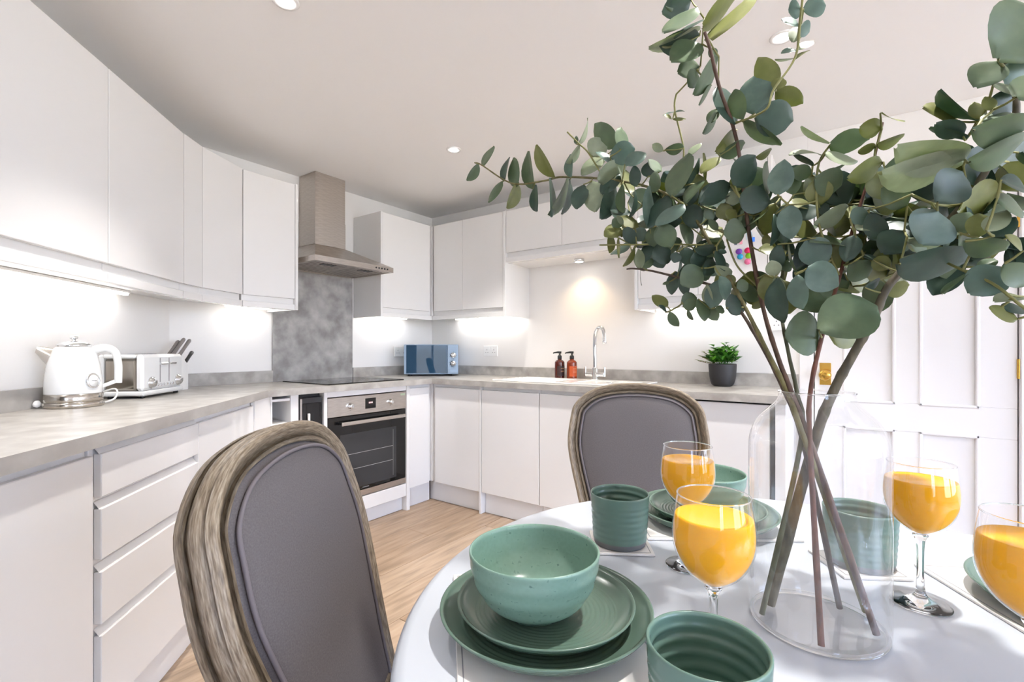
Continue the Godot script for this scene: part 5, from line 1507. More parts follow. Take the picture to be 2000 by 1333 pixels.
	[4, 3, 0.1374, 0.5625, 0.0325, -0.0713, -0.0187, 0.0697, 0.0317, 0.0276, 0.0399],
	[4, 2, 0.1348, 0.6107, 0.0350, -0.0320, 0.0151, 0.0309, -0.0032, 0.0286, -0.0173],
	[4, 0, 0.1472, 0.6054, 0.0396, -0.0362, 0.0271, 0.0367, 0.0165, -0.0151, 0.0275],
	[4, 0, 0.1371, 0.5867, 0.0441, -0.0321, 0.0116, 0.0288, 0.0154, -0.0087, 0.0207],
	[4, 0, 0.1338, 0.5878, 0.0568, -0.0250, 0.0096, 0.0256, 0.0150, 0.0108, 0.0106],
	[4, 2, 0.1446, 0.5961, 0.0723, -0.0049, 0.0192, -0.0012, 0.0153, 0.0033, -0.0099],
	[4, 2, 0.1501, 0.5950, 0.0940, -0.0066, 0.0137, 0.0021, 0.0116, 0.0068, -0.0079],
	[4, 1, 0.1412, 0.5864, 0.0971, 0.0340, 0.0040, -0.0172, 0.0119, -0.0192, 0.0190],
	[4, 1, 0.1318, 0.5697, 0.1195, 0.0438, 0.0008, -0.0333, -0.0157, -0.0234, -0.0213],
	[4, 1, 0.1329, 0.5472, 0.0960, 0.0455, 0.0180, -0.0275, -0.0104, -0.0223, -0.0319],
	[4, 0, 0.1072, 0.5086, 0.1113, 0.0218, 0.0292, -0.0105, 0.0256, -0.0256, -0.0180],
	[4, 0, 0.1518, 0.5211, 0.1123, 0.0199, -0.0093, -0.0143, 0.0010, -0.0207, 0.0147],
	[4, 1, 0.1498, 0.5048, 0.1098, 0.0243, -0.0129, -0.0226, 0.0018, -0.0243, 0.0159],
	[4, 4, 0.1118, 0.5091, 0.0708, -0.0131, -0.0363, 0.0114, -0.0401, 0.0234, 0.0284],
	[4, 0, 0.0885, 0.5016, 0.0191, -0.0203, -0.0266, 0.0195, -0.0292, 0.0214, -0.0012],
	[4, 3, 0.0887, 0.4881, 0.0493, 0.0176, -0.0290, -0.0061, -0.0102, -0.0110, 0.0232],
	[4, 3, 0.1367, 0.4890, 0.0211, -0.0459, -0.0123, 0.0393, 0.0197, 0.0158, 0.0280],
	[4, 0, 0.0802, 0.4536, 0.0787, 0.0652, 0.0027, -0.0570, -0.0258, -0.0325, -0.0310],
	[4, 1, 0.1295, 0.4848, 0.0626, 0.0111, 0.0232, -0.0129, 0.0232, -0.0114, -0.0006],
	[4, 2, 0.1429, 0.4765, 0.0662, 0.0014, 0.0252, 0.0008, 0.0214, -0.0011, -0.0021],
	[4, 3, 0.1428, 0.4758, 0.1066, 0.0175, 0.0195, -0.0141, 0.0153, -0.0097, 0.0056],
	[4, 0, 0.1512, 0.4730, 0.0877, 0.0158, 0.0169, -0.0039, 0.0137, -0.0114, 0.0063],
	[4, 1, 0.1308, 0.4704, 0.0873, 0.0344, -0.0110, -0.0248, -0.0177, -0.0135, -0.0186],
	[4, 2, 0.1698, 0.4550, 0.0953, -0.0118, 0.0165, 0.0061, 0.0059, 0.0101, -0.0160],
	[4, 1, 0.1438, 0.4409, 0.0691, 0.0140, 0.0148, -0.0137, 0.0118, -0.0060, 0.0056],
	[4, 4, 0.1607, 0.4436, 0.0712, -0.0264, -0.0262, 0.0118, -0.0258, 0.0244, -0.0035],
	[4, 1, 0.1584, 0.4447, 0.0903, 0.0154, -0.0221, -0.0032, -0.0205, -0.0161, 0.0128],
	[4, 1, 0.1380, 0.4439, 0.0576, -0.0250, -0.0228, 0.0261, -0.0138, -0.0065, -0.0190],
	[4, 3, 0.1742, 0.4125, 0.0800, -0.0240, -0.0037, 0.0152, -0.0105, 0.0094, -0.0143],
	[4, 2, 0.1668, 0.3907, 0.0921, -0.0211, 0.0119, 0.0081, 0.0030, 0.0145, -0.0135],
	[4, 0, 0.1558, 0.4028, 0.0910, 0.0196, -0.0031, -0.0103, 0.0038, -0.0122, 0.0110],
	[4, 2, 0.0595, 0.4716, 0.0089, 0.0181, -0.0095, -0.0151, -0.0114, -0.0156, -0.0039],
	[3, 0, 0.0504, 0.4786, 0.0067, 0.0285, -0.0106, -0.0240, 0.0090, -0.0145, 0.0172],
	[4, 3, 0.0545, 0.5301, 0.0239, 0.0346, -0.0155, -0.0146, -0.0070, 0.0103, -0.0275],
	[4, 0, 0.0555, 0.5272, 0.0211, 0.0132, -0.0320, -0.0190, -0.0231, -0.0052, -0.0074],
	[3, 4, 0.0364, 0.5250, 0.0147, 0.0201, 0.0046, -0.0074, 0.0042, -0.0234, -0.0032],
	[3, 3, 0.0420, 0.5114, 0.0152, 0.0172, 0.0081, -0.0153, 0.0111, -0.0159, 0.0041],
	[3, 1, 0.0364, 0.4709, -0.0010, 0.0197, -0.0176, -0.0158, -0.0222, -0.0220, -0.0033],
	[4, 0, 0.0511, 0.4371, 0.0187, 0.0161, 0.0102, -0.0155, -0.0016, -0.0112, -0.0091],
	[4, 2, 0.0719, 0.4326, -0.0071, 0.0246, 0.0079, -0.0106, 0.0001, -0.0185, -0.0136],
	[1, 0, -0.2234, 0.6379, -0.0805, -0.0205, -0.0339, 0.0104, -0.0255, 0.0191, 0.0120],
	[3, 1, 0.0182, 0.5156, -0.0441, -0.0178, 0.0455, 0.0186, 0.0133, -0.0117, 0.0414],
	[4, 0, 0.1419, 0.5456, 0.0185, 0.0274, 0.0405, -0.0210, -0.0224, 0.0283, 0.0252],
	[5, 0, -0.0999, 0.6292, -0.0788, -0.0128, 0.0337, 0.0168, -0.0097, 0.0107, -0.0290],
	[4, 0, 0.1876, 0.4876, -0.0312, 0.0219, -0.0379, 0.0029, -0.0267, -0.0175, -0.0266],
	[1, 1, -0.2425, 0.6381, -0.0963, -0.0144, -0.0402, 0.0105, 0.0283, -0.0029, 0.0276],
	[4, 0, 0.1811, 0.5686, 0.0254, 0.0229, -0.0222, -0.0246, -0.0110, 0.0177, -0.0262],
	[1, 0, -0.1801, 0.6072, -0.0966, 0.0306, -0.0082, -0.0249, -0.0231, -0.0189, -0.0221],
	[2, 0, -0.2711, 0.5455, -0.0719, 0.0389, 0.0068, -0.0323, 0.0300, 0.0054, 0.0372],
	[5, 2, -0.0842, 0.4549, -0.0759, -0.0209, 0.0083, 0.0462, -0.0293, -0.0367, -0.0067],
	[3, 0, 0.0644, 0.5400, -0.1061, 0.0399, -0.0257, -0.0193, -0.0059, -0.0292, 0.0266],
	[1, 1, -0.1918, 0.5808, -0.0615, -0.0065, 0.0261, 0.0299, -0.0051, 0.0223, -0.0206],
	[3, 0, 0.0847, 0.5989, -0.0986, -0.0201, -0.0285, 0.0404, -0.0354, -0.0023, -0.0192],
	[3, 1, 0.0815, 0.5474, -0.0944, -0.0400, -0.0040, 0.0039, 0.0049, -0.0229, 0.0267],
	[4, 0, 0.0767, 0.4572, -0.0472, -0.0046, 0.0469, 0.0001, -0.0038, -0.0002, -0.0418],
	[3, 1, 0.0972, 0.5179, -0.0898, -0.0168, -0.0001, 0.0351, 0.0128, -0.0282, 0.0060],
	[4, 1, 0.1794, 0.5358, -0.0200, 0.0199, -0.0142, -0.0470, -0.0372, 0.0012, -0.0161],
	[2, 1, -0.2848, 0.5386, -0.0841, 0.0276, -0.0377, 0.0033, -0.0137, -0.0128, -0.0320],
	[1, 0, -0.2893, 0.6077, -0.0874, -0.0264, 0.0047, 0.0434, 0.0112, -0.0378, 0.0109],
	[5, 2, -0.0347, 0.4494, -0.1037, -0.0439, -0.0171, 0.0059, 0.0086, -0.0081, 0.0405],
	[3, 2, 0.0655, 0.5322, -0.0649, -0.0378, 0.0163, 0.0216, -0.0031, 0.0303, -0.0283],
	[4, 1, 0.1263, 0.5290, -0.0457, 0.0332, -0.0136, -0.0369, -0.0023, 0.0398, -0.0167],
	[3, 1, 0.0544, 0.5178, -0.0444, -0.0138, 0.0364, -0.0142, -0.0178, 0.0034, 0.0261],
	[1, 2, -0.1943, 0.6268, -0.0825, -0.0401, 0.0159, 0.0232, 0.0212, 0.0012, 0.0358],
	[5, 1, -0.0581, 0.4659, -0.0738, 0.0033, -0.0397, 0.0226, 0.0206, 0.0154, 0.0241],
	[3, 1, 0.0679, 0.5406, -0.0844, 0.0004, 0.0492, 0.0063, -0.0406, -0.0019, 0.0177],
	[5, 2, -0.0835, 0.5964, -0.1036, 0.0326, -0.0307, -0.0236, 0.0101, 0.0286, -0.0233],
	[3, 2, 0.0381, 0.4531, -0.1154, 0.0201, 0.0260, -0.0314, -0.0166, 0.0352, 0.0185],
	[5, 2, -0.0560, 0.4431, -0.0669, -0.0407, -0.0034, 0.0062, -0.0043, 0.0315, -0.0113],
	[4, 2, 0.1694, 0.5387, 0.0023, -0.0384, -0.0236, 0.0273, -0.0019, -0.0322, -0.0306],
	[4, 1, 0.1249, 0.4959, -0.0370, -0.0040, 0.0411, -0.0058, -0.0123, -0.0060, -0.0343],
	[3, 2, 0.0262, 0.4815, -0.0820, 0.0224, 0.0392, 0.0126, 0.0380, -0.0186, -0.0096],
	[5, 0, -0.0254, 0.5736, -0.0708, 0.0434, -0.0060, -0.0085, 0.0017, -0.0228, 0.0245],
	[3, 2, 0.0702, 0.4782, -0.0800, 0.0310, -0.0232, -0.0237, -0.0134, -0.0294, 0.0112],
	[2, 0, -0.1801, 0.5051, -0.0631, -0.0201, -0.0413, 0.0229, 0.0310, -0.0025, 0.0228],
	[3, 2, 0.0522, 0.5019, -0.0507, -0.0315, -0.0140, 0.0194, -0.0195, 0.0292, -0.0105],
	[0, 2, -0.1039, 0.5898, -0.0438, 0.0128, -0.0236, -0.0307, 0.0163, 0.0291, -0.0156],
	[4, 2, 0.1490, 0.4836, -0.0593, -0.0179, -0.0335, 0.0161, -0.0275, 0.0069, -0.0161],
	[1, 0, -0.2009, 0.6345, -0.0537, 0.0260, -0.0294, -0.0120, -0.0164, -0.0032, -0.0277],
	[1, 1, -0.2030, 0.6072, -0.0859, -0.0209, -0.0353, -0.0042, 0.0295, -0.0176, 0.0011],
	[4, 0, 0.1410, 0.5055, -0.0535, -0.0343, -0.0197, 0.0117, -0.0014, 0.0217, 0.0323],
	[5, 1, -0.0616, 0.4730, -0.0822, -0.0368, -0.0109, 0.0141, -0.0126, 0.0308, -0.0091],
	[3, 2, 0.0728, 0.5806, -0.0317, 0.0024, -0.0476, -0.0002, -0.0337, -0.0018, 0.0242],
	[1, 1, -0.1961, 0.6089, -0.0692, 0.0362, 0.0220, -0.0285, 0.0182, 0.0123, 0.0326],
	[1, 2, -0.2051, 0.6045, -0.0967, -0.0186, -0.0042, 0.0352, -0.0251, 0.0123, -0.0117],
	[5, 1, -0.0375, 0.5544, -0.0715, -0.0073, -0.0333, 0.0193, 0.0332, -0.0126, -0.0092],
	[5, 1, -0.0470, 0.5878, -0.0614, -0.0129, -0.0376, 0.0115, 0.0040, -0.0119, -0.0345],
	[3, 0, 0.0813, 0.5500, -0.0659, -0.0425, -0.0085, 0.0292, -0.0225, 0.0279, -0.0247],
	[1, 1, -0.1519, 0.6308, -0.0642, 0.0092, -0.0374, -0.0021, 0.0239, 0.0049, 0.0175],
	[1, 2, -0.2827, 0.6391, -0.0700, -0.0134, 0.0461, -0.0013, -0.0225, -0.0056, 0.0316],
	[5, 0, -0.0044, 0.4471, -0.0532, -0.0195, 0.0408, 0.0055, -0.0253, -0.0159, 0.0285],
	[1, 0, -0.2116, 0.6343, -0.1058, -0.0125, 0.0341, 0.0294, 0.0276, 0.0221, -0.0138],
	[5, 0, 0.0021, 0.5655, -0.0704, 0.0142, 0.0383, -0.0045, 0.0281, -0.0112, -0.0069],
	[3, 1, 0.1130, 0.5559, -0.0856, 0.0198, 0.0314, 0.0088, 0.0307, -0.0166, -0.0098],
	[4, 0, 0.1840, 0.6057, -0.0486, 0.0223, -0.0222, -0.0387, -0.0202, -0.0337, 0.0077],
	[2, 0, -0.2045, 0.5294, -0.0823, 0.0238, 0.0136, -0.0314, 0.0300, -0.0040, 0.0210],
	[5, 1, -0.0740, 0.5952, -0.0892, -0.0084, 0.0456, 0.0252, 0.0387, 0.0082, -0.0020],
	[2, 0, -0.1809, 0.5078, -0.1017, 0.0303, 0.0297, 0.0051, -0.0200, 0.0232, -0.0162],
	[1, 1, -0.2479, 0.6176, -0.1060, 0.0369, -0.0178, -0.0051, -0.0082, -0.0239, 0.0243],
	[1, 0, -0.1570, 0.5465, -0.0989, -0.0220, -0.0427, 0.0058, -0.0318, 0.0151, -0.0093],
	[3, 2, 0.0302, 0.5374, -0.1068, -0.0268, -0.0312, 0.0312, -0.0190, -0.0206, -0.0370],
	[3, 1, 0.1021, 0.5513, -0.0777, 0.0455, 0.0060, -0.0141, 0.0097, 0.0106, 0.0357],
	[4, 2, 0.1233, 0.4747, -0.0880, 0.0342, -0.0028, -0.0185, -0.0121, -0.0215, -0.0192],
	[4, 1, 0.1399, 0.5031, 0.0068, 0.0051, -0.0361, -0.0249, -0.0156, -0.0218, 0.0282],
	[4, 0, 0.1261, 0.4815, -0.0082, -0.0409, 0.0060, 0.0298, 0.0208, -0.0231, 0.0332],
	[4, 0, 0.1647, 0.5423, -0.0248, -0.0010, -0.0294, 0.0243, 0.0193, 0.0138, 0.0175],
	[4, 2, 0.1479, 0.4960, -0.0044, 0.0171, 0.0356, -0.0129, -0.0077, -0.0092, -0.0356],
	[2, 0, -0.2168, 0.5645, -0.0689, -0.0009, 0.0521, -0.0125, -0.0428, 0.0054, 0.0254],
	[1, 2, -0.2262, 0.6095, -0.1065, -0.0001, 0.0388, 0.0156, 0.0210, 0.0092, -0.0226],
	[5, 0, -0.0577, 0.6058, -0.0861, 0.0401, 0.0299, -0.0137, -0.0032, 0.0210, 0.0365],
	[1, 0, -0.3019, 0.6504, -0.1206, -0.0144, 0.0263, 0.0355, 0.0143, -0.0236, 0.0233],
	[3, 0, 0.0859, 0.5803, -0.0619, -0.0293, 0.0130, 0.0334, -0.0065, 0.0363, -0.0199],
	[4, 0, 0.1423, 0.4685, -0.0406, -0.0226, -0.0402, 0.0045, 0.0302, -0.0160, 0.0079],
	[5, 2, -0.0015, 0.5283, -0.0582, -0.0249, 0.0018, 0.0350, -0.0038, 0.0325, -0.0044],
	[4, 0, 0.1269, 0.4876, -0.0853, 0.0400, 0.0151, -0.0231, -0.0186, 0.0321, -0.0112],
	[3, 1, 0.0957, 0.5335, -0.0898, 0.0190, -0.0119, -0.0333, 0.0333, 0.0097, 0.0156],
	[4, 0, 0.1437, 0.5672, -0.0279, -0.0202, 0.0342, 0.0278, -0.0389, -0.0072, -0.0194],
	[5, 1, -0.0047, 0.5279, -0.1175, -0.0123, -0.0422, -0.0181, 0.0261, 0.0039, -0.0267],
	[3, 1, 0.1334, 0.5943, -0.0870, -0.0302, 0.0268, 0.0173, -0.0099, -0.0250, 0.0214],
	[1, 0, -0.2409, 0.6267, -0.1155, 0.0081, -0.0512, 0.0072, -0.0294, -0.0083, -0.0261],
	[4, 2, 0.1259, 0.5670, -0.0106, 0.0414, -0.0043, -0.0151, 0.0126, 0.0272, 0.0269],
	[2, 0, -0.2554, 0.5572, -0.0971, -0.0063, -0.0450, -0.0188, -0.0328, -0.0071, 0.0280],
	[1, 1, -0.1425, 0.6269, -0.0988, -0.0314, -0.0277, 0.0080, 0.0272, -0.0279, 0.0101],
	[5, 1, 0.0227, 0.4696, -0.1040, 0.0278, 0.0238, -0.0144, -0.0161, 0.0032, -0.0258],
	[4, 0, 0.1045, 0.5129, -0.0206, -0.0499, -0.0084, 0.0167, -0.0136, 0.0293, -0.0256],
	[4, 1, 0.1040, 0.4916, -0.0816, -0.0166, 0.0299, 0.0367, 0.0345, 0.0275, -0.0068],
	[3, 1, 0.0025, 0.5619, -0.0505, -0.0294, 0.0333, 0.0109, -0.0284, -0.0290, 0.0116],
	[5, 1, -0.0707, 0.5831, -0.0590, -0.0219, -0.0407, 0.0162, 0.0206, 0.0044, 0.0387],
	[4, 0, 0.1864, 0.4897, -0.0333, 0.0108, -0.0384, -0.0097, -0.0161, -0.0121, 0.0299],
	[3, 2, 0.0800, 0.5872, -0.0854, 0.0192, 0.0185, -0.0378, 0.0060, -0.0350, -0.0141],
	[3, 2, 0.0904, 0.4777, -0.0831, -0.0145, -0.0377, -0.0124, -0.0282, 0.0016, 0.0280],
	[1, 2, -0.1491, 0.6258, -0.0411, -0.0015, 0.0439, 0.0015, 0.0135, -0.0006, 0.0331],
	[2, 1, -0.2723, 0.5819, -0.0782, 0.0427, 0.0070, -0.0136, -0.0115, 0.0240, -0.0240],
	[5, 1, -0.0100, 0.4909, -0.0575, 0.0179, -0.0151, -0.0337, 0.0033, 0.0287, -0.0111],
	[3, 0, 0.0803, 0.5226, -0.0870, 0.0059, 0.0396, -0.0134, -0.0370, 0.0026, -0.0086],
	[3, 1, 0.0684, 0.4592, -0.0766, -0.0036, -0.0446, -0.0301, 0.0344, -0.0151, 0.0183],
	[2, 0, -0.2433, 0.5625, -0.1141, 0.0145, 0.0468, 0.0122, 0.0071, -0.0130, 0.0418],
	[3, 2, 0.0011, 0.5268, -0.0580, 0.0180, -0.0253, -0.0248, 0.0215, -0.0088, 0.0246],
	[4, 1, 0.1704, 0.5451, -0.0524, -0.0242, -0.0264, 0.0301, -0.0254, 0.0350, 0.0103],
	[3, 2, 0.0879, 0.5797, -0.0904, 0.0131, 0.0353, -0.0165, 0.0197, 0.0075, 0.0317],
	[5, 0, -0.0316, 0.5601, -0.1167, -0.0118, 0.0393, -0.0187, 0.0257, -0.0049, -0.0264],
	[5, 2, -0.0315, 0.5354, -0.1115, -0.0017, 0.0462, 0.0119, -0.0354, -0.0033, 0.0078],
	[4, 0, 0.1142, 0.4794, -0.0303, -0.0181, -0.0316, 0.0123, 0.0175, -0.0175, -0.0193],
	[3, 0, 0.0345, 0.5575, -0.0431, -0.0276, 0.0407, 0.0109, 0.0312, 0.0238, -0.0097],
	[1, 1, -0.2563, 0.6183, -0.0919, 0.0118, 0.0421, 0.0117, -0.0139, 0.0138, -0.0356],
	[2, 0, -0.1685, 0.5047, -0.1125, 0.0346, -0.0065, -0.0326, -0.0245, -0.0198, -0.0220],
	[3, 1, 0.0480, 0.4887, -0.0376, 0.0288, -0.0033, -0.0398, -0.0102, -0.0447, -0.0037],
	[3, 1, 0.0267, 0.4848, -0.1154, 0.0203, 0.0242, -0.0251, -0.0260, 0.0253, 0.0035],
	[3, 2, 0.0116, 0.5342, -0.0585, 0.0223, -0.0001, -0.0310, 0.0162, 0.0296, 0.0115],
	[0, 1, -0.0610, 0.5657, -0.0385, -0.0384, -0.0261, 0.0066, 0.0143, -0.0131, 0.0317],
	[3, 0, 0.0204, 0.5618, -0.0591, -0.0202, 0.0383, 0.0244, -0.0208, 0.0084, -0.0304],
	[5, 0, -0.0049, 0.4411, -0.0394, 0.0071, 0.0287, -0.0312, 0.0141, 0.0225, 0.0239],
	[2, 0, -0.2443, 0.5801, -0.1005, 0.0075, -0.0439, -0.0200, -0.0365, -0.0058, -0.0008],
	[3, 0, 0.0561, 0.5683, -0.1036, -0.0375, 0.0065, 0.0042, -0.0069, -0.0236, -0.0254],
	[1, 1, -0.2223, 0.6178, -0.0601, -0.0219, 0.0312, 0.0033, -0.0014, 0.0023, -0.0314],
	[0, 2, -0.0937, 0.5926, -0.0568, -0.0059, 0.0360, 0.0354, -0.0297, -0.0219, 0.0173],
	[5, 0, -0.0090, 0.5878, -0.1090, 0.0022, 0.0362, 0.0190, 0.0119, 0.0155, -0.0310],
	[4, 2, 0.1422, 0.5338, -0.0275, 0.0388, 0.0358, -0.0071, 0.0277, -0.0348, -0.0240],
	[5, 1, -0.0213, 0.5053, -0.0718, 0.0315, -0.0258, -0.0045, -0.0197, -0.0226, -0.0086],
	[2, 1, -0.1589, 0.5117, -0.0939, 0.0134, 0.0468, -0.0088, 0.0361, -0.0078, 0.0136],
	[0, 2, -0.1048, 0.6014, -0.0421, -0.0088, -0.0453, 0.0136, -0.0376, -0.0000, -0.0243],
	[2, 1, -0.1571, 0.5346, -0.0725, 0.0189, -0.0072, -0.0394, 0.0256, 0.0245, 0.0078],
	[4, 1, 0.1383, 0.5864, -0.0347, -0.0335, -0.0144, 0.0347, 0.0320, -0.0296, 0.0186],
	[0, 0, -0.0886, 0.5750, -0.0414, 0.0342, 0.0265, 0.0021, 0.0126, -0.0138, -0.0309],
	[4, 0, 0.1062, 0.5150, -0.0079, -0.0173, -0.0384, -0.0078, -0.0268, 0.0153, -0.0161],
	[2, 1, -0.1776, 0.5408, -0.1116, 0.0133, 0.0454, -0.0081, 0.0250, -0.0006, 0.0378],
	[2, 1, -0.1839, 0.5249, -0.1023, 0.0249, -0.0466, 0.0049, -0.0407, -0.0213, 0.0035],
	[4, 1, 0.1580, 0.4726, -0.0446, -0.0394, -0.0100, 0.0275, 0.0041, 0.0400, 0.0205],
	[5, 0, -0.0114, 0.5194, -0.1013, 0.0115, -0.0398, -0.0298, 0.0103, -0.0210, 0.0320],
	[3, 1, 0.0499, 0.5548, -0.0522, 0.0035, -0.0398, 0.0258, -0.0248, 0.0158, 0.0278],
	[5, 0, -0.0155, 0.4365, -0.0535, 0.0330, 0.0238, -0.0339, 0.0041, -0.0414, -0.0251],
	[1, 0, -0.2828, 0.5909, -0.1070, 0.0199, 0.0132, -0.0419, 0.0246, -0.0309, 0.0019],
	[1, 2, -0.2856, 0.6002, -0.0732, -0.0050, -0.0405, 0.0238, 0.0384, -0.0151, -0.0175],
	[5, 1, 0.0010, 0.4601, -0.0569, 0.0064, -0.0462, 0.0254, -0.0294, 0.0102, 0.0259],
	[5, 0, -0.0431, 0.5319, -0.0763, -0.0065, -0.0421, -0.0063, -0.0323, 0.0044, 0.0042],
	[1, 2, -0.1627, 0.5486, -0.0870, 0.0237, 0.0225, -0.0351, 0.0279, -0.0241, 0.0033],
	[3, 2, 0.0893, 0.5555, -0.0704, 0.0131, -0.0232, -0.0336, -0.0361, -0.0023, -0.0124],
	[4, 1, 0.1656, 0.5553, -0.0432, -0.0232, 0.0086, 0.0366, 0.0149, 0.0371, 0.0007],
	[1, 2, -0.2148, 0.5943, -0.0759, -0.0231, -0.0073, 0.0444, 0.0145, -0.0361, 0.0016],
	[5, 1, -0.0018, 0.4299, -0.0417, 0.0363, 0.0246, 0.0006, -0.0142, 0.0202, 0.0312],
	[3, 0, 0.0654, 0.5640, -0.1066, -0.0409, -0.0166, 0.0226, -0.0042, -0.0272, -0.0275],
	[5, 2, -0.0437, 0.4545, -0.0509, 0.0008, 0.0391, -0.0296, 0.0140, 0.0234, 0.0312],
	[3, 1, 0.0927, 0.5977, -0.1016, -0.0391, -0.0146, 0.0262, 0.0242, -0.0284, 0.0204],
	[5, 2, -0.0229, 0.4393, -0.1088, -0.0346, 0.0182, 0.0020, 0.0132, 0.0231, 0.0188],
	[4, 2, 0.1049, 0.5059, -0.0742, -0.0048, -0.0441, 0.0229, -0.0272, 0.0171, 0.0271],
	[4, 0, 0.1538, 0.5270, -0.0080, 0.0078, 0.0411, 0.0024, -0.0210, 0.0054, -0.0233],
	[3, 0, 0.0243, 0.5602, -0.0518, -0.0057, 0.0404, 0.0276, 0.0385, 0.0165, -0.0162],
	[3, 0, 0.0781, 0.5035, -0.0982, -0.0388, -0.0220, 0.0074, -0.0129, 0.0311, 0.0248],
	[5, 0, -0.1040, 0.5826, -0.0870, 0.0067, 0.0310, -0.0313, -0.0313, 0.0164, 0.0095],
	[2, 1, -0.1610, 0.5203, -0.0582, 0.0375, 0.0015, -0.0073, -0.0031, 0.0270, -0.0103],
	[4, 1, 0.1186, 0.5020, -0.0051, 0.0115, 0.0395, -0.0205, 0.0181, -0.0184, -0.0252],
	[4, 0, 0.1387, 0.4939, -0.0188, 0.0182, -0.0360, -0.0160, -0.0258, -0.0014, -0.0261],
	[3, 0, 0.0721, 0.5441, -0.0955, 0.0428, 0.0193, -0.0177, -0.0235, 0.0207, -0.0342],
	[1, 2, -0.1972, 0.6238, -0.0995, 0.0096, -0.0512, -0.0085, -0.0473, -0.0085, -0.0019],
	[3, 1, 0.0407, 0.5731, -0.0863, -0.0185, 0.0345, 0.0091, 0.0313, 0.0191, -0.0088],
	[5, 0, 0.0254, 0.4773, -0.1189, 0.0002, -0.0412, -0.0207, -0.0306, 0.0073, -0.0149],
	[5, 0, -0.0610, 0.5186, -0.1015, -0.0168, 0.0281, 0.0398, -0.0217, 0.0266, -0.0279],
	[3, 0, 0.1165, 0.5681, -0.0457, -0.0372, 0.0047, 0.0193, 0.0038, 0.0327, -0.0006],
	[3, 1, 0.0647, 0.4599, -0.1139, 0.0135, -0.0333, -0.0141, 0.0295, 0.0151, -0.0074],
	[3, 0, 0.0838, 0.5269, -0.0834, -0.0374, 0.0006, 0.0297, -0.0159, -0.0264, -0.0195],
	[1, 1, -0.1699, 0.6074, -0.0693, 0.0438, 0.0227, -0.0007, -0.0040, 0.0064, -0.0420],
	[3, 1, 0.0655, 0.5271, -0.0735, 0.0368, -0.0104, -0.0052, 0.0095, 0.0280, 0.0112],
	[4, 2, 0.1352, 0.4837, -0.0733, 0.0506, -0.0011, -0.0049, -0.0006, -0.0398, 0.0029],
	[4, 0, 0.1512, 0.4976, 0.0286, 0.0219, -0.0078, -0.0469, 0.0350, -0.0093, 0.0179],
	[4, 0, 0.1011, 0.4868, -0.0749, 0.0230, 0.0356, -0.0168, 0.0258, -0.0256, -0.0190],
	[5, 2, -0.1200, 0.4625, -0.0986, -0.0171, 0.0171, 0.0305, 0.0273, 0.0197, 0.0043],
	[4, 0, 0.1599, 0.4854, -0.0300, 0.0502, -0.0157, -0.0082, -0.0034, 0.0105, -0.0411],
	[2, 0, -0.3031, 0.5654, -0.1174, -0.0265, -0.0271, 0.0227, 0.0320, -0.0110, 0.0241],
	[3, 2, 0.0757, 0.5056, -0.0800, 0.0404, -0.0245, -0.0063, 0.0198, 0.0331, -0.0019],
	[4, 0, 0.1372, 0.5703, -0.0194, -0.0378, -0.0248, 0.0136, -0.0036, 0.0246, 0.0349],
	[3, 1, 0.0336, 0.5663, -0.0878, 0.0403, 0.0106, -0.0101, -0.0131, 0.0353, -0.0150],
	[1, 2, -0.1338, 0.6036, -0.1053, 0.0233, -0.0098, -0.0327, -0.0218, -0.0283, -0.0071],
	[4, 1, 0.1727, 0.4743, -0.0522, -0.0368, -0.0073, 0.0146, -0.0125, 0.0077, -0.0275],
	[3, 1, 0.0518, 0.5655, -0.0595, -0.0081, 0.0425, -0.0098, -0.0016, 0.0089, 0.0398],
	[5, 2, -0.0518, 0.5017, -0.0650, -0.0159, 0.0294, 0.0188, 0.0199, -0.0056, 0.0255],
	[5, 1, -0.0182, 0.5311, -0.0991, 0.0264, 0.0351, -0.0279, -0.0292, -0.0089, -0.0387],
	[4, 0, 0.1318, 0.5332, -0.0346, 0.0274, -0.0158, -0.0255, -0.0173, -0.0287, -0.0008],
	[3, 2, 0.0949, 0.5282, -0.0785, -0.0372, -0.0372, -0.0058, -0.0124, 0.0186, -0.0399],
	[4, 0, 0.0797, 0.4699, -0.0607, -0.0445, 0.0153, 0.0074, 0.0132, 0.0343, 0.0085],
	[3, 2, 0.0634, 0.4491, -0.0464, 0.0091, 0.0446, 0.0176, 0.0321, 0.0047, -0.0285],
	[4, 1, 0.1121, 0.4879, -0.0934, 0.0507, -0.0153, -0.0038, -0.0105, -0.0277, -0.0284],
	[4, 0, 0.1490, 0.5422, -0.0099, 0.0033, -0.0497, 0.0205, -0.0236, 0.0148, 0.0397],
	[1, 1, -0.2620, 0.6162, -0.0745, 0.0484, 0.0233, -0.0055, -0.0199, 0.0356, -0.0243],
	[3, 0, 0.0646, 0.5526, -0.0591, -0.0141, -0.0359, 0.0129, 0.0262, -0.0011, 0.0255],
	[0, 1, -0.0830, 0.5777, -0.0405, -0.0195, -0.0464, 0.0139, 0.0384, -0.0181, -0.0065],
	[3, 0, 0.0653, 0.5540, -0.0803, 0.0027, 0.0462, -0.0047, -0.0284, 0.0048, 0.0308],
	[2, 2, -0.2265, 0.5657, -0.1097, -0.0472, -0.0095, 0.0072, -0.0061, 0.0395, 0.0121],
	[1, 0, -0.1298, 0.5775, -0.0491, -0.0326, -0.0193, 0.0166, 0.0193, -0.0226, 0.0117],
	[0, 1, -0.1133, 0.6023, -0.0500, 0.0116, -0.0342, -0.0269, -0.0295, 0.0051, -0.0192],
	[4, 2, 0.1665, 0.5188, -0.0543, -0.0307, -0.0205, 0.0127, 0.0196, -0.0228, 0.0106],
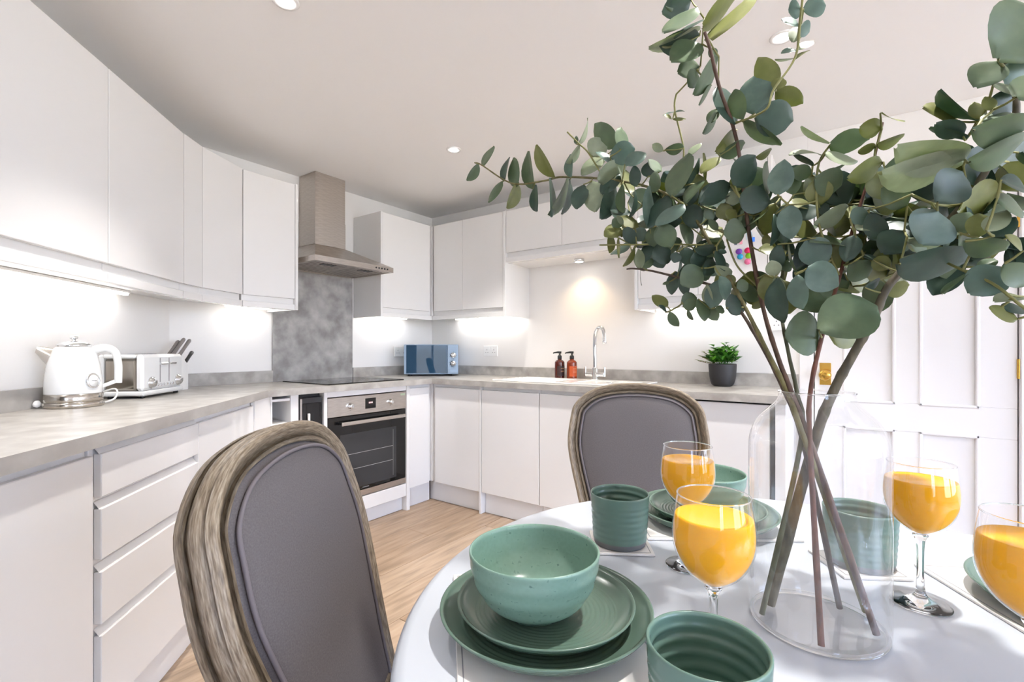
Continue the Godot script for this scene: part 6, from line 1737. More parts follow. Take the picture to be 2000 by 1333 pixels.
	[3, 2, 0.0397, 0.4490, -0.0716, -0.0220, -0.0045, 0.0396, -0.0310, 0.0193, -0.0151],
	[3, 1, 0.1076, 0.5430, -0.0995, 0.0167, 0.0220, -0.0454, 0.0355, 0.0222, 0.0238],
	[0, 0, -0.0912, 0.5967, -0.0405, -0.0489, -0.0111, 0.0100, 0.0138, -0.0362, 0.0275],
	[4, 2, 0.1808, 0.5708, -0.0117, 0.0140, -0.0284, -0.0237, 0.0339, 0.0075, 0.0109],
	[1, 0, -0.2088, 0.6296, -0.0553, -0.0005, 0.0361, -0.0286, 0.0248, 0.0178, 0.0220],
	[3, 0, 0.0708, 0.5707, -0.0939, -0.0065, -0.0290, 0.0293, -0.0058, 0.0236, 0.0221],
	[2, 1, -0.1950, 0.5427, -0.0758, -0.0274, -0.0185, 0.0274, -0.0126, -0.0221, -0.0275],
	[3, 0, 0.0747, 0.5473, -0.0603, -0.0352, -0.0067, 0.0169, 0.0159, -0.0166, 0.0266],
	[4, 1, 0.1763, 0.5366, -0.0119, -0.0137, -0.0351, -0.0079, 0.0317, -0.0091, -0.0146],
	[3, 1, 0.0668, 0.4566, -0.0647, -0.0148, 0.0439, -0.0030, -0.0333, -0.0124, -0.0171],
	[1, 1, -0.3042, 0.6371, -0.1136, 0.0320, 0.0193, -0.0346, 0.0082, 0.0316, 0.0252],
	[4, 1, 0.1619, 0.5836, -0.0153, 0.0253, -0.0248, -0.0141, 0.0024, -0.0139, 0.0286],
	[1, 2, -0.2085, 0.6379, -0.1096, 0.0185, 0.0463, 0.0056, -0.0284, 0.0070, 0.0356],
	[4, 0, 0.1417, 0.5512, -0.0700, 0.0319, -0.0046, -0.0359, -0.0307, -0.0179, -0.0249],
	[5, 2, -0.0512, 0.5729, -0.0397, -0.0144, -0.0430, -0.0034, -0.0253, 0.0065, 0.0253],
	[3, 1, 0.0629, 0.5755, -0.1060, -0.0389, 0.0257, 0.0255, 0.0271, 0.0038, 0.0376],
	[1, 2, -0.1595, 0.5913, -0.0468, -0.0043, 0.0438, 0.0262, 0.0363, 0.0144, -0.0182],
	[1, 0, -0.1694, 0.6100, -0.0740, -0.0297, 0.0137, 0.0315, -0.0288, -0.0100, -0.0229],
	[4, 1, 0.1519, 0.5148, -0.0534, 0.0433, -0.0089, -0.0144, -0.0090, 0.0138, -0.0358],
]
const STEM_LINES := [
	[0.0042, 0.0020, [Vector3(0.0633, 0.0080, 0.0010), Vector3(-0.0059, 0.2379, 0.0045), Vector3(-0.0286, 0.3044, -0.0014), Vector3(-0.0451, 0.3491, -0.0142), Vector3(-0.0660, 0.4227, -0.0276), Vector3(-0.0855, 0.5376, -0.0321), Vector3(-0.0962, 0.6597, -0.0061), Vector3(-0.1107, 0.7246, 0.0410), Vector3(-0.1157, 0.7615, 0.0691), Vector3(-0.1200, 0.7809, 0.0844)]],
	[0.0038, 0.0012, [Vector3(0.0534, 0.0080, -0.0551), Vector3(-0.0104, 0.2391, 0.0151), Vector3(-0.0334, 0.3041, -0.0017), Vector3(-0.0565, 0.3563, -0.0036), Vector3(-0.0863, 0.4223, -0.0070), Vector3(-0.1260, 0.5017, -0.0156), Vector3(-0.1701, 0.5811, -0.0272), Vector3(-0.2209, 0.6234, -0.0340), Vector3(-0.3036, 0.6617, -0.0489), Vector3(-0.4070, 0.6889, -0.0490), Vector3(-0.4452, 0.6892, -0.0464), Vector3(-0.4971, 0.6892, -0.0341), Vector3(-0.5308, 0.7027, -0.0285), Vector3(-0.5782, 0.7395, -0.0132), Vector3(-0.5957, 0.7476, -0.0130)]],
	[0.0038, 0.0013, [Vector3(0.0251, 0.0080, -0.0459), Vector3(-0.0141, 0.2367, 0.0030), Vector3(-0.0368, 0.3037, -0.0054), Vector3(-0.0638, 0.3634, -0.0107), Vector3(-0.0991, 0.4241, -0.0225), Vector3(-0.1315, 0.4570, -0.0240), Vector3(-0.1781, 0.4731, -0.0277), Vector3(-0.2278, 0.4902, -0.0291), Vector3(-0.2606, 0.4978, -0.0303), Vector3(-0.2705, 0.4969, -0.0233)]],
	[0.0038, 0.0014, [Vector3(0.0085, 0.0080, 0.0673), Vector3(-0.0059, 0.2395, 0.0144), Vector3(-0.0055, 0.3065, 0.0116), Vector3(0.0069, 0.3765, 0.0127), Vector3(0.0256, 0.4564, -0.0068), Vector3(0.0409, 0.5268, -0.0361), Vector3(0.0585, 0.5931, -0.0424), Vector3(0.0639, 0.6163, -0.0156), Vector3(0.0702, 0.6487, -0.0201)]],
	[0.0075, 0.0025, [Vector3(-0.0544, 0.0080, -0.0021), Vector3(-0.0026, 0.2359, -0.0100), Vector3(0.0188, 0.3059, -0.0143), Vector3(0.0407, 0.3567, -0.0114), Vector3(0.0598, 0.3984, -0.0004), Vector3(0.0743, 0.4378, 0.0076), Vector3(0.1060, 0.4793, -0.0026), Vector3(0.1409, 0.5266, 0.0032), Vector3(0.1633, 0.5691, 0.0180), Vector3(0.1765, 0.6067, 0.0393), Vector3(0.1617, 0.6506, 0.0682), Vector3(0.1562, 0.6577, 0.0783)]],
	[0.0036, 0.0016, [Vector3(-0.0593, 0.0080, 0.0325), Vector3(-0.0167, 0.2371, 0.0073), Vector3(-0.0226, 0.3041, -0.0093), Vector3(-0.0338, 0.3562, -0.0259), Vector3(-0.0455, 0.4232, -0.0483), Vector3(-0.0436, 0.4997, -0.0619), Vector3(-0.0478, 0.5631, -0.0712), Vector3(-0.0522, 0.6015, -0.0681)]],
]
const TWIG_LINES := [
	[[Vector3(-0.0955, 0.6845, 0.0056), Vector3(-0.0526, 0.6710, 0.0524), Vector3(-0.0437, 0.6963, 0.0486), Vector3(-0.0206, 0.7348, 0.0383), Vector3(-0.0149, 0.7784, 0.0404), Vector3(-0.0112, 0.8238, 0.0377)]],
	[[Vector3(-0.1909, 0.6019, -0.0308), Vector3(-0.1842, 0.6512, -0.0356), Vector3(-0.1809, 0.6841, -0.0379), Vector3(-0.1923, 0.7457, -0.0298), Vector3(-0.1903, 0.7712, -0.0313)], [Vector3(-0.3226, 0.6671, -0.0477), Vector3(-0.3495, 0.7172, -0.0408), Vector3(-0.3647, 0.7358, -0.0300), Vector3(-0.3862, 0.7608, -0.0270)]],
	[[Vector3(-0.1238, 0.5149, -0.0049), Vector3(-0.1814, 0.5274, -0.0253), Vector3(-0.2416, 0.5362, -0.0316), Vector3(-0.3099, 0.5420, -0.0198), Vector3(-0.3150, 0.5420, -0.0162)], [Vector3(-0.1781, 0.4731, -0.0277), Vector3(-0.1781, 0.4382, -0.0277), Vector3(-0.1976, 0.4236, -0.0260), Vector3(-0.2043, 0.4212, -0.0213)]],
	[[Vector3(0.0256, 0.4564, -0.0068), Vector3(0.0039, 0.5229, 0.0086), Vector3(0.0020, 0.5979, 0.0038), Vector3(0.0146, 0.6281, -0.0051)]],
	[[Vector3(0.1060, 0.4793, -0.0026), Vector3(0.1331, 0.4452, 0.0579), Vector3(0.1521, 0.4265, 0.0812), Vector3(0.1649, 0.4068, 0.0966), Vector3(0.1795, 0.3891, 0.0985)], [Vector3(0.1409, 0.5266, 0.0032), Vector3(0.1141, 0.5205, 0.0468), Vector3(0.0934, 0.5383, 0.0371)]],
	[[Vector3(-0.0455, 0.4232, -0.0483), Vector3(-0.0744, 0.4543, -0.0400), Vector3(-0.1010, 0.4863, -0.0334), Vector3(-0.1135, 0.5247, -0.0245)]],
]
const STALKS := [
	[[-0.0891, 0.6821, 0.0128, -0.0873, 0.6847, 0.0104], [-0.0873, 0.6847, 0.0104, -0.0875, 0.6841, 0.0053], [-0.0882, 0.5624, -0.0292, -0.0791, 0.5586, -0.0348], [-0.0902, 0.5886, -0.0249, -0.0958, 0.5878, -0.0146], [-0.0798, 0.6782, 0.0234, -0.0675, 0.6794, 0.0223], [-0.0822, 0.5135, -0.0333, -0.0694, 0.5044, -0.0265], [-0.0882, 0.5624, -0.0292, -0.0886, 0.5750, -0.0414], [-0.0902, 0.5886, -0.0249, -0.0912, 0.5967, -0.0405], [-0.0921, 0.6146, -0.0195, -0.1078, 0.6068, -0.0260], [-0.0886, 0.5750, -0.0414, -0.0830, 0.5777, -0.0405], [-0.1107, 0.7246, 0.0410, -0.1158, 0.7352, 0.0251], [-0.0912, 0.5967, -0.0405, -0.1039, 0.5898, -0.0438], [-0.0990, 0.6768, 0.0023, -0.0991, 0.6849, -0.0198], [-0.0875, 0.6841, 0.0053, -0.0727, 0.6942, -0.0012], [-0.1039, 0.5898, -0.0438, -0.1048, 0.6014, -0.0421], [-0.0743, 0.4653, -0.0315, -0.0611, 0.4665, -0.0080], [-0.0962, 0.6597, -0.0061, -0.1186, 0.6454, -0.0005], [-0.0882, 0.5624, -0.0292, -0.1121, 0.5555, -0.0156], [-0.0791, 0.5586, -0.0348, -0.0610, 0.5657, -0.0385], [-0.1186, 0.6454, -0.0005, -0.1206, 0.6473, 0.0050], [-0.1186, 0.6454, -0.0005, -0.1227, 0.6517, -0.0201], [-0.0347, 0.7105, 0.0443, -0.0467, 0.7122, 0.0157], [-0.0117, 0.8176, 0.0382, -0.0165, 0.8143, 0.0068], [-0.1039, 0.5898, -0.0438, -0.0937, 0.5926, -0.0568], [-0.0165, 0.8143, 0.0068, -0.0188, 0.7945, 0.0044], [-0.0188, 0.7945, 0.0044, -0.0210, 0.7627, 0.0032], [-0.1048, 0.6014, -0.0421, -0.1133, 0.6023, -0.0500], [-0.0611, 0.4665, -0.0080, -0.0411, 0.4575, -0.0114], [-0.0940, 0.6388, -0.0132, -0.0690, 0.6267, 0.0118], [-0.0411, 0.4575, -0.0114, -0.0471, 0.4623, -0.0046], [-0.0188, 0.7945, 0.0044, -0.0169, 0.7942, 0.0013], [-0.0210, 0.7627, 0.0032, -0.0245, 0.7536, -0.0009], [-0.0958, 0.5878, -0.0146, -0.1013, 0.5949, 0.0145], [-0.0467, 0.7122, 0.0157, -0.0457, 0.7142, 0.0048], [-0.1022, 0.6911, 0.0121, -0.1233, 0.7165, -0.0134], [-0.0610, 0.5657, -0.0385, -0.0561, 0.5771, -0.0027], [-0.0165, 0.8143, 0.0068, -0.0147, 0.8193, -0.0053], [-0.0471, 0.4623, -0.0046, -0.0404, 0.4718, -0.0046], [-0.0245, 0.7536, -0.0009, -0.0249, 0.7562, -0.0058], [-0.1233, 0.7165, -0.0134, -0.1268, 0.7222, -0.0147], [-0.1013, 0.5949, 0.0145, -0.0887, 0.5735, 0.0195], [-0.0210, 0.7627, 0.0032, -0.0208, 0.7696, -0.0080], [-0.0471, 0.4623, -0.0046, -0.0456, 0.4617, 0.0086], [-0.0457, 0.7142, 0.0048, -0.0493, 0.7231, -0.0068], [-0.0887, 0.5735, 0.0195, -0.0930, 0.5872, 0.0285], [-0.0147, 0.8193, -0.0053, -0.0181, 0.8043, -0.0160], [-0.0456, 0.4617, 0.0086, -0.0428, 0.4558, 0.0245], [-0.1158, 0.7352, 0.0251, -0.1183, 0.7856, 0.0072], [-0.1183, 0.7856, 0.0072, -0.1293, 0.8081, 0.0204]],
	[[-0.1923, 0.7457, -0.0298, -0.1935, 0.7450, -0.0330], [-0.3902, 0.6854, -0.0494, -0.3911, 0.6819, -0.0486], [-0.5782, 0.7395, -0.0132, -0.5781, 0.7391, -0.0170], [-0.5308, 0.7027, -0.0285, -0.5340, 0.7017, -0.0305], [-0.4659, 0.6886, -0.0418, -0.4684, 0.6858, -0.0440], [-0.1260, 0.5017, -0.0156, -0.1300, 0.4995, -0.0137], [-0.3444, 0.7084, -0.0425, -0.3456, 0.7132, -0.0447], [-0.2675, 0.6474, -0.0436, -0.2646, 0.6422, -0.0462], [-0.4264, 0.6910, -0.0486, -0.4246, 0.6889, -0.0425], [-0.5340, 0.7017, -0.0305, -0.5381, 0.7023, -0.0298], [-0.5048, 0.6907, -0.0327, -0.5095, 0.6864, -0.0363], [-0.3647, 0.7358, -0.0300, -0.3661, 0.7372, -0.0412], [-0.3036, 0.6617, -0.0489, -0.3027, 0.6528, -0.0568], [-0.1093, 0.4693, -0.0117, -0.1209, 0.4662, -0.0115], [-0.1906, 0.7352, -0.0310, -0.1894, 0.7374, -0.0192], [-0.3466, 0.6747, -0.0501, -0.3439, 0.6666, -0.0413], [-0.2507, 0.6395, -0.0401, -0.2578, 0.6364, -0.0304], [-0.3661, 0.7372, -0.0412, -0.3749, 0.7407, -0.0399], [-0.5957, 0.7476, -0.0130, -0.5939, 0.7483, -0.0258], [-0.3911, 0.6819, -0.0486, -0.3854, 0.6811, -0.0380], [-0.1012, 0.4531, -0.0099, -0.0968, 0.4526, -0.0222], [-0.5048, 0.6907, -0.0327, -0.5061, 0.6972, -0.0443], [-0.4684, 0.6858, -0.0440, -0.4762, 0.6797, -0.0493], [-0.1701, 0.5811, -0.0272, -0.1671, 0.5855, -0.0147], [-0.4070, 0.6889, -0.0490, -0.3985, 0.6904, -0.0603], [-0.4246, 0.6889, -0.0425, -0.4241, 0.6865, -0.0347], [-0.2507, 0.6395, -0.0401, -0.2405, 0.6515, -0.0408], [-0.1012, 0.4531, -0.0099, -0.0950, 0.4489, 0.0045], [-0.1894, 0.7374, -0.0192, -0.1914, 0.7258, -0.0161], [-0.2852, 0.6548, -0.0468, -0.2839, 0.6453, -0.0321], [-0.1884, 0.6009, -0.0299, -0.1880, 0.6083, -0.0139], [-0.3036, 0.6617, -0.0489, -0.3006, 0.6784, -0.0559], [-0.3439, 0.6666, -0.0413, -0.3604, 0.6632, -0.0410], [-0.1608, 0.5676, -0.0252, -0.1811, 0.5597, -0.0229], [-0.3749, 0.7407, -0.0399, -0.3728, 0.7430, -0.0505], [-0.1671, 0.5855, -0.0147, -0.1678, 0.5831, -0.0044], [-0.2209, 0.6234, -0.0340, -0.2230, 0.6146, -0.0124], [-0.1176, 0.4856, -0.0136, -0.1238, 0.4818, 0.0095], [-0.1701, 0.5811, -0.0272, -0.1595, 0.5913, -0.0468], [-0.1870, 0.6303, -0.0336, -0.2009, 0.6345, -0.0537], [-0.3226, 0.6671, -0.0477, -0.3235, 0.6576, -0.0247], [-0.2009, 0.6345, -0.0537, -0.2088, 0.6296, -0.0553], [-0.1880, 0.6083, -0.0139, -0.1686, 0.6170, -0.0158], [-0.1820, 0.6642, -0.0372, -0.1673, 0.6619, -0.0154], [-0.3006, 0.6784, -0.0559, -0.3044, 0.6874, -0.0404], [-0.2088, 0.6296, -0.0553, -0.2223, 0.6178, -0.0601], [-0.2852, 0.6548, -0.0468, -0.2827, 0.6391, -0.0700], [-0.3456, 0.7132, -0.0447, -0.3323, 0.7159, -0.0673], [-0.1518, 0.5520, -0.0228, -0.1301, 0.5696, -0.0144], [-0.1238, 0.4818, 0.0095, -0.1447, 0.4832, -0.0019], [-0.0863, 0.4223, -0.0070, -0.1074, 0.4204, 0.0141], [-0.1809, 0.6841, -0.0379, -0.2040, 0.6803, -0.0188], [-0.2405, 0.6515, -0.0408, -0.2175, 0.6570, -0.0417], [-0.1880, 0.6083, -0.0139, -0.1855, 0.5975, 0.0023], [-0.2040, 0.6803, -0.0188, -0.2083, 0.6808, -0.0209], [-0.3044, 0.6874, -0.0404, -0.3039, 0.6974, -0.0314], [-0.1793, 0.5920, -0.0288, -0.1918, 0.5808, -0.0615], [-0.2839, 0.6453, -0.0321, -0.2700, 0.6714, -0.0143], [-0.1855, 0.5975, 0.0023, -0.1920, 0.5984, 0.0080], [-0.2088, 0.6296, -0.0553, -0.1961, 0.6089, -0.0692], [-0.1686, 0.6170, -0.0158, -0.1491, 0.6258, -0.0411], [-0.1595, 0.5913, -0.0468, -0.1298, 0.5775, -0.0491], [-0.1678, 0.5831, -0.0044, -0.1650, 0.5803, 0.0140], [-0.1961, 0.6089, -0.0692, -0.1699, 0.6074, -0.0693], [-0.2827, 0.6391, -0.0700, -0.2620, 0.6162, -0.0745], [-0.3323, 0.7159, -0.0673, -0.3041, 0.7220, -0.0560], [-0.2223, 0.6178, -0.0601, -0.2234, 0.6379, -0.0805], [-0.1491, 0.6258, -0.0411, -0.1519, 0.6308, -0.0642], [-0.1699, 0.6074, -0.0693, -0.1694, 0.6100, -0.0740], [-0.1238, 0.4818, 0.0095, -0.1102, 0.4640, 0.0351], [-0.1903, 0.7712, -0.0313, -0.1523, 0.7845, -0.0054], [-0.1961, 0.6089, -0.0692, -0.2148, 0.5943, -0.0759], [-0.1523, 0.7845, -0.0054, -0.1539, 0.8044, -0.0337], [-0.1961, 0.6089, -0.0692, -0.1943, 0.6268, -0.0825], [-0.3039, 0.6974, -0.0314, -0.2846, 0.7063, -0.0338], [-0.1961, 0.6089, -0.0692, -0.2030, 0.6072, -0.0859], [-0.2620, 0.6162, -0.0745, -0.2563, 0.6183, -0.0919], [-0.2563, 0.6183, -0.0919, -0.2425, 0.6381, -0.0963], [-0.1655, 0.5787, 0.0161, -0.1801, 0.5909, 0.0281], [-0.2620, 0.6162, -0.0745, -0.2856, 0.6002, -0.0732], [-0.2856, 0.6002, -0.0732, -0.2893, 0.6077, -0.0874], [-0.1523, 0.7845, -0.0054, -0.1323, 0.7565, -0.0102], [-0.1918, 0.5808, -0.0615, -0.1627, 0.5486, -0.0870], [-0.2030, 0.6072, -0.0859, -0.2051, 0.6045, -0.0967], [-0.2051, 0.6045, -0.0967, -0.1801, 0.6072, -0.0966], [-0.1943, 0.6268, -0.0825, -0.1972, 0.6238, -0.0995], [-0.2893, 0.6077, -0.0874, -0.3042, 0.6371, -0.1136], [-0.2563, 0.6183, -0.0919, -0.2479, 0.6176, -0.1060], [-0.1539, 0.8044, -0.0337, -0.1453, 0.8232, -0.0096], [-0.3042, 0.6371, -0.1136, -0.3019, 0.6504, -0.1206], [-0.1972, 0.6238, -0.0995, -0.2116, 0.6343, -0.1058], [-0.1453, 0.8232, -0.0096, -0.1347, 0.8135, -0.0092], [-0.2479, 0.6176, -0.1060, -0.2262, 0.6095, -0.1065], [-0.1453, 0.8232, -0.0096, -0.1791, 0.8443, -0.0231], [-0.1347, 0.8135, -0.0092, -0.1291, 0.8076, -0.0072], [-0.1627, 0.5486, -0.0870, -0.1570, 0.5465, -0.0989], [-0.2479, 0.6176, -0.1060, -0.2409, 0.6267, -0.1155], [-0.2116, 0.6343, -0.1058, -0.2085, 0.6379, -0.1096], [-0.1519, 0.6308, -0.0642, -0.1425, 0.6269, -0.0988], [-0.2893, 0.6077, -0.0874, -0.2828, 0.5909, -0.1070], [-0.1425, 0.6269, -0.0988, -0.1338, 0.6036, -0.1053], [-0.1453, 0.8232, -0.0096, -0.1418, 0.8432, -0.0003], [-0.1791, 0.8443, -0.0231, -0.1578, 0.8590, -0.0439], [-0.1578, 0.8590, -0.0439, -0.1560, 0.8661, -0.0422], [-0.1418, 0.8432, -0.0003, -0.1440, 0.8648, -0.0150], [-0.1440, 0.8648, -0.0150, -0.1507, 0.8750, 0.0010], [-0.1507, 0.8750, 0.0010, -0.1660, 0.9093, -0.0268], [-0.1660, 0.9093, -0.0268, -0.1702, 0.9230, -0.0321]],
	[[-0.2558, 0.5377, -0.0303, -0.2596, 0.5363, -0.0346], [-0.1781, 0.4731, -0.0277, -0.1797, 0.4774, -0.0221], [-0.2043, 0.4212, -0.0213, -0.2002, 0.4209, -0.0144], [-0.1881, 0.4766, -0.0281, -0.1854, 0.4845, -0.0257], [-0.2002, 0.4209, -0.0144, -0.1971, 0.4209, -0.0162], [-0.1781, 0.4382, -0.0277, -0.1788, 0.4360, -0.0192], [-0.1931, 0.5295, -0.0278, -0.1983, 0.5218, -0.0281], [-0.1985, 0.4803, -0.0284, -0.1923, 0.4873, -0.0328], [-0.1238, 0.5149, -0.0049, -0.1221, 0.5062, 0.0029], [-0.1976, 0.4236, -0.0260, -0.2048, 0.4311, -0.0332], [-0.2558, 0.4970, -0.0306, -0.2540, 0.4997, -0.0430], [-0.1554, 0.5221, -0.0172, -0.1558, 0.5101, -0.0106], [-0.2168, 0.5331, -0.0311, -0.2216, 0.5226, -0.0233], [-0.1221, 0.5062, 0.0029, -0.1196, 0.5055, 0.0049], [-0.1687, 0.5249, -0.0218, -0.1737, 0.5180, -0.0093], [-0.2358, 0.4924, -0.0295, -0.2387, 0.4948, -0.0138], [-0.1788, 0.4360, -0.0192, -0.1698, 0.4234, -0.0182], [-0.1398, 0.4612, -0.0246, -0.1393, 0.4580, -0.0070], [-0.1881, 0.4766, -0.0281, -0.1965, 0.4682, -0.0142], [-0.1558, 0.5101, -0.0106, -0.1538, 0.5114, 0.0014], [-0.1737, 0.5180, -0.0093, -0.1826, 0.5128, -0.0075], [-0.2868, 0.5402, -0.0248, -0.2920, 0.5556, -0.0415], [-0.1238, 0.5149, -0.0049, -0.1113, 0.5287, 0.0096], [-0.1113, 0.5287, 0.0096, -0.1217, 0.5388, -0.0050], [-0.2290, 0.5347, -0.0317, -0.2282, 0.5581, -0.0168], [-0.2558, 0.5377, -0.0303, -0.2601, 0.5668, -0.0361], [-0.1698, 0.4234, -0.0182, -0.1711, 0.4269, 0.0000], [-0.2601, 0.5668, -0.0361, -0.2769, 0.5700, -0.0268], [-0.1176, 0.4463, -0.0237, -0.1360, 0.4236, -0.0114], [-0.1360, 0.4236, -0.0114, -0.1488, 0.4373, -0.0006], [-0.2920, 0.5556, -0.0415, -0.3081, 0.5657, -0.0471], [-0.1360, 0.4236, -0.0114, -0.1234, 0.4217, 0.0068], [-0.1687, 0.5249, -0.0218, -0.1610, 0.5203, -0.0582], [-0.2769, 0.5700, -0.0268, -0.2851, 0.5787, -0.0436], [-0.1610, 0.5203, -0.0582, -0.1801, 0.5051, -0.0631], [-0.2282, 0.5581, -0.0168, -0.2207, 0.5529, 0.0085], [-0.2920, 0.5556, -0.0415, -0.2711, 0.5455, -0.0719], [-0.1801, 0.5051, -0.0631, -0.1950, 0.5427, -0.0758], [-0.1950, 0.5427, -0.0758, -0.2168, 0.5645, -0.0689], [-0.2851, 0.5787, -0.0436, -0.2912, 0.5794, -0.0549], [-0.1950, 0.5427, -0.0758, -0.2045, 0.5294, -0.0823], [-0.1610, 0.5203, -0.0582, -0.1571, 0.5346, -0.0725], [-0.2711, 0.5455, -0.0719, -0.2848, 0.5386, -0.0841], [-0.2207, 0.5529, 0.0085, -0.1988, 0.5504, 0.0272], [-0.2922, 0.5786, -0.0573, -0.2723, 0.5819, -0.0782], [-0.2711, 0.5455, -0.0719, -0.2554, 0.5572, -0.0971], [-0.1571, 0.5346, -0.0725, -0.1589, 0.5117, -0.0939], [-0.2045, 0.5294, -0.0823, -0.1839, 0.5249, -0.1023], [-0.1839, 0.5249, -0.1023, -0.1809, 0.5078, -0.1017], [-0.2554, 0.5572, -0.0971, -0.2443, 0.5801, -0.1005], [-0.2443, 0.5801, -0.1005, -0.2265, 0.5657, -0.1097], [-0.1839, 0.5249, -0.1023, -0.1776, 0.5408, -0.1116], [-0.2265, 0.5657, -0.1097, -0.2433, 0.5625, -0.1141], [-0.1809, 0.5078, -0.1017, -0.1685, 0.5047, -0.1125], [-0.2848, 0.5386, -0.0841, -0.3031, 0.5654, -0.1174]],
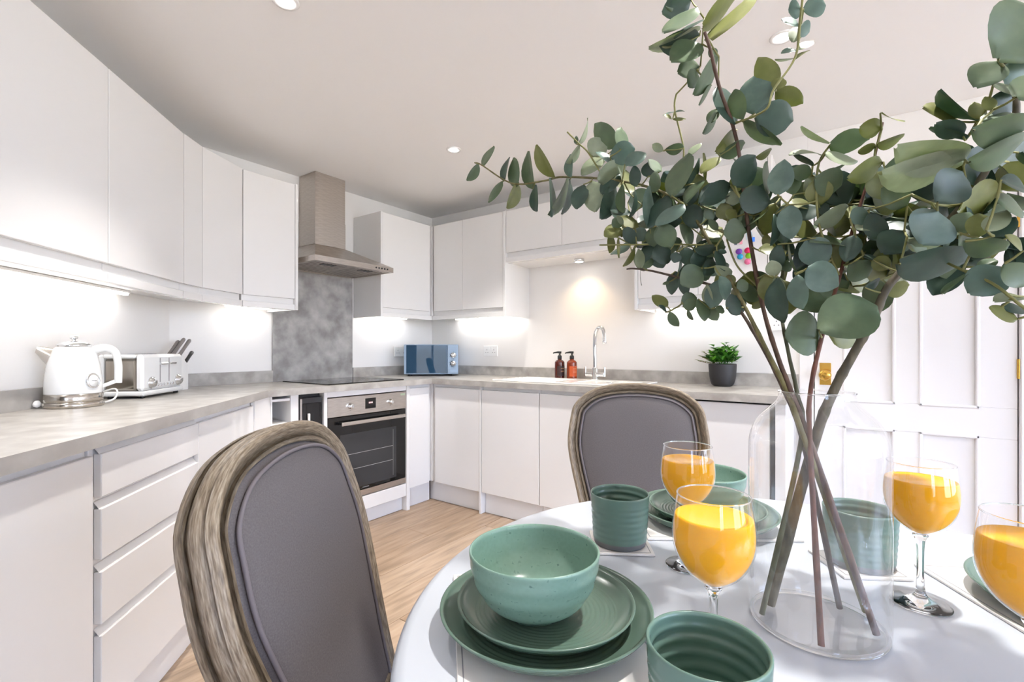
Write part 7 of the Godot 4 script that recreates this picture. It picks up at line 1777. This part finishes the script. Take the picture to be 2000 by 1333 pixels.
	[[0.0012, 0.5857, 0.0054, 0.0008, 0.5828, 0.0118], [0.0038, 0.6073, 0.0022, -0.0039, 0.6041, 0.0006], [0.0126, 0.6247, -0.0038, 0.0155, 0.6260, 0.0043], [0.0102, 0.3920, 0.0102, 0.0061, 0.3846, 0.0079], [0.0020, 0.5979, 0.0038, 0.0073, 0.5912, -0.0008], [0.0122, 0.4925, 0.0032, 0.0124, 0.4936, -0.0068], [0.0484, 0.5557, -0.0419, 0.0499, 0.5548, -0.0522], [0.0008, 0.5828, 0.0118, 0.0000, 0.5825, 0.0175], [-0.0039, 0.6041, 0.0006, -0.0052, 0.5942, -0.0058], [0.0288, 0.4712, -0.0124, 0.0364, 0.4709, -0.0010], [0.0484, 0.5557, -0.0419, 0.0345, 0.5575, -0.0431], [0.0038, 0.6073, 0.0022, 0.0109, 0.6110, 0.0167], [0.0499, 0.5548, -0.0522, 0.0518, 0.5655, -0.0595], [0.0073, 0.5080, 0.0066, -0.0058, 0.5047, 0.0178], [0.0010, 0.5545, 0.0083, 0.0039, 0.5502, -0.0089], [0.0409, 0.5268, -0.0361, 0.0544, 0.5178, -0.0444], [-0.0058, 0.5047, 0.0178, -0.0090, 0.5044, 0.0156], [-0.0052, 0.5942, -0.0058, -0.0026, 0.5952, -0.0152], [0.0348, 0.4994, -0.0255, 0.0480, 0.4887, -0.0376], [0.0557, 0.5827, -0.0437, 0.0728, 0.5806, -0.0317], [0.0667, 0.6301, -0.0154, 0.0681, 0.6316, 0.0059], [0.0039, 0.5502, -0.0089, 0.0016, 0.5545, -0.0147], [0.0378, 0.5132, -0.0315, 0.0182, 0.5156, -0.0441], [0.0499, 0.5548, -0.0522, 0.0646, 0.5526, -0.0591], [0.0345, 0.5575, -0.0431, 0.0243, 0.5602, -0.0518], [0.0544, 0.5178, -0.0444, 0.0522, 0.5019, -0.0507], [0.0008, 0.5707, 0.0070, -0.0254, 0.5721, -0.0056], [0.0364, 0.4709, -0.0010, 0.0504, 0.4786, 0.0067], [0.0061, 0.3846, 0.0079, 0.0142, 0.3838, -0.0186], [0.0073, 0.5080, 0.0066, -0.0110, 0.5135, -0.0180], [0.0681, 0.6316, 0.0059, 0.0619, 0.6074, 0.0151], [0.0010, 0.5545, 0.0083, -0.0296, 0.5530, 0.0181], [0.0504, 0.4786, 0.0067, 0.0417, 0.5051, 0.0067], [0.0417, 0.5051, 0.0067, 0.0364, 0.5250, 0.0147], [0.0646, 0.5526, -0.0591, 0.0747, 0.5473, -0.0603], [0.0243, 0.5602, -0.0518, 0.0204, 0.5618, -0.0591], [0.0747, 0.5473, -0.0603, 0.0655, 0.5322, -0.0649], [0.0364, 0.5250, 0.0147, 0.0358, 0.5452, -0.0059], [0.0728, 0.5806, -0.0317, 0.0859, 0.5803, -0.0619], [0.0417, 0.5051, 0.0067, 0.0420, 0.5114, 0.0152], [-0.0254, 0.5721, -0.0056, -0.0329, 0.5605, -0.0041], [0.0069, 0.3765, 0.0127, 0.0056, 0.3853, 0.0485], [0.0182, 0.5156, -0.0441, 0.0116, 0.5342, -0.0585], [0.0619, 0.6074, 0.0151, 0.0588, 0.5806, 0.0018], [0.0588, 0.5806, 0.0018, 0.0692, 0.5892, 0.0105], [0.0747, 0.5473, -0.0603, 0.0813, 0.5500, -0.0659], [0.0646, 0.5526, -0.0591, 0.0653, 0.5540, -0.0803], [0.0655, 0.5322, -0.0649, 0.0655, 0.5271, -0.0735], [-0.0329, 0.5605, -0.0041, -0.0402, 0.5577, -0.0031], [0.0175, 0.4778, -0.0008, -0.0230, 0.4635, 0.0081], [0.0518, 0.5655, -0.0595, 0.0407, 0.5731, -0.0863], [0.0141, 0.4082, 0.0068, -0.0234, 0.4201, 0.0288], [0.0116, 0.5342, -0.0585, 0.0011, 0.5268, -0.0580], [0.0619, 0.6074, 0.0151, 0.0632, 0.6055, 0.0291], [-0.0296, 0.5530, 0.0181, -0.0419, 0.5672, 0.0245], [0.0692, 0.5892, 0.0105, 0.0708, 0.5799, 0.0140], [0.0204, 0.5618, -0.0591, 0.0025, 0.5619, -0.0505], [-0.0296, 0.5530, 0.0181, -0.0451, 0.5446, 0.0131], [0.0813, 0.5500, -0.0659, 0.0893, 0.5555, -0.0704], [0.0407, 0.5731, -0.0863, 0.0336, 0.5663, -0.0878], [0.0859, 0.5803, -0.0619, 0.0800, 0.5872, -0.0854], [0.0653, 0.5540, -0.0803, 0.0679, 0.5406, -0.0844], [0.0681, 0.6316, 0.0059, 0.0656, 0.6405, 0.0331], [-0.0090, 0.5044, 0.0156, -0.0436, 0.5045, 0.0066], [0.0480, 0.4887, -0.0376, 0.0634, 0.4491, -0.0464], [0.0800, 0.5872, -0.0854, 0.0708, 0.5707, -0.0939], [0.0800, 0.5872, -0.0854, 0.0879, 0.5797, -0.0904], [0.0522, 0.5019, -0.0507, 0.0262, 0.4815, -0.0820], [0.0679, 0.5406, -0.0844, 0.0721, 0.5441, -0.0955], [0.0655, 0.5271, -0.0735, 0.0757, 0.5056, -0.0800], [0.0708, 0.5707, -0.0939, 0.0561, 0.5683, -0.1036], [0.0655, 0.5271, -0.0735, 0.0838, 0.5269, -0.0834], [-0.0230, 0.4635, 0.0081, -0.0191, 0.4561, 0.0440], [0.0800, 0.5872, -0.0854, 0.0847, 0.5989, -0.0986], [0.0838, 0.5269, -0.0834, 0.0803, 0.5226, -0.0870], [0.0859, 0.5803, -0.0619, 0.1165, 0.5681, -0.0457], [0.0721, 0.5441, -0.0955, 0.0815, 0.5474, -0.0944], [0.0561, 0.5683, -0.1036, 0.0629, 0.5755, -0.1060], [0.0893, 0.5555, -0.0704, 0.1021, 0.5513, -0.0777], [-0.0191, 0.4561, 0.0440, -0.0065, 0.4613, 0.0559], [0.0634, 0.4491, -0.0464, 0.0397, 0.4490, -0.0716], [0.0634, 0.4491, -0.0464, 0.0668, 0.4566, -0.0647], [0.0561, 0.5683, -0.1036, 0.0654, 0.5640, -0.1066], [0.0838, 0.5269, -0.0834, 0.0949, 0.5282, -0.0785], [0.0668, 0.4566, -0.0647, 0.0702, 0.4782, -0.0800], [0.0721, 0.5441, -0.0955, 0.0644, 0.5400, -0.1061], [0.0847, 0.5989, -0.0986, 0.0927, 0.5977, -0.1016], [0.0644, 0.5400, -0.1061, 0.0302, 0.5374, -0.1068], [0.0949, 0.5282, -0.0785, 0.0957, 0.5335, -0.0898], [0.0668, 0.4566, -0.0647, 0.0684, 0.4592, -0.0766], [0.1021, 0.5513, -0.0777, 0.1130, 0.5559, -0.0856], [0.0757, 0.5056, -0.0800, 0.0781, 0.5035, -0.0982], [0.0949, 0.5282, -0.0785, 0.0972, 0.5179, -0.0898], [0.0702, 0.4782, -0.0800, 0.0904, 0.4777, -0.0831], [0.0957, 0.5335, -0.0898, 0.1076, 0.5430, -0.0995], [0.0927, 0.5977, -0.1016, 0.1334, 0.5943, -0.0870], [0.0262, 0.4815, -0.0820, 0.0267, 0.4848, -0.1154], [0.0267, 0.4848, -0.1154, 0.0381, 0.4531, -0.1154], [0.0381, 0.4531, -0.1154, 0.0647, 0.4599, -0.1139]],
	[[0.1416, 0.4367, 0.0703, 0.1438, 0.4409, 0.0691], [0.1331, 0.4452, 0.0579, 0.1380, 0.4439, 0.0576], [0.1204, 0.4980, -0.0019, 0.1186, 0.5020, -0.0051], [0.1623, 0.4106, 0.0945, 0.1558, 0.4028, 0.0910], [0.1746, 0.3948, 0.0985, 0.1668, 0.3907, 0.0921], [0.1512, 0.5442, 0.0082, 0.1419, 0.5456, 0.0185], [0.0704, 0.4299, 0.0072, 0.0719, 0.4326, -0.0071], [0.1277, 0.5078, -0.0005, 0.1399, 0.5031, 0.0068], [0.1130, 0.4884, -0.0026, 0.1261, 0.4815, -0.0082], [0.1669, 0.5768, 0.0218, 0.1811, 0.5686, 0.0254], [0.1464, 0.5355, 0.0055, 0.1490, 0.5422, -0.0099], [0.1490, 0.5422, -0.0099, 0.1538, 0.5270, -0.0080], [0.1599, 0.4146, 0.0918, 0.1742, 0.4125, 0.0800], [0.1438, 0.4409, 0.0691, 0.1607, 0.4436, 0.0712], [0.1512, 0.5442, 0.0082, 0.1694, 0.5387, 0.0023], [0.1562, 0.6577, 0.0783, 0.1537, 0.6426, 0.0921], [0.1607, 0.4436, 0.0712, 0.1584, 0.4447, 0.0903], [0.1186, 0.5020, -0.0051, 0.1062, 0.5150, -0.0079], [0.0704, 0.4299, 0.0072, 0.0511, 0.4371, 0.0187], [0.1399, 0.5031, 0.0068, 0.1479, 0.4960, -0.0044], [0.1479, 0.4960, -0.0044, 0.1387, 0.4939, -0.0188], [0.1092, 0.5228, 0.0481, 0.1118, 0.5091, 0.0708], [0.1537, 0.6426, 0.0921, 0.1635, 0.6612, 0.1038], [0.1537, 0.6426, 0.0921, 0.1569, 0.6348, 0.0937], [0.1419, 0.5456, 0.0185, 0.1374, 0.5625, 0.0325], [0.1062, 0.5150, -0.0079, 0.1045, 0.5129, -0.0206], [0.1261, 0.4815, -0.0082, 0.1142, 0.4794, -0.0303], [0.1765, 0.6067, 0.0393, 0.1472, 0.6054, 0.0396], [0.1399, 0.5031, 0.0068, 0.1367, 0.4890, 0.0211], [0.1062, 0.5150, -0.0079, 0.0920, 0.5324, 0.0066], [0.1490, 0.5422, -0.0099, 0.1422, 0.5338, -0.0275], [0.0856, 0.4540, 0.0041, 0.0595, 0.4716, 0.0089], [0.1694, 0.5387, 0.0023, 0.1763, 0.5366, -0.0119], [0.1367, 0.4890, 0.0211, 0.1512, 0.4976, 0.0286], [0.1331, 0.4452, 0.0579, 0.1429, 0.4765, 0.0662], [0.1633, 0.5691, 0.0180, 0.1808, 0.5708, -0.0117], [0.0920, 0.5324, 0.0066, 0.0885, 0.5016, 0.0191], [0.1142, 0.4794, -0.0303, 0.1249, 0.4959, -0.0370], [0.1763, 0.5366, -0.0119, 0.1647, 0.5423, -0.0248], [0.1808, 0.5708, -0.0117, 0.1619, 0.5836, -0.0153], [0.1584, 0.4447, 0.0903, 0.1698, 0.4550, 0.0953], [0.1429, 0.4765, 0.0662, 0.1295, 0.4848, 0.0626], [0.1429, 0.4765, 0.0662, 0.1308, 0.4704, 0.0873], [0.1472, 0.6054, 0.0396, 0.1371, 0.5867, 0.0441], [0.1490, 0.5422, -0.0099, 0.1259, 0.5670, -0.0106], [0.1422, 0.5338, -0.0275, 0.1318, 0.5332, -0.0346], [0.1259, 0.5670, -0.0106, 0.1372, 0.5703, -0.0194], [0.0885, 0.5016, 0.0191, 0.0887, 0.4881, 0.0493], [0.1763, 0.5366, -0.0119, 0.1794, 0.5358, -0.0200], [0.1308, 0.4704, 0.0873, 0.1512, 0.4730, 0.0877], [0.0934, 0.5383, 0.0371, 0.0545, 0.5301, 0.0239], [0.1472, 0.6054, 0.0396, 0.1348, 0.6107, 0.0350], [0.0545, 0.5301, 0.0239, 0.0555, 0.5272, 0.0211], [0.1372, 0.5703, -0.0194, 0.1437, 0.5672, -0.0279], [0.1371, 0.5867, 0.0441, 0.1446, 0.5961, 0.0723], [0.1374, 0.5625, 0.0325, 0.1357, 0.5619, 0.0542], [0.1446, 0.5961, 0.0723, 0.1472, 0.6053, 0.0886], [0.1569, 0.6348, 0.0937, 0.1488, 0.6325, 0.1186], [0.1371, 0.5867, 0.0441, 0.1338, 0.5878, 0.0568], [0.1387, 0.4939, -0.0188, 0.1599, 0.4854, -0.0300], [0.1318, 0.5332, -0.0346, 0.1263, 0.5290, -0.0457], [0.1142, 0.4794, -0.0303, 0.0767, 0.4572, -0.0472], [0.1472, 0.6053, 0.0886, 0.1478, 0.6150, 0.1055], [0.1599, 0.4854, -0.0300, 0.1423, 0.4685, -0.0406], [0.1512, 0.4730, 0.0877, 0.1428, 0.4758, 0.1066], [0.1647, 0.5423, -0.0248, 0.1656, 0.5553, -0.0432], [0.1249, 0.4959, -0.0370, 0.1410, 0.5055, -0.0535], [0.1472, 0.6053, 0.0886, 0.1501, 0.5950, 0.0940], [0.0887, 0.4881, 0.0493, 0.0802, 0.4536, 0.0787], [0.1410, 0.5055, -0.0535, 0.1519, 0.5148, -0.0534], [0.1357, 0.5619, 0.0542, 0.1329, 0.5472, 0.0960], [0.1437, 0.5672, -0.0279, 0.1383, 0.5864, -0.0347], [0.1423, 0.4685, -0.0406, 0.1580, 0.4726, -0.0446], [0.0767, 0.4572, -0.0472, 0.0797, 0.4699, -0.0607], [0.1519, 0.5148, -0.0534, 0.1665, 0.5188, -0.0543], [0.1656, 0.5553, -0.0432, 0.1704, 0.5451, -0.0524], [0.1118, 0.5091, 0.0708, 0.1072, 0.5086, 0.1113], [0.1580, 0.4726, -0.0446, 0.1490, 0.4836, -0.0593], [0.1501, 0.5950, 0.0940, 0.1412, 0.5864, 0.0971], [0.1599, 0.4854, -0.0300, 0.1864, 0.4897, -0.0333], [0.1864, 0.4897, -0.0333, 0.1876, 0.4876, -0.0312], [0.1501, 0.5950, 0.0940, 0.1613, 0.5946, 0.1148], [0.0797, 0.4699, -0.0607, 0.1011, 0.4868, -0.0749], [0.1428, 0.4758, 0.1066, 0.1498, 0.5048, 0.1098], [0.1011, 0.4868, -0.0749, 0.1049, 0.5059, -0.0742], [0.1490, 0.4836, -0.0593, 0.1352, 0.4837, -0.0733], [0.1498, 0.5048, 0.1098, 0.1518, 0.5211, 0.1123], [0.1580, 0.4726, -0.0446, 0.1727, 0.4743, -0.0522], [0.1704, 0.5451, -0.0524, 0.1417, 0.5512, -0.0700], [0.1619, 0.5836, -0.0153, 0.1840, 0.6057, -0.0486], [0.1011, 0.4868, -0.0749, 0.1040, 0.4916, -0.0816], [0.1352, 0.4837, -0.0733, 0.1269, 0.4876, -0.0853], [0.1269, 0.4876, -0.0853, 0.1233, 0.4747, -0.0880], [0.1412, 0.5864, 0.0971, 0.1318, 0.5697, 0.1195], [0.1040, 0.4916, -0.0816, 0.1121, 0.4879, -0.0934]],
	[[-0.0454, 0.4537, -0.0546, -0.0437, 0.4545, -0.0509], [-0.0436, 0.4997, -0.0619, -0.0518, 0.5017, -0.0650], [-0.0508, 0.5901, -0.0697, -0.0470, 0.5878, -0.0614], [-0.0469, 0.5522, -0.0702, -0.0375, 0.5544, -0.0715], [-0.0436, 0.4997, -0.0619, -0.0384, 0.5055, -0.0551], [-0.0448, 0.5272, -0.0665, -0.0431, 0.5319, -0.0763], [-0.0683, 0.4475, -0.0417, -0.0777, 0.4354, -0.0422], [-0.0459, 0.4381, -0.0517, -0.0560, 0.4431, -0.0669], [-0.0522, 0.6015, -0.0681, -0.0577, 0.6058, -0.0861], [-0.0445, 0.4696, -0.0572, -0.0581, 0.4659, -0.0738], [-0.0488, 0.5730, -0.0713, -0.0254, 0.5736, -0.0708], [-0.0508, 0.5901, -0.0697, -0.0707, 0.5831, -0.0590], [-0.0436, 0.4997, -0.0619, -0.0213, 0.5053, -0.0718], [-0.0577, 0.6058, -0.0861, -0.0740, 0.5952, -0.0892], [-0.0459, 0.4381, -0.0517, -0.0155, 0.4365, -0.0535], [-0.0581, 0.4659, -0.0738, -0.0616, 0.4730, -0.0822], [-0.0470, 0.5878, -0.0614, -0.0512, 0.5729, -0.0397], [-0.0213, 0.5053, -0.0718, -0.0100, 0.4909, -0.0575], [-0.1135, 0.5247, -0.0245, -0.1083, 0.5517, -0.0014], [-0.0581, 0.4659, -0.0738, -0.0842, 0.4549, -0.0759], [-0.0431, 0.5319, -0.0763, -0.0610, 0.5186, -0.1015], [-0.0155, 0.4365, -0.0535, -0.0044, 0.4471, -0.0532], [-0.0431, 0.5319, -0.0763, -0.0182, 0.5311, -0.0991], [-0.0044, 0.4471, -0.0532, -0.0049, 0.4411, -0.0394], [-0.0213, 0.5053, -0.0718, -0.0015, 0.5283, -0.0582], [-0.0049, 0.4411, -0.0394, -0.0018, 0.4299, -0.0417], [-0.0182, 0.5311, -0.0991, -0.0315, 0.5354, -0.1115], [-0.0044, 0.4471, -0.0532, 0.0010, 0.4601, -0.0569], [-0.0740, 0.5952, -0.0892, -0.0835, 0.5964, -0.1036], [-0.0315, 0.5354, -0.1115, -0.0316, 0.5601, -0.1167], [-0.0182, 0.5311, -0.0991, -0.0114, 0.5194, -0.1013], [-0.0254, 0.5736, -0.0708, 0.0021, 0.5655, -0.0704], [-0.0581, 0.4659, -0.0738, -0.0347, 0.4494, -0.1037], [-0.0740, 0.5952, -0.0892, -0.0999, 0.6292, -0.0788], [-0.0316, 0.5601, -0.1167, -0.0090, 0.5878, -0.1090], [-0.0835, 0.5964, -0.1036, -0.1040, 0.5826, -0.0870], [-0.0347, 0.4494, -0.1037, -0.0229, 0.4393, -0.1088], [-0.0114, 0.5194, -0.1013, -0.0047, 0.5279, -0.1175], [-0.0842, 0.4549, -0.0759, -0.1200, 0.4625, -0.0986], [0.0010, 0.4601, -0.0569, 0.0227, 0.4696, -0.1040], [0.0227, 0.4696, -0.1040, 0.0254, 0.4773, -0.1189]],
]
